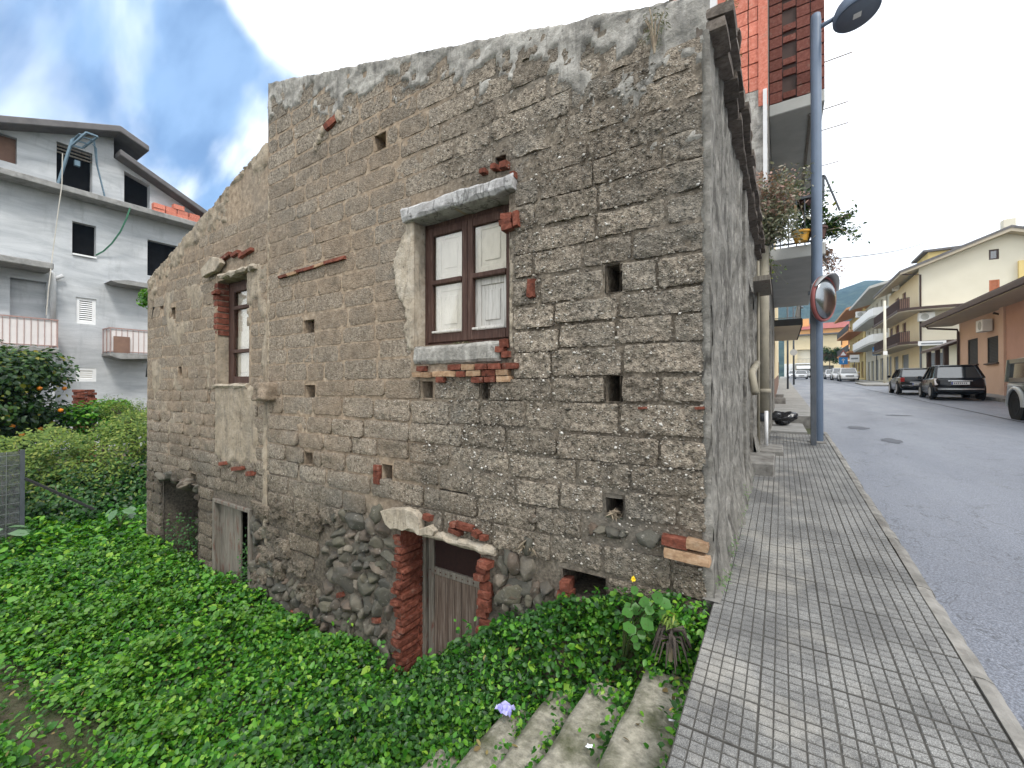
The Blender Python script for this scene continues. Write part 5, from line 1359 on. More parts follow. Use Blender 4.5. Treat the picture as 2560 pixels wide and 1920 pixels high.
# hoist frame hooked on the ledge by the open window
hz = thing('hoist_frame', 'blue steel builders hoist frame leaning out of the open attic window', 'hoist', (FX+.4, fx(122, 400)[0], slab_z))
def fa(px, py, dx=.35): yy, zz = on_x(px, py, FX+dx); return (FX+dx, yy, zz)
b = MB(); b.bar(fa(122, 398, .5), fa(153, 300, .75), .07); b.bar(fa(153, 300, .75), fa(186, 285, 1.3), .06); b.bar(fa(225, 428, .5), fa(206, 352, .6), .04); b.bar(fa(206, 352, .6), fa(200, 300, .9), .05)
b.build('strut', M['bluemetal'], hz)
b = MB(); q0, q1, q2, q3 = fa(152, 312, .8), fa(184, 284, 1.3), fa(208, 293, 1.3), fa(176, 318, .8)
for p, q in ((q0, q1), (q1, q2), (q2, q3), (q3, q0)): b.bar(p, q, .06)
for f in (.35, .68): b.bar(Vector(q0)+(Vector(q1)-Vector(q0))*f, Vector(q3)+(Vector(q2)-Vector(q3))*f, .045)
b.tube([fa(150, 318, .7), fa(158, 296, .9), fa(168, 287, 1.1), fa(176, 290, 1.2)], .022, 6); b.tube([fa(197, 310, .9), fa(205, 318, .8), fa(207, 352, .65)], .022, 6)
b.build('cradle', M['bluemetal'], hz)
b = MB(); b.box(FX+.42, FX+.56, hz.location.y+.35, hz.location.y+.5, slab_z+.95, slab_z+1.15); b.build('clamp', M['bluemetal'], hz)
tag(MB().tube([fa(132, 330, .8), fa(131, 400, .85), fa(124, 450, .86), fa(113, 540, .86), fa(104, 620, 1.3), fa(99, 680, 1.3)], .016, 5).build('rope', M['ropew']), 'pale thin rope hanging from the hoist down the grey facade', 'rope')
tag(MB().tube([fa(279, 448, .78), fa(272, 470, .77), fa(258, 500, .6), fa(240, 525, .35), fa(222, 542, .15), fa(205, 551, .06)], .028, 6).build('hose', M['green_rope']), 'green hose hanging in a curve from the ledge to a window', 'hose')
# hollow bricks stacked on the ledge
yl = lambda px, py: on_x(px, py, FX+.45)
y0_ = yl(342, 452)[0]; k = 0
hb = MB().box(-.12, .12, -.2, .2, 0, .2).mesh(M['hollow'])
for yy, zc in ((0, 0), (0, 1), (.42, 0), (.42, 1), (.84, 0), (.84, 1), (.68, 2), (1.26, 0), (1.30, 1), (1.7, 0), (2.1, 0), (2.5, 0), (2.5, 1), (-.5, -1)):
    o = link('hollow_brick', hb, None, (FX+.40+ru(-.02, .02), y0_+yy+ru(-.02, .02), slab_z+.003+max(0, zc)*.202), (0, 0, ru(-.06, .06)))
    if zc < 0: o.scale = (1, 1, .25)
    tag(o, 'red hollow brick in the builders stack on the grey ledge', 'brick', 'hollow bricks stacked on the ledge')

# ------------------------------------------------------------------ the tall unfinished house next door, brick upper storey over the pavement
bt = thing('townhouse', 'tall unfinished plaster and red brick townhouse with balconies over pavement', 'building', (-.2, 9, 0))
BX, BY0, BY1 = -.20, 8.6, 16.4; TP = 13.5
b = MB(); P2 = facade(b, (BX, BY0, 0), (0, 1, 0), (1, 0, 0), BY1-BY0, TP, [(1.0, .5, 1.9, 2.9), (3.6, .6, 4.7, 2.9), (1.6, 4.1, 2.6, 6.3), (4.4, 4.1, 5.4, 6.3)], .2)
b.quad((BX, BY1, 0), (BX-1.65, BY1, 0), (BX-1.65, BY1, TP), (BX, BY1, TP)); b.quad((BX-1.65, BY0, 0), (BX-1.65, BY1, 0), (BX-1.65, BY1, TP), (BX-1.65, BY0, TP)); b.quad((BX, BY0, TP), (BX, BY1, TP), (BX-1.65, BY1, TP), (BX-1.65, BY0, TP))
b.build('street_wall', M['side_plaster'], bt, fix=False)
for h in ((1.0, .5, 1.9, 2.9), (3.6, .6, 4.7, 2.9)): fill(P2, h, .18, M['grey_wood'], bt, 'door')
for h in ((1.6, 4.1, 2.6, 6.3), (4.4, 4.1, 5.4, 6.3)): fill(P2, h, .18, M['dshutter'], bt, 'window', M['grey_wood'])
ZS = on_y(1600, 205, BY0)[1]                      # brick starts above this height
sheet(lines(-1.85, BX+.01, .08), lines(-.5, ZS, .12), lambda x, z: (x, BY0+.02*fbm(x*4, z*4, 1)+.012*fbm(x*15, z*15, 3), z+(.03*fbm(x*7, 1, 1) if z > ZS-.01 else 0)), lambda a, b_: True, 'gable_wall', M['plaster'], bt)
MB().box(-1.85, BX-.03, BY0+.06, BY0+.2, ZS-.02, TP).build('gable_wall', M['mortar'], bt)
BRH = MB().box(-.5, .5, -.5, .5, -.5, .5).mesh(M['hollow'])
z = ZS+.02; i = 0
while z < TP-.05:
    x = BX-.16-(.125 if i % 2 else 0); first = True
    while x > -1.7:
        l = .25; 
        if first: l = .15 if i % 2 else .27
        o = link('brick', BRH, bt); o.location = Vector((x+.15-l/2 if first else x-l/2, BY0+.045+ru(-.006, .006), z+.115))-wl(bt); o.scale = (l-.012, .06, .232); first = False
        x = (o.location.x+wl(bt).x)-l/2-.006
        if random.random() < .04: break
    z += .25; i += 1
b = MB(); b.box(BX-.13, BX+.01, BY0-.012, BY0+.2, ZS-.3, TP); b.build('corner_strip', M['hollow'], bt)
b = MB(); b.bar((BX-.03, BY0-.03, EYE+2.6), (BX-.03, BY0-.03, ZS-.05), .06); b.build('white_pipe', M['pvc'], bt)
b = MB(); b.bar((-1.05, BY0-.06, ZS+.6), (-1.05, BY0-.06, TP), .14); b.build('white_pipe', M['pvc'], bt)
# balconies
LX = .72; BYB = 10.05
z1 = EYE+2.55; z2 = on_y(1700, 240, BYB)[1]
for zz, nm in ((z1, 'balcony_slab'), (z2, 'balcony_slab')):
    b = MB(); b.box(BX, LX, BYB, BY1-.3, zz, zz+.24); b.build(nm, M['gsoffit'], bt, bevel=.015)
MB().box(BX+.68, BX+.73, BYB+.3, BY1-.6, z2-.05, z2-.001).build('soffit_batten', M['grey_wood'], bt)
b = MB(); b.box(BX, LX-.03, BYB+.05, BYB+.25, z2+.24, TP+.5); b.box(LX-.14, LX-.02, BYB+.25, BY1-.4, z2+.24, TP+.5); b.build('loggia_backing', M['btrim'], bt)
DBR = brick_mat('shaded_hollow_brick', (.12, .042, .032), (.18, .066, .050), (.25, .115, .09), .25)  # hollow brick darkened: the shade on the loggia panel is painted in
DB = MB().box(-.5, .5, -.5, .5, -.5, .5).mesh(DBR); z = z2+.25; i = 0
while z < TP+.4:
    for k in range(4):
        x = BX+.01+.23*k; l = .222
        if (k == 1 and i % 3 == 1): continue
        o = link('brick', DB, bt); o.location = Vector((x+l/2, BYB+.04+ru(-.012, .008), z+.10))-wl(bt); o.scale = (l-.008, .07, .20 if not (k == 1) else .12)
    z += .225; i += 1
for yy, zz, l in ((10.3, z2+.9, .45), (10.7, z2+.18, .42), (11.4, z2+.1, .5), (13.2, z2+.08, .5)): MB().bar((LX-.04, yy, zz), (LX+l, yy+.05, zz+.05), .014).build('rebar', M['rust'], bt)
railing(bt, [(BX+.05, BYB+.06, z1+.24), (LX-.05, BYB+.06, z1+.24), (LX-.05, BY1-.4, z1+.24)], 0, .95, M['pole_dark'], .13, .010)
b = MB(); b.bar((LX-.03, BYB+.1, z1+1.1), (LX-.02, BYB+.1, z1+1.55), .04); b.bar((LX-.3, BYB+.1, z1+1.55), (LX, BYB+.1, z1+1.55), .04); b.bar((LX, BYB+.1, z1+1.55), (LX+.24, BYB+.2, z1+.85), .025); b.build('awning_bracket', M['pole_dark'], bt)
for px, r in ((1638, .07),): pass
b = MB(); b.tube([(BX-.06, 8.42, .95), (BX-.06, 8.42, EYE+2.4)], .085, 12); b.tube([(BX-.06, 8.42, 1.28), (BX-.06, 8.42, 1.36)], .11, 12); b.build('downpipe', M['pipe'], bt, smooth=True)
b = MB(); b.tube([(BX-.06, 8.42, zr(8.4)+.42), (BX-.06, 8.42, .95)], .078, 12); b.build('downpipe_foot', M['pole_dark'], bt, smooth=True)
b = MB(); b.tube([(BX-.02, 8.25, zr(8.2)), (BX-.02, 8.25, zr(8.2)+.62)], .03, 8); b.build('small_pipe', M['pvc'], bt, smooth=True)
b = MB(); b.box(-.32, .02, 7.6, 8.5, .2, zr(8)+.05); tag(b.build('stone_slab', M['kerb'], bevel=.012), 'flat worn stone slab on the pavement below the drainpipe', 'slab')
# pots and plants on the balcony
def pot(label, c, r, h, m):
    t = MB().lathe([(r*.72, 0), (r*.95, h*.8), (r*1.12, h*.82), (r*1.12, h), (r*.95, h), (r*.9, h*.85)], c, 14).build('flower_pot', m, smooth=False); return tag(t, label, 'flower pot')
zb1 = z1+.24
pot('yellow plastic flower pot hanging on the balcony railing', (.33, BYB-.05, zb1+.05), .15, .20, M['plastic_y'])
pot('brown plastic planter beside the yellow pot on the balcony', (.60, BYB-.05, zb1+.05), .14, .22, M['plastic_b'])
pot('reddish pot standing higher on the balcony behind twigs', (.44, BYB+.25, zb1+.80), .16, .20, M['plastic_b'])
def shrubby(name, label, base, tips, n, m, s0, s1, spread, parent=None, r0=.01, shape='lance'):
    t = thing(name, label, 'plant', tuple(base)); b = MB(); P = []; N = []
    for tip in tips:
        tip = Vector(tip); mid = (Vector(base)*.5+tip*.5)+Vector((ru(-.1, .1), ru(-.1, .1), ru(0, .12)))
        b.tube([base, mid, tip], [r0, r0*.7, r0*.3], 4)
        for k in range(n):
            f = ru(.25, 1.05); q = (Vector(base)*(1-f)**2+mid*2*f*(1-f)+tip*f*f); P.append(tuple(q+Vector((random.gauss(0, spread), random.gauss(0, spread), random.gauss(0, spread))))); N.append((random.gauss(0, .6), random.gauss(-.2, .6), .6))
    b.build('branch', M['dry'], t); leaves('foliage', np.array(P), np.array(N), RNG.uniform(s0, s1, len(P)), m, shape, t); return t
B0 = Vector((-.28, BY0-.15, EYE+2.45))
shrubby('dry_bush', 'dry twiggy bush with pinkish bracts hanging over the eave corner', B0, [B0+Vector((ru(-.15, .62), ru(-.4, .25), ru(.05, 1.15))) for _ in range(46)], 60, M['leaf_grey'], .045, .10, .07, shape='dia')
shrubby('bougainvillea', 'sparse pink flowering climber growing above the dry bush', B0+Vector((.12, .0, .3)), [B0+Vector((ru(-.1, .55), ru(-.35, .2), ru(.45, 1.25))) for _ in range(22)], 34, M['leaf_pink'], .045, .085, .07, r0=.006, shape='ovate')
shrubby('climbing_plant', 'green climber spreading on the railing behind the lamp post', Vector((.45, BYB+.2, zb1+.1)), [Vector((.45+ru(-.35, .3), BYB+.2+ru(-.1, .3), zb1+ru(.5, 1.45))) for _ in range(22)], 60, M['leaf_tree'], .06, .11, .08, shape='dia')
shrubby('trailing_plant', 'dark green trailing plant overhanging the balcony corner right of lamp post', Vector((.66, BYB+.15, zb1+.25)), [Vector((.72+ru(.05, .5), BYB+.1+ru(-.1, .5), zb1+ru(-.1, .55))) for _ in range(16)], 60, M['leaf_tree'], .05, .10, .05, shape='dia')
shrubby('red_trailing_plant', 'reddish plant hanging below the balcony corner', Vector((.70, BYB+.2, zb1+.0)), [Vector((.74+ru(.0, .24), BYB+.2+ru(-.1, .3), zb1-ru(.1, .75))) for _ in range(12)], 34, M['leaf_pink'], .045, .085, .045, shape='dia')
shrubby('hanging_vine', 'thin dry vine with few yellow green leaves under the bush', B0+Vector((.02, 0, -.05)), [B0+Vector((ru(-.05, .4), ru(-.1, .2), -ru(.1, .75))) for _ in range(9)], 7, M['leaf_yl'], .03, .06, .03, r0=.004, shape='ovate')
for i, (yy, zz, sx) in enumerate(((3.35, 2.33, .09), (4.4, 2.30, .07), (5.6, 2.3, .06), (3.0, 2.5, .05))):
    tuft('eave_moss', ['green moss tuft nearest the camera under the eave', 'moss tuft on the eave second from the corner', 'moss tuft far along the eave tiles', 'small weed on top of the gable corner'][i], 'plant', (XR+.10, yy, EYE+zz), (.05, .16, sx), 160, M['leaf_dk'], .012, .03, 'lance')
x, z = w(1420, 55); tuft('wall_weed', 'grey dry weed rooted in the plaster below the roof corner', 'plant', (x, WY-.06, z-.05), (.10, .05, .16), 150, M['leaf_grey'], .02, .045, 'lance')
x, z = w(322, 640); tuft('wall_shrub', 'bright green shrub tuft growing at far left top of lower house', 'plant', (x-.25, WY+.1, z), (.25, .2, .22), 420, M['leaf_lt'], .05, .09, 'ovate')
x, z = w(985, 747); tuft('sill_moss', 'small dark moss cushion on the main window sill', 'plant', (x, WY+.05, WIN[2]+.0), (.14, .04, .02), 260, M['leaf_dk'], .01, .022, 'lance')
x, z = w(1140, 1178); tuft('dry_grass', 'wisp of dry pale grass right of the door lintel', 'plant', (x, WY-.03, z), (.09, .03, .04), 14, M['dry'], .09, .15, 'lance', None, 4)
x, z = w(1326, 1105); tuft('nest_grass', 'dry grass nest in the lowest square hole of wall', 'plant', (x, WY+.02, z-.02), (.05, .05, .03), 60, M['dry'], .05, .10, 'lance', None, 1)
# ------------------------------------------------------------------ street lamp and traffic mirror
lx, ly = .53, 9.16; lz = zr(ly)
lamp = thing('street_lamp', 'tall blue grey street lamp with round tilted head at the kerb', 'street lamp', (lx, ly, lz))
b = MB(); b.lathe([(.085, 0), (.085, 3.0), (.082, 3.02), (.080, EYE+6.50-lz), (.070, EYE+6.60-lz)], (lx, ly, lz), 20); b.build('pole', M['pole'], lamp, smooth=True, bevel=.004)
b = MB(); b.lathe([(.13, 0), (.13, .012), (.09, .03)], (lx, ly, lz), 16); b.build('base_collar', M['kerb'], lamp)
hc = Vector((lx+.56, ly-.02, EYE+6.36)); ax = Vector((.16, -.10, -.98)).normalized()
b = MB(); b.tube([(lx, ly, EYE+6.34), (lx+.30, ly, EYE+6.42)], .038, 10); b.build('arm', M['pole'], lamp, smooth=True)
def dome(prof, name, m, parent):
    b = MB(); b.lathe(prof, (0, 0, 0), 24); R = Vector((0, 0, -1)).rotation_difference(ax).to_matrix()
    b.v = [tuple(hc+R@Vector(v)) for v in b.v]; return b.build(name, m, parent, smooth=True)
hd = dome([(.318, -.055), (.333, -.03), (.333, .0), (.315, .07), (.26, .17), (.15, .24), (.03, .27)], 'lamp_head', M['pole'], lamp)
hd.modifiers.new('e', 'EDGE_SPLIT').split_angle = radians(40)
dome([(.29, -.0605), (.29, -.0565)], 'lamp_glass', M['lampglass'], hd)
b = MB(); b.box(-.055, .055, -.055, .055, -.066, -.062); R = Vector((0, 0, -1)).rotation_difference(ax).to_matrix(); b.v = [tuple(hc+R@Vector(v)) for v in b.v]; b.build('led_panel', M['whitep'], hd)
mx, my = .455, 8.82; mz = zr(my)
mir = thing('traffic_mirror', 'round red rimmed convex traffic mirror on square post before lamp', 'traffic mirror', (mx, my, mz))
b = MB(); b.box(mx-.04, mx+.04, my-.04, my+.04, mz-.02, EYE+1.75); b.build('post', M['pole_dark'], mir, bevel=.006)
mc = Vector((.60, 8.70, EYE+1.46)); nv = Vector((.885, -.46, -.06)).normalized(); R = Vector((0, 0, 1)).rotation_difference(nv).to_matrix()
R = Matrix.Rotation(0, 3, 'Z'); zax = nv; xax = Vector((0, 0, 1)).cross(zax).normalized(); yax = zax.cross(xax); R = Matrix((xax, yax, zax)).transposed()
def mk(prof, name, m, n=36, parent=mir):
    b = MB(); b.lathe(prof, (0, 0, 0), n); b.v = [tuple(mc+R@Vector(v)) for v in b.v]; return b.build(name, m, parent, smooth=True)
mk([(.34, .0), (.32, .035), (.25, .068), (.15, .09), (.05, .099), (.005, .1)], 'mirror_disc', M['mirror'])
mk([(.335, -.03), (.345, .018), (.36, .026), (.375, .01), (.38, -.02), (.36, -.04), (.335, -.04)], 'rim', M['red_plastic'])
mk([(.30, -.055), (.36, -.05)], 'back', M['visor'])
b = MB(); n = 18; V = []
for i in range(n+1):
    th = radians(25)+radians(130)*i/n
    for (rr, dz) in ((.385, .0), (.40, .20), (.395, .202), (.375, .0)): V.append(tuple(mc+R@Vector((rr*cos(th), rr*sin(th), dz*.7*(.35+.65*sin(pi*i/n))))))
b.add(V, [(i*4+q, i*4+(q+1) % 4, (i+1)*4+(q+1) % 4, (i+1)*4+q) for i in range(n) for q in range(4)]); b.build('visor', M['visor'], mir, smooth=True)
b = MB(); b.bar((mx, my, EYE+1.55), tuple(mc-nv*.05), .05); b.bar((mx-.07, my, EYE+1.6), (mx+.07, my, EYE+1.6), .06); b.build('bracket', M['pole_dark'], mir)
def post_lamp(label, x, y_, h, m, arm=True, r=.08):
    z = zr(y_); t = thing('street_lamp', label, 'street lamp', (x, y_, z), 0); b = MB(); b.lathe([(r, 0), (r*.85, h)], (x, y_, z), 10); b.build('pole', m, t, smooth=True)
    if arm: b = MB(); b.lathe([(.25, h-.15), (.27, h-.1), (.2, h+.05), (.02, h+.1)], (x+.5, y_, z), 12); b.bar((x, y_, z+h-.1), (x+.4, y_, z+h-.05), .06); b.build('lamp_head', m, t)
    return t
t = post_lamp('dark far street lamp on the left pavement beyond the balcony', .95, 47, 7.2, M['pole_dark']); MB().lathe([(.3, 0), (.3, .02)], (.95, 46.88, zr(47)+3.0), 12, 'y').build('round_sign', M['visor'], t)
post_lamp('slim dark pole close to the left facades', .35, 34, 6.0, M['pole_dark'], False, .06)
up = thing('utility_pole', 'pale concrete utility pole on the corner pavement at right', 'pole', (8.0, 51, zr(51))); MB().lathe([(.13, 0), (.09, 7.6)], (8.0, 51, zr(51)), 10).build('pole', M['pale_cream'], up, smooth=True)
MB().box(7.85, 8.15, 50.8, 50.86, zr(51)+2.6, zr(51)+2.95).build('plate', M['whitep'], up)
def sign(label, x, y_, z0, wd, h, m, post=M['pole_dark'], shape='rect', n=1, name='road_sign'):
    g0 = zr(y_); t = thing(name, label, 'sign', (x, y_, g0)); b = MB()
    for k in range(n): xx = x+(0 if n == 1 else (k-.5)*wd*.8); b.bar((xx, y_+.04, g0), (xx, y_+.04, g0+z0+h*.9), .07)
    b.build('post', post, t)
    b = MB()
    if shape == 'tri': b.prism([(x-wd/2, g0+z0), (x+wd/2, g0+z0), (x, g0+z0+h)], 'y', y_-.03, y_)
    else: b.box(x-wd/2, x+wd/2, y_-.03, y_, g0+z0, g0+z0+h)
    b.build('sign_board', m, t); return t
sg = sign('blue square road sign below a red triangle at the bend', 8.1, 83, 2.2, 1.1, 1.1, M['signb']); g0 = zr(83)
b = MB(); b.prism([(7.5, g0+3.45), (8.7, g0+3.45), (8.1, g0+4.5)], 'y', 82.96, 83); tr_ = b.build('triangle_board', M['red_plastic'], sg); b = MB(); b.prism([(7.75, g0+3.6), (8.45, g0+3.6), (8.1, g0+4.2)], 'y', 82.94, 82.955); b.build('triangle_field', M['signw'], tr_)
b = MB(); b.box(8.05, 8.15, 82.955, 82.965, g0+2.45, g0+3.1); b.prism([(7.85, g0+2.85), (8.35, g0+2.85), (8.1, g0+3.15)], 'y', 82.955, 82.965); b.build('arrow', M['signw'], sg)
s2 = sign('small white signboard right of the blue sign', 8.9, 78, 2.4, 1.1, 1.1, M['signw']); b = MB(); b.box(8.5, 9.3, 77.955, 77.965, zr(78)+2.85, zr(78)+3.05); b.build('marking', M['gshutter'], s2)
s3 = sign('long white direction board on two posts before the cream building', 9.6, 44, 3.05, 1.55, .34, M['signw'], n=2); b = MB(); b.box(9.0, 10.2, 43.955, 43.965, zr(44)+3.15, zr(44)+3.25); b.build('lettering', M['gshutter'], s3)
s4 = sign('blue and white shop sign projecting from the grey building', 9.6, 66, 3.0, .75, 1.0, M['signb']); b = MB(); b.box(9.3, 9.9, 65.955, 65.965, zr(66)+3.35, zr(66)+3.6); b.build('stripe', M['signw'], s4)
tag(MB().tube([tuple(Vector((LX, 16, EYE+3.9))+(Vector((12, 53, 15.0))-Vector((LX, 16, EYE+3.9)))*(i/14)+Vector((0, 0, -.35*sin(pi*i/14)))) for i in range(15)], .018, 5).build('overhead_wire', M['cable']), 'thin overhead wire crossing the white sky above the street', 'wire')

# ------------------------------------------------------------------ cars
def loft(st, ring):
    b = MB(); n = len(ring(st[0]))
    for s in st: b.v += ring(s)
    for i in range(len(st)-1):
        for k in range(n): b.f.append((i*n+k, i*n+(k+1) % n, (i+1)*n+(k+1) % n, (i+1)*n+k)); b.mi.append(0)
    b.f += [tuple(range(n)), tuple((len(st)-1)*n+k for k in range(n))]; b.mi += [0, 0]
    return b
def wheel(t, x, y_, r, wd, side):
    b = MB(); b.lathe([(r*.62, -wd/2), (r*.95, -wd/2), (r, -wd*.36), (r, wd*.36), (r*.95, wd/2), (r*.62, wd/2)], (x, y_, r), 22, 'y'); o = b.build('wheel', M['tyre'], t, world=False)
    b = MB(); b.lathe([(.02, -.0), (r*.60, -.02), (r*.64, .02)], (x, y_+side*(wd/2-.015), r), 18, 'y'); b.build('rim', M['rim'] if wd != .19 or r < .36 else M['tyre'], o, world=False)
    for k in range(5):
        pass
def car(label, loc, rz, pt, L=3.85, wd=1.70, H=1.46, belt=.92, hood=.95, tail=.12, rake=.55, rr=.32, kind='hatch', roofc=None, lights='white', grille=False):
    t = thing('parked_car', label, 'car', loc, rz); h2 = wd/2; c = .20
    x0, x1 = -L/2, L/2
    hz = belt-.12
    st = [(x0, .34, belt-.16, h2*.80), (x0+.06, .26, belt-.05, h2*.90), (x0+.35, c, belt, h2*.985), (x0+L*.3, c, belt+.005, h2), (x1-hood-.15, c, belt-.02, h2), (x1-hood*.55, c, hz, h2*.985), (x1-.25, .24, hz-.10, h2*.93), (x1-.05, .28, hz-.26, h2*.82), (x1, .36, hz-.34, h2*.72)]
    if kind == 'jeep': st = [(x0, .42, belt, h2*.97), (x0+.05, .40, belt+.01, h2), (x1-hood, .40, belt, h2), (x1-.05, .40, belt-.05, h2*.97), (x1, .42, belt-.08, h2*.95)]
    def ring(s):
        x, zl, zh, hw = s; zm = zl+(zh-zl)*.5
        return [(x, -hw*.90, zl), (x, -hw*.985, zl+.10), (x, -hw, zm), (x, -hw*.975, zh-.06), (x, -hw*.90, zh), (x, hw*.90, zh), (x, hw*.975, zh-.06), (x, hw, zm), (x, hw*.985, zl+.10), (x, hw*.90, zl)]
    body = loft(st, ring).build('body', pt, t, world=False, smooth=True, bevel=.02 if kind == 'jeep' else .035, seg=2)
    # wheel arches
    wf, wb_ = x1-.72, x0+.66
    if kind == 'jeep': wf, wb_ = x1-.55, x0+.62
    for x in (wf, wb_):
        for s in (-1, 1):
            b = MB(); b.lathe([(.0, -.03), (rr+.06, -.03), (rr+.06, .012), (.0, .012)], (x, s*(h2-.012), rr+.02), 20, 'y'); b.build('wheel_arch', M['tyre'], body, world=False)
            if kind == 'jeep':
                b = MB(); V = []
                for q_ in range(13):
                    th = pi*(q_/12)*1.04-.06
                    for rr_, yy_ in ((rr+.05, .0), (rr+.05, .07), (rr+.13, .05), (rr+.14, .0)): V.append((x+rr_*cos(th), s*(h2+yy_), rr+.02+rr_*sin(th)))
                b.add(V, [(i_*4+q_, i_*4+(q_+1) % 4, (i_+1)*4+(q_+1) % 4, (i_+1)*4+q_) for i_ in range(12) for q_ in range(4)]); b.build('wheel_flare', M['p_silver'], body, world=False, smooth=True)
            wheel(t, x, s*(h2-.075), rr, .19, s)
    # glasshouse
    rx0, rx1 = x0+tail, x1-hood-.02
    if kind == 'jeep': gs = [(x0+.03, belt, h2*.95, H-.06), (x1-hood+.1, belt, h2*.95, H-.06)]; tx0, tx1 = x0+.06, x1-hood-.12
    else: tx0, tx1 = rx0+.52, rx1-rake
    def gl(z, f): return (rx0+.04+(tx0-rx0)*f, rx1-(rx1-tx1)*f, h2*.90-(.16*f)*h2)
    b = MB(); V = []
    for f in (0, 1):
        a, d, hw = gl(0, f) if kind != 'jeep' else ((x0+.03+.02*f, x1-hood-.02-.12*f, h2*.95-.05*f*h2)); z = belt-.01+(H-.05-belt)*f
        V += [(a, -hw, z), (d, -hw, z), (d, hw, z), (a, hw, z)]
    b.add(V, [(0, 1, 5, 4), (1, 2, 6, 5), (2, 3, 7, 6), (3, 0, 4, 7), (4, 5, 6, 7)]); gh = b.build('window', M['darkglass'], t, world=False)
    a1, d1, w1 = V[4][0], V[5][0], V[6][1]
    rs = [(a1-.06, H-.075, w1*.93), (a1+.15, H-.02, w1*1.0), ((a1+d1)/2, H, w1*1.01), (d1-.12, H-.02, w1*1.0), (d1+.04, H-.06, w1*.95)]
    if kind == 'jeep': rs = [(a1-.05, H-.03, w1*1.03), ((a1+d1)/2, H, w1*1.04), (d1+.05, H-.03, w1*1.03)]
    loft(rs, lambda s: [(s[0], -s[2], s[1]-.055), (s[0], -s[2]*1.01, s[1]-.03), (s[0], -s[2]*.85, s[1]), (s[0], s[2]*.85, s[1]), (s[0], s[2]*1.01, s[1]-.03), (s[0], s[2], s[1]-.055)]).build('roof', roofc or pt, t, world=False, smooth=True)
    for s in (0, 1):
        for p, q in ((V[0], V[4]), (V[1], V[5])):
            sy = 1 if s else -1; b = MB(); b.bar((p[0], sy*abs(p[1]), p[2]), (q[0], sy*abs(q[1]), q[2]), .09 if kind != 'jeep' else .14, .05); b.build('pillar', pt, t, world=False)
        sy = 1 if s else -1
        for f in ((.36, .68) if kind != 'jeep' else (.5,)):
            xb = V[0][0]+(V[1][0]-V[0][0])*f; xt = V[4][0]+(V[5][0]-V[4][0])*f; b = MB(); b.bar((xb, sy*(abs(V[0][1])+.004), belt), (xt, sy*(abs(V[4][1])+.004), H-.07), .07, .03); b.build('pillar', pt, t, world=False)
    if kind == 'jeep':
        for s in (-1, 1): b = MB(); b.box(x0+.02, x1-hood, s*h2*.955-.02, s*h2*.955+.02, belt-.02, belt+.10); b.box(x0+.02, x1-hood-.1, s*h2*.93-.025, s*h2*.93+.025, H-.16, H-.05); b.build('window_rail', pt, t, world=False)
    # front and rear details
    for s in (-1, 1):
        b = MB()
        if lights == 'white': b.prism([(x0+.02, belt-.30), (x0+.10, belt-.34), (x0+.30, belt+.0), (x0+.20, belt+.03)], 'y', s*h2*.86-.05, s*h2*.95)
        else: b.box(x0-.005, x0+.14, min(s*h2*.72, s*h2*.94), max(s*h2*.72, s*h2*.94), belt-.28, belt-.06)
        b.build('tail_lamp', M['lampw'] if lights == 'white' else M['lampr'], t, world=False, bevel=.015)
        b = MB(); b.prism([(x1-.42, hz-.06), (x1-.10, hz-.22), (x1-.04, hz-.33), (x1-.30, hz-.25)], 'y', min(s*h2*.60, s*h2*.93), max(s*h2*.60, s*h2*.93)); b.build('headlamp', M['lampw'], t, world=False, bevel=.02)
        b = MB(); b.box(x1-hood-.28, x1-hood-.10, min(s*(h2+.02), s*(h2+.17)), max(s*(h2+.02), s*(h2+.17)), belt-.02, belt+.12); b.build('wing_mirror', pt, t, world=False, bevel=.03)
        b = MB(); b.box(x0+L*.42, x0+L*.42+.16, s*(h2*.985)-.012, s*(h2*.985)+.012, belt-.17, belt-.14); b.build('door_handle', pt, t, world=False)
    b = MB(); b.box(x0-.035, x0+.12, -h2*.90, h2*.90, .30, .52); b.build('bumper', pt, t, world=False, bevel=.05, seg=2)
    b = MB(); b.box(x1-.14, x1+.035, -h2*.86, h2*.86, .26, .46); b.build('bumper', pt, t, world=False, bevel=.05, seg=2)
    b = MB(); b.box(x0-.045, x0-.036, -h2*.86, h2*.86, .425, .45); b.build('bumper_strip', M['chrome'], t, world=False)
    pz = belt-.30 if lights == 'white' else .46
    b = MB(); b.box(x0-.035, x0+.08, -.27, .27, pz, pz+.12); p = b.build('number_plate', M['plate'], t, world=False)
    b = MB(); b.box(x0-.038, x0-.036, .225, .268, pz+.004, pz+.116); b.build('plate_band', M['plateb'], p, world=False)
    b = MB()
    for k in range(7): b.box(x0-.0375, x0-.0365, -.19+.058*k, -.155+.058*k, pz+.03, pz+.09)
    b.build('plate_marks', M['gshutter'], p, world=False)
    b = MB(); b.box(x0-.03, x0+.10, -.36, .36, pz+.145, pz+.172); b.build('tailgate_trim', M['chrome'], t, world=False, bevel=.006)
    b = MB(); b.box(x1-.05, x1+.037, -.26, .26, .34, .45); b.build('number_plate', M['plate'], t, world=False)
    b = MB(); b.box(x1-.10, x1+.012, -h2*.45, h2*.45, hz-.36, hz-.22); b.build('grille', M['tyre'], t, world=False, bevel=.02)
    return t
car('glossy black hatchback with slim white tail lamps parked before the pink house', (6.36, 26.6, zr(26.6)-.095), pi/2-.05, M['p_black'], 3.5, 1.58, 1.50)
car('dark grey hatchback parked in front of the black one', (6.05, 31.4, zr(31.4)-.095), pi/2-.04, M['p_grey'], 3.7, 1.55, 1.40, lights='red')
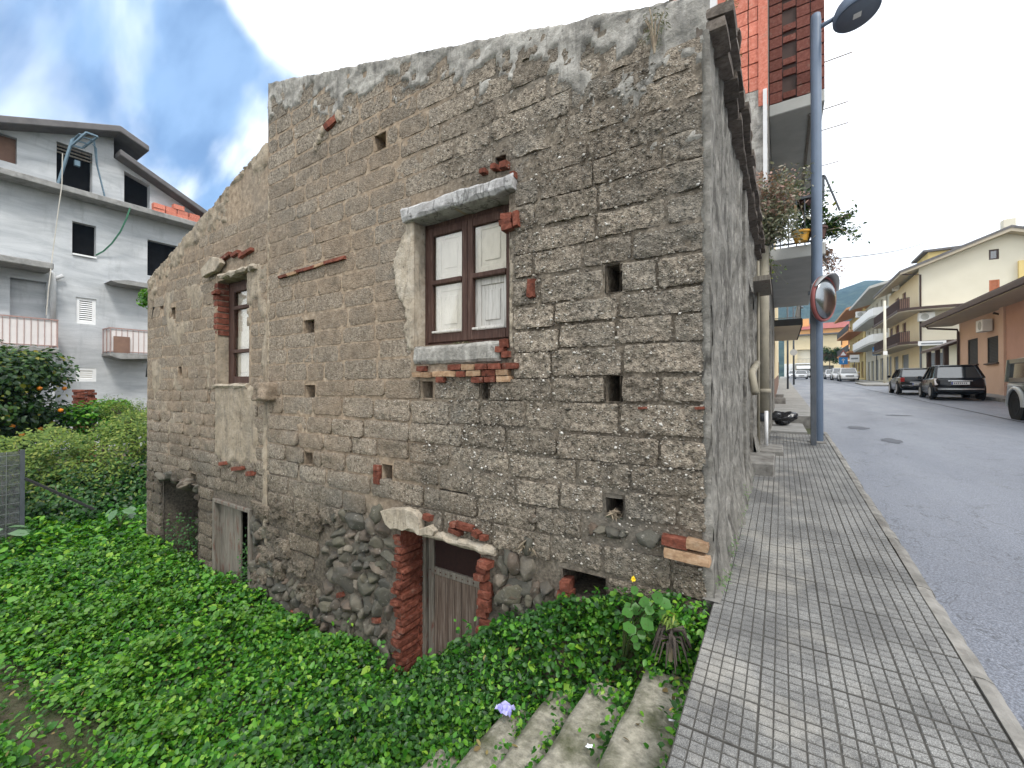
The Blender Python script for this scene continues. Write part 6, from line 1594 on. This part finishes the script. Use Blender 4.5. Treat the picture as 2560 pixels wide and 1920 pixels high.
jp = car('grey green boxy off-road jeep with pale roof at right edge', (5.92, 15.2, zr(15.2)-.095), -pi/2, M['p_green'], 3.35, 1.58, 1.66, belt=1.02, hood=1.05, rr=.37, kind='jeep', roofc=M['p_silver'], lights='red')
b = MB()
for s in (-1, 1): b.box(-1.62, .55, s*.792-.008, s*.792+.008, .90, .915); b.box(-1.62, .55, s*.792-.008, s*.792+.008, .97, .98)
b.build('trim_line', M['p_silver'], jp, world=False)
b = MB(); b.lathe([(.34, -.09), (.36, -.06), (.36, .06), (.34, .09)], (-1.80, .15, .95), 18, 'x'); b.build('spare_wheel', M['tyre'], jp, world=False)
car('white suv facing the camera far down on the right', (6.85, 66, zr(66)-.095), -pi/2, M['p_white'], 4.1, 1.78, 1.66, belt=1.02, hood=1.0, rr=.35, lights='red')
car('white van-like car parked directly behind the white suv', (6.75, 74, zr(74)-.095), -pi/2, M['p_white'], 4.0, 1.72, 1.72, belt=1.0, hood=.85, lights='red')
car('white car farthest along the right kerb half hidden by the mirror post', (6.6, 83, zr(83)-.095), -pi/2, M['p_white'], 3.9, 1.7, 1.55, lights='red')
car('light silver car coming towards the camera in the left lane', (2.75, 86, zr(86)-.095), -pi/2, M['p_white'], 4.2, 1.76, 1.5, lights='red')
car('pale blue car behind the approaching silver car', (4.0, 104, zr(104)-.095), -pi/2, M['p_silver'], 4.1, 1.74, 1.5, lights='red')
car('white car parked at the left kerb in the distance', (1.9, 98, zr(98)-.095), -pi/2, M['p_white'], 4.0, 1.7, 1.5, lights='red')

# ------------------------------------------------------------------ pink single storey house on the right
pk = thing('pink_house', 'low salmon pink house with deep brown eaves and dark shutters', 'house', (8.4, 30, zr(30)))
PX, PY0, PY1 = 8.4, 12.0, on_x(2073, 780, 8.4)[0]
def gx(px, py, X=PX): return on_x(px, py, X)
zb = .3; hol = []
for (a, b_, c, d) in ((2091, 732, 2113, 787), (2133, 727, 2157, 784)):
    ya = gx(c, b_)[0]; yb = gx(a, b_)[0]; zt = gx((a+c)/2, b_)[1]; zl = gx((a+c)/2, d)[1]; hol.append((ya-PY0, zl-zb, yb-PY0, zt-zb))
b = MB(); EZ = EYE+3.33
P3 = facade(b, (PX, PY0, zb), (0, 1, 0), (-1, 0, 0), PY1-PY0, EZ+.2-zb, hol, .1)
b.quad((PX, PY1, zb), (PX+9, PY1, zb), (PX+9, PY1, EZ+3.98), (PX, PY1, EZ+.2)); b.quad((PX+9, PY0, zb), (PX+9, PY1, zb), (PX+9, PY1, EZ+3.98), (PX+9, PY0, EZ+3.98)); b.quad((PX, PY0, zb), (PX+9, PY0, zb), (PX+9, PY0, EZ+3.98), (PX, PY0, EZ+.2))
b.build('wall', M['pink'], pk, fix=False)
for h in hol:
    o = fill(P3, h, .06, M['dshutter'], pk, 'shutter', M['dshutter'], .06, .07)
    MB().box(PX-.10, PX+.02, PY0+h[0]-.12, PY0+h[2]+.12, zb+h[1]-.06, zb+h[1]).build('window_sill', M['btrim'], o)
yn = gx(2168, 700)[0]
MB().box(PX-.08, PX+.0, PY0, yn-.55, zb, EZ+.19).build('porch_wall', M['pinkd'], pk)
MB().box(PX-.16, PX-.0, yn-.55, yn-.1, zb, EZ+.19).build('pillar', M['pink'], pk)
ex = 7.15; ez = EYE+3.62
b = MB(); b.prism([(ex, ez-.10), (ex, ez+.10), (17.5, ez+.10+3.9), (17.5, ez+3.7), (PX-.0, ez+.12), (PX, ez-.10)], 'y', 11.0, PY1+1.2); b.build('roof', M['soffit'], pk)
MB().box(ex-.09, ex+.03, 11, PY1+1.25, ez-.06, ez+.17).build('gutter', M['btrim'], pk, bevel=.02)
b = MB(); b.prism([(ex-.02, ez+.13), (17.5, ez+4.03), (17.5, ez+4.15), (ex-.02, ez+.24)], 'y', 11, PY1+1.25); b.build('roof_covering', M['btrim'], pk)
b = MB(); b.tube([(ex, PY1+.6, ez-.05), (ex+.1, PY1+.6, ez-.22), (PX-.07, PY1+.05, ez-.42), (PX-.07, PY1-.08, ez-.6), (PX-.07, PY1-.08, zb)], .055, 8); b.build('downpipe', M['btrim'], pk, smooth=True); b = MB(); b.tube([(PX-.30, yn+.02, ez-.28), (PX-.06, yn+.0, ez-.4), (PX-.06, yn, zb)], .06, 8); b.build('downpipe', M['btrim'], pk, smooth=True)
c = gx(2141, 703); ac_unit(pk, (PX-.22, c[0], c[1]), 'x', .95)
pc = thing('timber_porch', 'dark brown timber porch with sloping roof beyond the pink house', 'porch', (9, 36, zr(36)))
b = MB(); b.prism([(7.75, EYE+2.15), (10.6, EYE+3.4), (10.6, EYE+3.55), (7.75, EYE+2.3)], 'y', PY1+.5, PY1+4.6); b.build('porch_roof', M['btrim'], pc)
for x, y__ in ((8.05, PY1+.8), (8.05, PY1+2.4), (8.05, PY1+4.2), (9.6, PY1+4.2)): MB().box(x-.10, x+.10, y__-.10, y__+.10, .8, EYE+2.4).build('post', M['btrim'], pc)
b = MB(); b.box(8.0, 8.1, PY1+.8, PY1+4.2, zr(36)+.75, zr(36)+.85); b.build('handrail', M['btrim'], pc)

# ------------------------------------------------------------------ cream apartment house with the big gable
cb = thing('cream_apartment_house', 'large cream apartment house with broad gable wall and brown trim', 'building', (10.7, 53, zr(53)))
CX, CY0, CY1 = 10.7, 53.0, 65.5; cz = zr(53)-.4
def cg(px, py): return on_y(px, py, CY0)
def cf(px, py): return on_x(px, py, CX)
def hol_y(a, b_, c, d): xa, zt = cg(a, b_); xc, _ = cg(c, b_); zl = cg((a+c)/2, d)[1]; return (xa-CX, zl-cz, xc-CX, cg((a+c)/2, b_)[1]-cz)
def hol_x(a, b_, c, d): ya = cf(c, b_)[0]; yb = cf(a, b_)[0]; return (ya-CY0, cf((a+c)/2, d)[1]-cz, yb-CY0, cf((a+c)/2, b_)[1]-cz)
hs = [hol_y(2138, 538, 2160, 560), hol_y(2138, 604, 2161, 634), hol_y(2007, 762, 2040, 812)]
b = MB(); zE = EYE+10.0; P4 = facade(b, (CX, CY0, cz), (1, 0, 0), (0, -1, 0), 13.0, zE-cz, [hs[1], hs[2]], .15)
rx = cg(2178, 495)[0]; rz_ = cg(2178, 497)[1]-.15; slope = (rz_-EYE-10.5)/(rx-9.3)
hx = hs[0]; hx = (hx[0], max(hx[1], zE-cz+.02), hx[2], hx[3])
zt_ = lambda x: (EYE+10.45+slope*(x-9.3)) if x < rx else rz_-slope*(x-rx)
us = sorted({0.0, hx[0], hx[2], rx-CX, 13.0})
for i in range(len(us)-1):
    a, c = us[i], us[i+1]; mid = (a+c)/2
    if hx[0] < mid < hx[2]:
        b.quad((CX+a, CY0, zE), (CX+c, CY0, zE), (CX+c, CY0, cz+hx[1]), (CX+a, CY0, cz+hx[1])); b.quad((CX+a, CY0, cz+hx[3]), (CX+c, CY0, cz+hx[3]), (CX+c, CY0, zt_(CX+c)), (CX+a, CY0, zt_(CX+a)))
    else: b.quad((CX+a, CY0, zE), (CX+c, CY0, zE), (CX+c, CY0, zt_(CX+c)), (CX+a, CY0, zt_(CX+a)))
b.build('gable_wall', M['pale_cream'], cb, fix=False)
MB().box(cg(2200, 600)[0], CX+13.3, CY0-.25, CY0-.02, cz, EYE+10.6).build('yellow_wall', M['yellow'], cb)
o = fill(P4, hx, .10, M['darkglass'], cb, 'window', M['btrim'], .12); o = fill(P4, hs[1], .05, M['oshutter'], cb, 'shutter', M['oshutter'], .12, .14); o = fill(P4, hs[2], .10, M['gshutter'], cb, 'roller_door', None, 0, .2)
fh = [hol_x(1950, 697, 1958, 738), hol_x(1935, 702, 1943, 742), hol_x(1923, 709, 1929, 742), hol_x(1950, 632, 1958, 672), hol_x(1935, 644, 1943, 676), hol_x(1932, 770, 1941, 812), hol_x(1949, 766, 1963, 812), hol_x(1921, 770, 1926, 812)]
b = MB(); P5 = facade(b, (CX, CY0, cz), (0, 1, 0), (-1, 0, 0), CY1-CY0, EYE+10.6-cz, fh, .15); b.build('street_wall', M['cream'], cb, fix=False)
for i, h in enumerate(fh): fill(P5, h, .1, M['shutter'] if i < 5 else M['gshutter'], cb, 'shutter' if i < 5 else 'roller_door', None, 0, .16)
b = MB(); b.prism([(9.3, EYE+10.35), (rx, rz_-.12), (CX+13.5, zt_(CX+13.5)-.12), (CX+13.5, zt_(CX+13.5)+.16), (rx, rz_+.16), (9.3, EYE+10.63)], 'y', CY0-.8, CY1+.2); b.build('roof', M['soffit'], cb)
b = MB(); b.prism([(9.22, EYE+10.50), (rx, rz_+.165), (CX+13.5, zt_(CX+13.5)+.165), (CX+13.5, zt_(CX+13.5)+.36), (rx, rz_+.36), (9.22, EYE+10.72)], 'y', CY0-.85, CY1+.25); b.build('roof_covering', M['roofdark'], cb)
MB().box(rx-.35, rx+.35, CY0-.5, CY0+.2, rz_+.3, rz_+1.0).build('chimney', M['pale_cream'], cb)
MB().box(12.0, 14.5, CY0+3, CY0+7, EYE+11.5, EYE+13.0).build('dormer', M['yellow'], cb); MB().box(11.6, 14.9, CY0+2.7, CY0+7.3, EYE+13.0, EYE+13.2).build('dormer_roof', M['roofdark'], cb)
for zz in (EYE+4.06, EYE+7.15):
    b = MB(); b.prism([(CX-1.5, CY0-.4), (CX-.9, CY0-1.25), (CX+.2, CY0-1.45), (CX+13, CY0-1.2), (CX+13, CY0+.0), (CX, CY0), (CX, CY1), (CX-1.5, CY1)], 'z', zz-.28, zz-.02); sl = b.build('balcony_slab', M['soffit'], cb)
    b = MB(); pts_ = [(CX-1.53, CY1), (CX-1.53, CY0-.4), (CX-.92, CY0-1.28), (CX+.2, CY0-1.48), (CX+13, CY0-1.23)]
    for i in range(4): b.bar((*pts_[i], zz-.08), (*pts_[i+1], zz-.08), .06, .22)
    b.build('fascia', M['btrim'], sl)
    railing(sl, [(CX-1.4, CY1, zz), (CX-1.4, CY0-.3, zz), (CX-.85, CY0-1.1, zz)], 0, 1.0, M['btrim'], .18, .016, M['brownboard'])
b = MB(); b.tube([(9.4, CY0-.7, EYE+10.4), (CX+.1, CY0-.1, EYE+10.3), (CX+.1, CY0-.1, cz)], .07, 8); b.build('drainpipe', M['btrim'], cb, smooth=True)
x, z = cg(2000, 685); ac_unit(cb, (x, CY0-.22, z), 'y', 1.3); yy, z = cf(1943, 619); ac_unit(cb, (CX-.25, yy, z), 'x', 1.2)

# ------------------------------------------------------------------ grey concrete building and the one with orange soffits
gb = thing('concrete_apartment_house', 'grey concrete apartment house with curved white balconies', 'building', (10.9, 70, zr(70)))
GY0, GY1 = 65.8, 83.5; gzz = zr(66)-.3
hh = [(2+3*k, 5.2+3.2*j, 3.2+3*k, 7.6+3.2*j) for k in range(5) for j in range(2)]+[(1.6+3.2*k, .4, 3.6+3.2*k, 3.2) for k in range(5)]
b = MB(); P6 = facade(b, (10.9, GY0, gzz), (0, 1, 0), (-1, 0, 0), GY1-GY0, 11.4, hh, .2); b.quad((10.9, GY0, gzz), (20, GY0, gzz), (20, GY0, gzz+11.4), (10.9, GY0, gzz+11.4)); b.quad((10.9, GY1, gzz), (20, GY1, gzz), (20, GY1, gzz+11.4), (10.9, GY1, gzz+11.4)); b.build('wall', M['pale_cream'], gb, fix=False)
for i, h in enumerate(hh): fill(P6, h, .18, M['dshutter'] if i < 10 else M['gshutter'], gb, 'window' if i < 10 else 'roller_door')
b = MB(); b.prism([(8.9, gzz+11.35), (20, gzz+14.6), (20, gzz+14.9), (8.9, gzz+11.65)], 'y', GY0+.05, GY1+.2); b.build('roof', M['gsoffit'], gb)
for zz in (EYE+5.5, EYE+8.7):
    b = MB(); b.prism([(10.9, GY0+.2), (9.5, GY0+1.4), (9.3, GY0+3), (9.3, GY1-.6), (10.9, GY1-.2)], 'z', zz-.25, zz); sl = b.build('balcony_slab', M['gsoffit'], gb)
    b = MB()
    for p, q in (((10.9, GY0+.2), (9.5, GY0+1.4)), ((9.5, GY0+1.4), (9.3, GY0+3)), ((9.3, GY0+3), (9.3, GY1-.6)), ((9.3, GY1-.6), (10.9, GY1-.2))): b.bar((*p, zz+.45), (*q, zz+.45), .10, .95)
    b.build('parapet', M['whitep'] if True else M['concrete'], sl)
ac_unit(gb, (9.6, GY1-6, EYE+10.3), 'y', 1.4)
ob = thing('ochre_apartment_house', 'ochre apartment house with orange soffit and dark railings at the bend', 'building', (10.8, 90, zr(90)))
OY0, OY1 = 84, 101; oz = zr(84)-.3
hh = [(1.5+3.3*k, 4.4+3.3*j, 2.8+3.3*k, 6.8+3.3*j) for k in range(5) for j in range(2)]+[(1.2+3.4*k, .4, 3.4+3.4*k, 3.0) for k in range(4)]
b = MB(); P7 = facade(b, (10.8, OY0, oz), (0, 1, 0), (-1, 0, 0), OY1-OY0, 11.2, hh, .2); b.quad((10.8, OY0, oz), (20, OY0, oz), (20, OY0, oz+11), (10.8, OY0, oz+11)); b.build('wall', M['yellow'], ob, fix=False)
for i, h in enumerate(hh): fill(P7, h, .18, M['shutter'], ob, 'window' if i < 10 else 'shop_door')
b = MB(); b.prism([(8.6, oz+11.1), (20, oz+14.4), (20, oz+14.7), (8.6, oz+11.4)], 'y', OY0+.2, OY1+1); b.build('roof', M['osoffit'], ob)
for zz in (EYE+5.6, EYE+8.9):
    b = MB(); b.box(8.9, 10.8, OY0+.8, OY1, zz-.25, zz); sl = b.build('balcony_slab', M['osoffit'], ob); railing(sl, [(8.95, OY0+.85, zz), (8.95, OY1-.1, zz)], 0, 1.05, M['dshutter'], .2, .02, M['dshutter'])

# ------------------------------------------------------------------ houses closing the street
yb = thing('yellow_house', 'pale yellow house with loggia and white awning closing the street', 'building', (5.5, 122, 3.4))
b = MB(); xx0, xx1 = .6, 11.5
hh = [(2.6, 3.6, 6.4, 6.9), (2.4, .3, 5.8, 2.9), (7.2, .3, 9.6, 3.0), (7.4, 4.2, 8.6, 6.6), (9.4, 4.2, 10.4, 6.6)]
P8 = facade(b, (xx0, 122, 3.3), (1, 0, 0), (0, -1, 0), xx1-xx0, 10.2, hh, .8); b.quad((xx0, 122, 3.3), (xx0, 134, 3.3), (xx0, 134, 13.5), (xx0, 122, 13.5)); b.quad((xx1, 122, 3.3), (xx1, 134, 3.3), (xx1, 134, 13.5), (xx1, 122, 13.5)); b.build('wall', M['cream'], yb, fix=False)
for i, h in enumerate(hh): fill(P8, h, .7, M['pale_cream'] if i == 0 else M['gshutter'] if i < 3 else M['shutter'], yb, 'loggia' if i == 0 else 'shop_front' if i < 3 else 'shutter')
MB().box(xx0-.5, xx1+.5, 121.2, 134, 13.5, 13.8).build('roof', M['roofdark'], yb); MB().box(xx0+2.2, xx0+6.8, 121.1, 122, 6.7, 6.95).build('balcony_slab', M['whitep'], yb); MB().box(xx0-.05, xx0+2.2, 121.9, 121.98, 3.3, 6.9).build('lower_wall', M['whitep'], yb)
b = MB(); b.prism([(120.4, 5.8), (122, 6.6), (122, 6.5), (120.4, 5.5)], 'x', xx0+2.4, xx0+6.2); b.build('awning', M['whitep'], yb)
railing(yb, [(xx0+2.3, 121.2, 6.95), (xx0+6.7, 121.2, 6.95)], 0, 1.0, M['pole_dark'], .25, .02)
oh = thing('orange_house', 'orange house with pinkish red roof standing behind the yellow one', 'building', (10, 140, 4))
hh = [(10.2, 9.0, 11.0, 11.4), (12.2, 9.0, 13.0, 11.4), (10.2, 5.4, 11, 7.8), (12.2, 5.4, 13, 7.8)]
b = MB(); P9 = facade(b, (2.5, 140, 3.3), (1, 0, 0), (0, -1, 0), 14.5, 13.6, hh, .3); b.quad((2.5, 140, 3.3), (2.5, 152, 3.3), (2.5, 152, 16.9), (2.5, 140, 16.9)); b.build('wall', M['orange'], oh, fix=False)
for h in hh: fill(P9, h, .25, M['shutter'], oh, 'shutter')
b = MB(); b.add([(2, 139.3, 16.9), (17.5, 139.3, 16.9), (17.5, 153, 16.9), (2, 153, 16.9), (4, 146, 19.2), (15.5, 146, 19.2)], [(0, 1, 5, 4), (1, 2, 5), (2, 3, 4, 5), (3, 0, 4), (0, 1, 2, 3)]); b.build('roof', M['redroof'], oh)
MB().box(3.5, 6.5, 143, 147, 17, 20.3).build('roof_room', M['orange'], oh)
MB().box(11.5, 17.5, 138.6, 140, 11.2, 11.5).build('balcony_slab', M['whitep'], oh); MB().box(11.5, 17.5, 138.6, 140, 8.0, 8.3).build('balcony_slab', M['whitep'], oh)
def tree(name, label, base, h, r, n, m, s0, s1, shape='dia', clumps=9, group=None, cat='tree', tr=.09):
    t = thing(name, label, cat, tuple(base), 0, group); base = Vector(base); b = MB(); top = base+Vector((0, 0, h-r*1.0))
    b.tube([base-Vector((0, 0, .3)), base+Vector((ru(-.05, .05), 0, (h-r)*.5)), top], [tr*1.25, tr, tr*.7], 7)
    PP = []; NN = []
    for k in range(clumps):
        u = Vector((random.gauss(0, 1), random.gauss(0, 1), random.gauss(0, .8))).normalized(); c = top+u*r*ru(.35, .72)
        b.tube([top-Vector((0, 0, r*.4)), (top+c)/2+Vector((0, 0, -.05*r)), c], [tr*.6, tr*.4, tr*.15], 5)
        p, q = clump_pts(c, (r*ru(.32, .5), r*ru(.32, .5), r*ru(.28, .42)), n//clumps, .3); PP.append(p); NN.append(q)
    b.build('trunk', M['bark'], t)
    leaves('crown', np.concatenate(PP), np.concatenate(NN), RNG.uniform(s0, s1, sum(len(p) for p in PP)), m, shape, t)
    return t
tree('street_tree', 'dark green tree at the bend beside the ochre house', (8.2, 106, zr(106)), 7, 2.4, 1800, M['leaf_tree'], .25, .5)
lb = thing('row_house', 'cream row house with grey plinth and small balcony left beyond townhouse', 'building', (-.25, 30, .8))
b = MB(); P10 = facade(b, (-.25, 16.6, .6), (0, 1, 0), (1, 0, 0), 30, 8.5, [(2, .6, 3, 2.9), (6, 1.2, 7.2, 2.8), (10, .6, 11.2, 3), (16, 1, 17.4, 3.2), (2.5, 3.9, 3.7, 6.1), (8, 4, 9.2, 6), (14, 4, 15.2, 6.4)], .2); b.quad((-.25, 16.6, 0), (-9, 16.6, 0), (-9, 16.6, 9.1), (-.25, 16.6, 9.1)); b.quad((-.25, 46.6, 0), (-9, 46.6, 0), (-9, 46.6, 9.1), (-.25, 46.6, 9.1)); b.quad((-.25, 16.6, 9.1), (-.25, 46.6, 9.1), (-9, 46.6, 9.1), (-9, 16.6, 9.1)); b.build('wall', M['cream'], lb, fix=False)
for h in ((2, .6, 3, 2.9), (6, 1.2, 7.2, 2.8), (10, .6, 11.2, 3), (16, 1, 17.4, 3.2), (2.5, 3.9, 3.7, 6.1), (8, 4, 9.2, 6), (14, 4, 15.2, 6.4)): fill(P10, h, .18, M['shutter'], lb, 'shutter')
sheet(lines(16.6, 46, 2), [-.2, .95], lambda y_, z: (-.235, y_, zr(y_)+z), lambda a, b_: True, 'plinth', M['brownboard'], lb)
zz = EYE+2.05
b = MB(); b.box(-.25, .56, 17.0, 22.4, zz, zz+.05); sl = b.build('balcony_slab', M['soffit'], lb); MB().box(-.25, .58, 16.94, 17.0, zz-.0, zz+.22).build('fascia', M['tyre'], sl); MB().box(.56, .6, 17.0, 22.4, zz, zz+.2).build('fascia', M['tyre'], sl)
b = MB(); b.quad((-.2, 17.0, zz+.25), (.55, 17.0, zz+.25), (.55, 17.0, zz+1.05), (-.2, 17.0, zz+1.05)); b.quad((.55, 17.0, zz+.25), (.55, 22.4, zz+.25), (.55, 22.4, zz+1.05), (.55, 17.0, zz+1.05)); b.build('glass_panel', M['glass'], sl, fix=False)
railing(sl, [(-.2, 17.02, zz+.2), (.54, 17.02, zz+.2), (.54, 22.4, zz+.2)], 0, .9, M['metal'], .75, .012)
for k in range(2): MB().box(-.25, .12-.05*k, 18.3+3.2*k, 19.6+3.2*k, .5, zr(19+3*k)+.24).build('doorstep', M['kerb'], lb)
l2 = thing('white_row_house', 'plain whitish row house farthest on the left of the street', 'building', (-.4, 80, 2)); b = MB(); b.box(-9, -.4, 47, 84, 0, 10.5); b.build('wall', M['pale_cream'], l2)
for k in range(7): MB().box(-.42, -.36, 49+5*k, 50.4+5*k, zr(50+5*k)+1.0, zr(50+5*k)+2.6).build('shutter', M['shutter'], l2)

# ------------------------------------------------------------------ hills
def hz_(x, y_):
    ridge = 185+30*fbm(x*.0022, 3.1, 1)+14*fbm(x*.008, 1, 2)
    f = sm((y_-330)/700); return 2+ridge*f*(.78+.22*sm((x+900)/600))+f*(22*fbm(x*.006, y_*.006, 3)+9*fbm(x*.02, y_*.02, 5))
sheet(lines(-590, 890, 18), lines(300, 1290, 18), lambda x, y_: (x, y_, hz_(x, y_)), lambda a, b_: True, 'hills', M['hill'], None, kind='structure')

# ------------------------------------------------------------------ damp air: far things fade to blue
hzm = bpy.data.materials.new('haze'); hzm.use_nodes = True; t_ = hzm.node_tree; t_.nodes.clear()
pv = t_.nodes.new('ShaderNodeVolumePrincipled'); pv.inputs['Color'].default_value = (.45, .70, 1, 1); pv.inputs['Density'].default_value = .00036; pv.inputs['Anisotropy'].default_value = .1
ou = t_.nodes.new('ShaderNodeOutputMaterial'); t_.links.new(pv.outputs[0], ou.inputs['Volume'])
b = MB(); b.box(-640, 940, -130, 1340, -3.4, 262); tag(b.build('haze', hzm), kind='stuff')

# ------------------------------------------------------------------ garden on the left
t = tree('citrus_tree', 'dark leafed citrus tree with orange fruit before grey block', (-15.8, 1.85, -1.5), 4.4, 1.65, 10500, M['leaf_tree'], .085, .15, 'ovate', 16)
P = []
for k in range(26): u = Vector((ru(.2, 1), ru(-1, 1), ru(-.9, .3))).normalized(); P.append(Vector((-15.8, 1.85, 1.15))+u*ru(1.0, 1.35))
for p in P[:11]: MB().ball(p, .055, 1).build('orange', M['orange_fruit'], t, smooth=True)
tree('shrub', 'mid green garden shrub beside the red brick pillar', (-15.2, 3.55, -1.5), 3.0, 1.0, 4200, M['leaf'], .07, .13, 'ovate', 12, None, 'shrub')
tree('shrub', 'tall feathery yellow green shrub against house corner', (-13.7, 3.75, -1.5), 2.8, .85, 4200, M['leaf_yl'], .05, .10, 'lance', 12, None, 'shrub')
tree('shrub', 'dark shrub low behind the citrus tree', (-17.8, 2.4, -1.6), 2.6, 1.0, 2600, M['leaf_tree'], .09, .16, 'ovate', 10, None, 'shrub')
tree('shrub', 'broad dark bush at the left photo edge below citrus', (-14.6, 1.6, -1.6), 2.0, 1.0, 3200, M['leaf_dk'], .08, .14, 'ovate', 10, None, 'shrub')
hg = thing('bramble_hedge', 'yellow green bramble and creeper hedge across the back of the lot', 'hedge', (-12.4, 3, -1.4))
def htop(y_): return .36+.42*sm((y_-2.6)/1.2)+.26*fbm(y_*1.6, 3, 2)+.12*fbm(y_*5, 3, 2)
PP = []; NN = []; n = 34000
ysr = RNG.uniform(-.6, 7.0, n); hr = RNG.random(n)**.75
for y_, hv in zip(ysr, hr):
    zt = htop(y_); zb0 = -1.35; x = -11.5-1.1*hv+.45*fbm(y_*1.3, hv*2.2, 5)+ru(-.2, .2)-(1.2*random.random() if hv > .9 else 0)
    PP.append((x, y_, zb0+(zt-zb0)*hv+ru(-.05, .08))); NN.append((.75+random.gauss(0, .4), random.gauss(-.1, .45), .65+random.gauss(0, .35)))
PP = np.array(PP); NN = np.array(NN); upm = hr+RNG.normal(0, .16, n) > .45
leaves('creeper', PP[upm], NN[upm], RNG.uniform(.045, .10, upm.sum()), M['leaf_yl'], 'dia', hg); leaves('bramble', PP[~upm], NN[~upm], RNG.uniform(.05, .11, (~upm).sum()), M['leaf_dk'], 'ovate', hg)
b = MB()
for k in range(16):
    y_ = ru(.2, 6.5); x = ru(-12.2, -11.0); b.tube([(x, y_, -1.4), (x+ru(-.1, .25), y_+ru(-.3, .3), ru(-.8, -.2)), (x+ru(-.2, .4), y_+ru(-.6, .6), ru(-.5, .35))], [.008, .006, .003], 4)
b.build('stem', M['dry'], hg)
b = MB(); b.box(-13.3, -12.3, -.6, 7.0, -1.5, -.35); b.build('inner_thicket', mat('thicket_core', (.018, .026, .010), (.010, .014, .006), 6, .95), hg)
pil = thing('brick_pillar', 'red brick garden pillar between the citrus tree and shrub', 'pillar', (-18, 3.75, -1.6))
z = -1.5; i = 0
while z < 1.28:
    for k in range(2): o = brick(pil, -18+ru(-.03, .03), 3.64+.225*k+(.015 if i % 2 else -.015)+ru(-.006, .006), z+.0425, .40, .222, .082, (0, 0, ru(-.03, .03)))
    z += .085; i += 1
fc = thing('wire_fence', 'grey mesh fence panel with dark post at the left edge', 'fence', (-11.1, 1.5, -1.2))
for yy in (1.55, -.6): MB().bar((-11.1, yy, -1.3), (-11.1, yy, .3), .055).build('post', M['pole_dark'], fc)
b = MB(); b.bar((-11.08, 1.58, -.2), (-10.6, 2.35, -.85), .035); b.build('brace', M['cable'], fc)
g = G('shade_net'); g.done(g.ramp(g.noise(14, 5), [(.3, (.055, .058, .06)), (.7, (.12, .125, .13))]), .9); tr = g.n('ShaderNodeBsdfTransparent'); m_ = g.n('ShaderNodeMixShader'); m_.inputs[0].default_value = .25; g.l(g.bsdf.outputs[0], m_.inputs[1]); g.l(tr.outputs[0], m_.inputs[2]); g.l(m_.outputs[0], g.out.inputs[0])
sheet(lines(-.6, 1.52, .1), lines(-1.2, .28, .1), lambda y_, z: (-11.12+.03*fbm(y_*3, z*3, 3), y_, z), lambda a, b_: True, 'mesh_panel', g.m, fc)
b = MB()
for k in range(13): b.bar((-11.085, -.55+.16*k, -1.2), (-11.085, -.55+.16*k, .28), .006)
for k in range(9): b.bar((-11.085, -.6, -1.1+.165*k), (-11.085, 1.55, -1.1+.165*k), .006)
b.build('mesh_wire', M['metal'], fc)
def arum(label, c, n, s):
    t = thing('arum_plant', label, 'plant', tuple(c)); P = []; N = []; b = MB()
    for k in range(n):
        th = ru(0, 2*pi); q = Vector(c)+Vector((cos(th)*s*.8, sin(th)*s*.8, ru(.18, .42)*s/.3)); P.append(q); N.append((cos(th)*.5+.25, sin(th)*.5-.2, .7)); b.tube([c, (Vector(c)+q)/2+Vector((0, 0, .05)), q], [.008, .007, .005], 5)
    leaves('leaf', np.array(P), np.array(N), RNG.uniform(s*.7, s*1.15, n), M['leaf_arum'], 'ovate', t); b.build('stem', M['stem'], t)
c = at(262, 1125, 7.9); arum('pale green arum leaves spreading at the hedge foot near the house corner', (c.x, c.y, -1.2), 9, .20)
c = at(12, 1130, 6.9); arum('big pale green arum leaves at the left photo edge', (c.x, c.y, -1.25), 8, .24)
c = at(311, 1028, 9.6); b = MB(); b.box(c.x-.28, c.x+.28, c.y-.25, c.y+.3, -1.5, EYE-1.76); o = b.build('water_bin', M['bag'], bevel=.03); tag(o, 'dark plastic bin half hidden behind the house corner', 'bin'); MB().box(c.x-.3, c.x+.3, c.y-.28, c.y+.33, EYE-1.757, EYE-1.73).build('lid', M['visor'], o)
P = []; N = []
for k in range(700):
    x = ru(-8.75, -7.5); P.append((x, WY+ru(-.12, .5), ru(-1.45, -.95+.35*random.random()))); N.append((random.gauss(0, .4), random.gauss(-.5, .4), .8))
tag(leaves('opening_weeds', np.array(P), np.array(N), RNG.uniform(.03, .06, len(P)), M['leaf_dk'], 'ovate'), kind='stuff')
P = []; N = []
for k in range(420):
    x = random.gauss(-5.95, .07); P.append((x, WY-.02+ru(-.05, .1), ru(-1.5, -.45-.6*random.random()))); N.append((random.gauss(0, .4), random.gauss(-.6, .4), .6))
tag(leaves('door_creeper', np.array(P), np.array(N), RNG.uniform(.02, .05, len(P)), M['leaf_dk'], 'ovate'), kind='stuff')
print('objects', len(bpy.data.objects), 'tris', sum(len(o.data.loop_triangles) if o.data.loop_triangles else sum(len(p.vertices)-2 for p in o.data.polygons) for o in bpy.data.objects if o.type == 'MESH'))
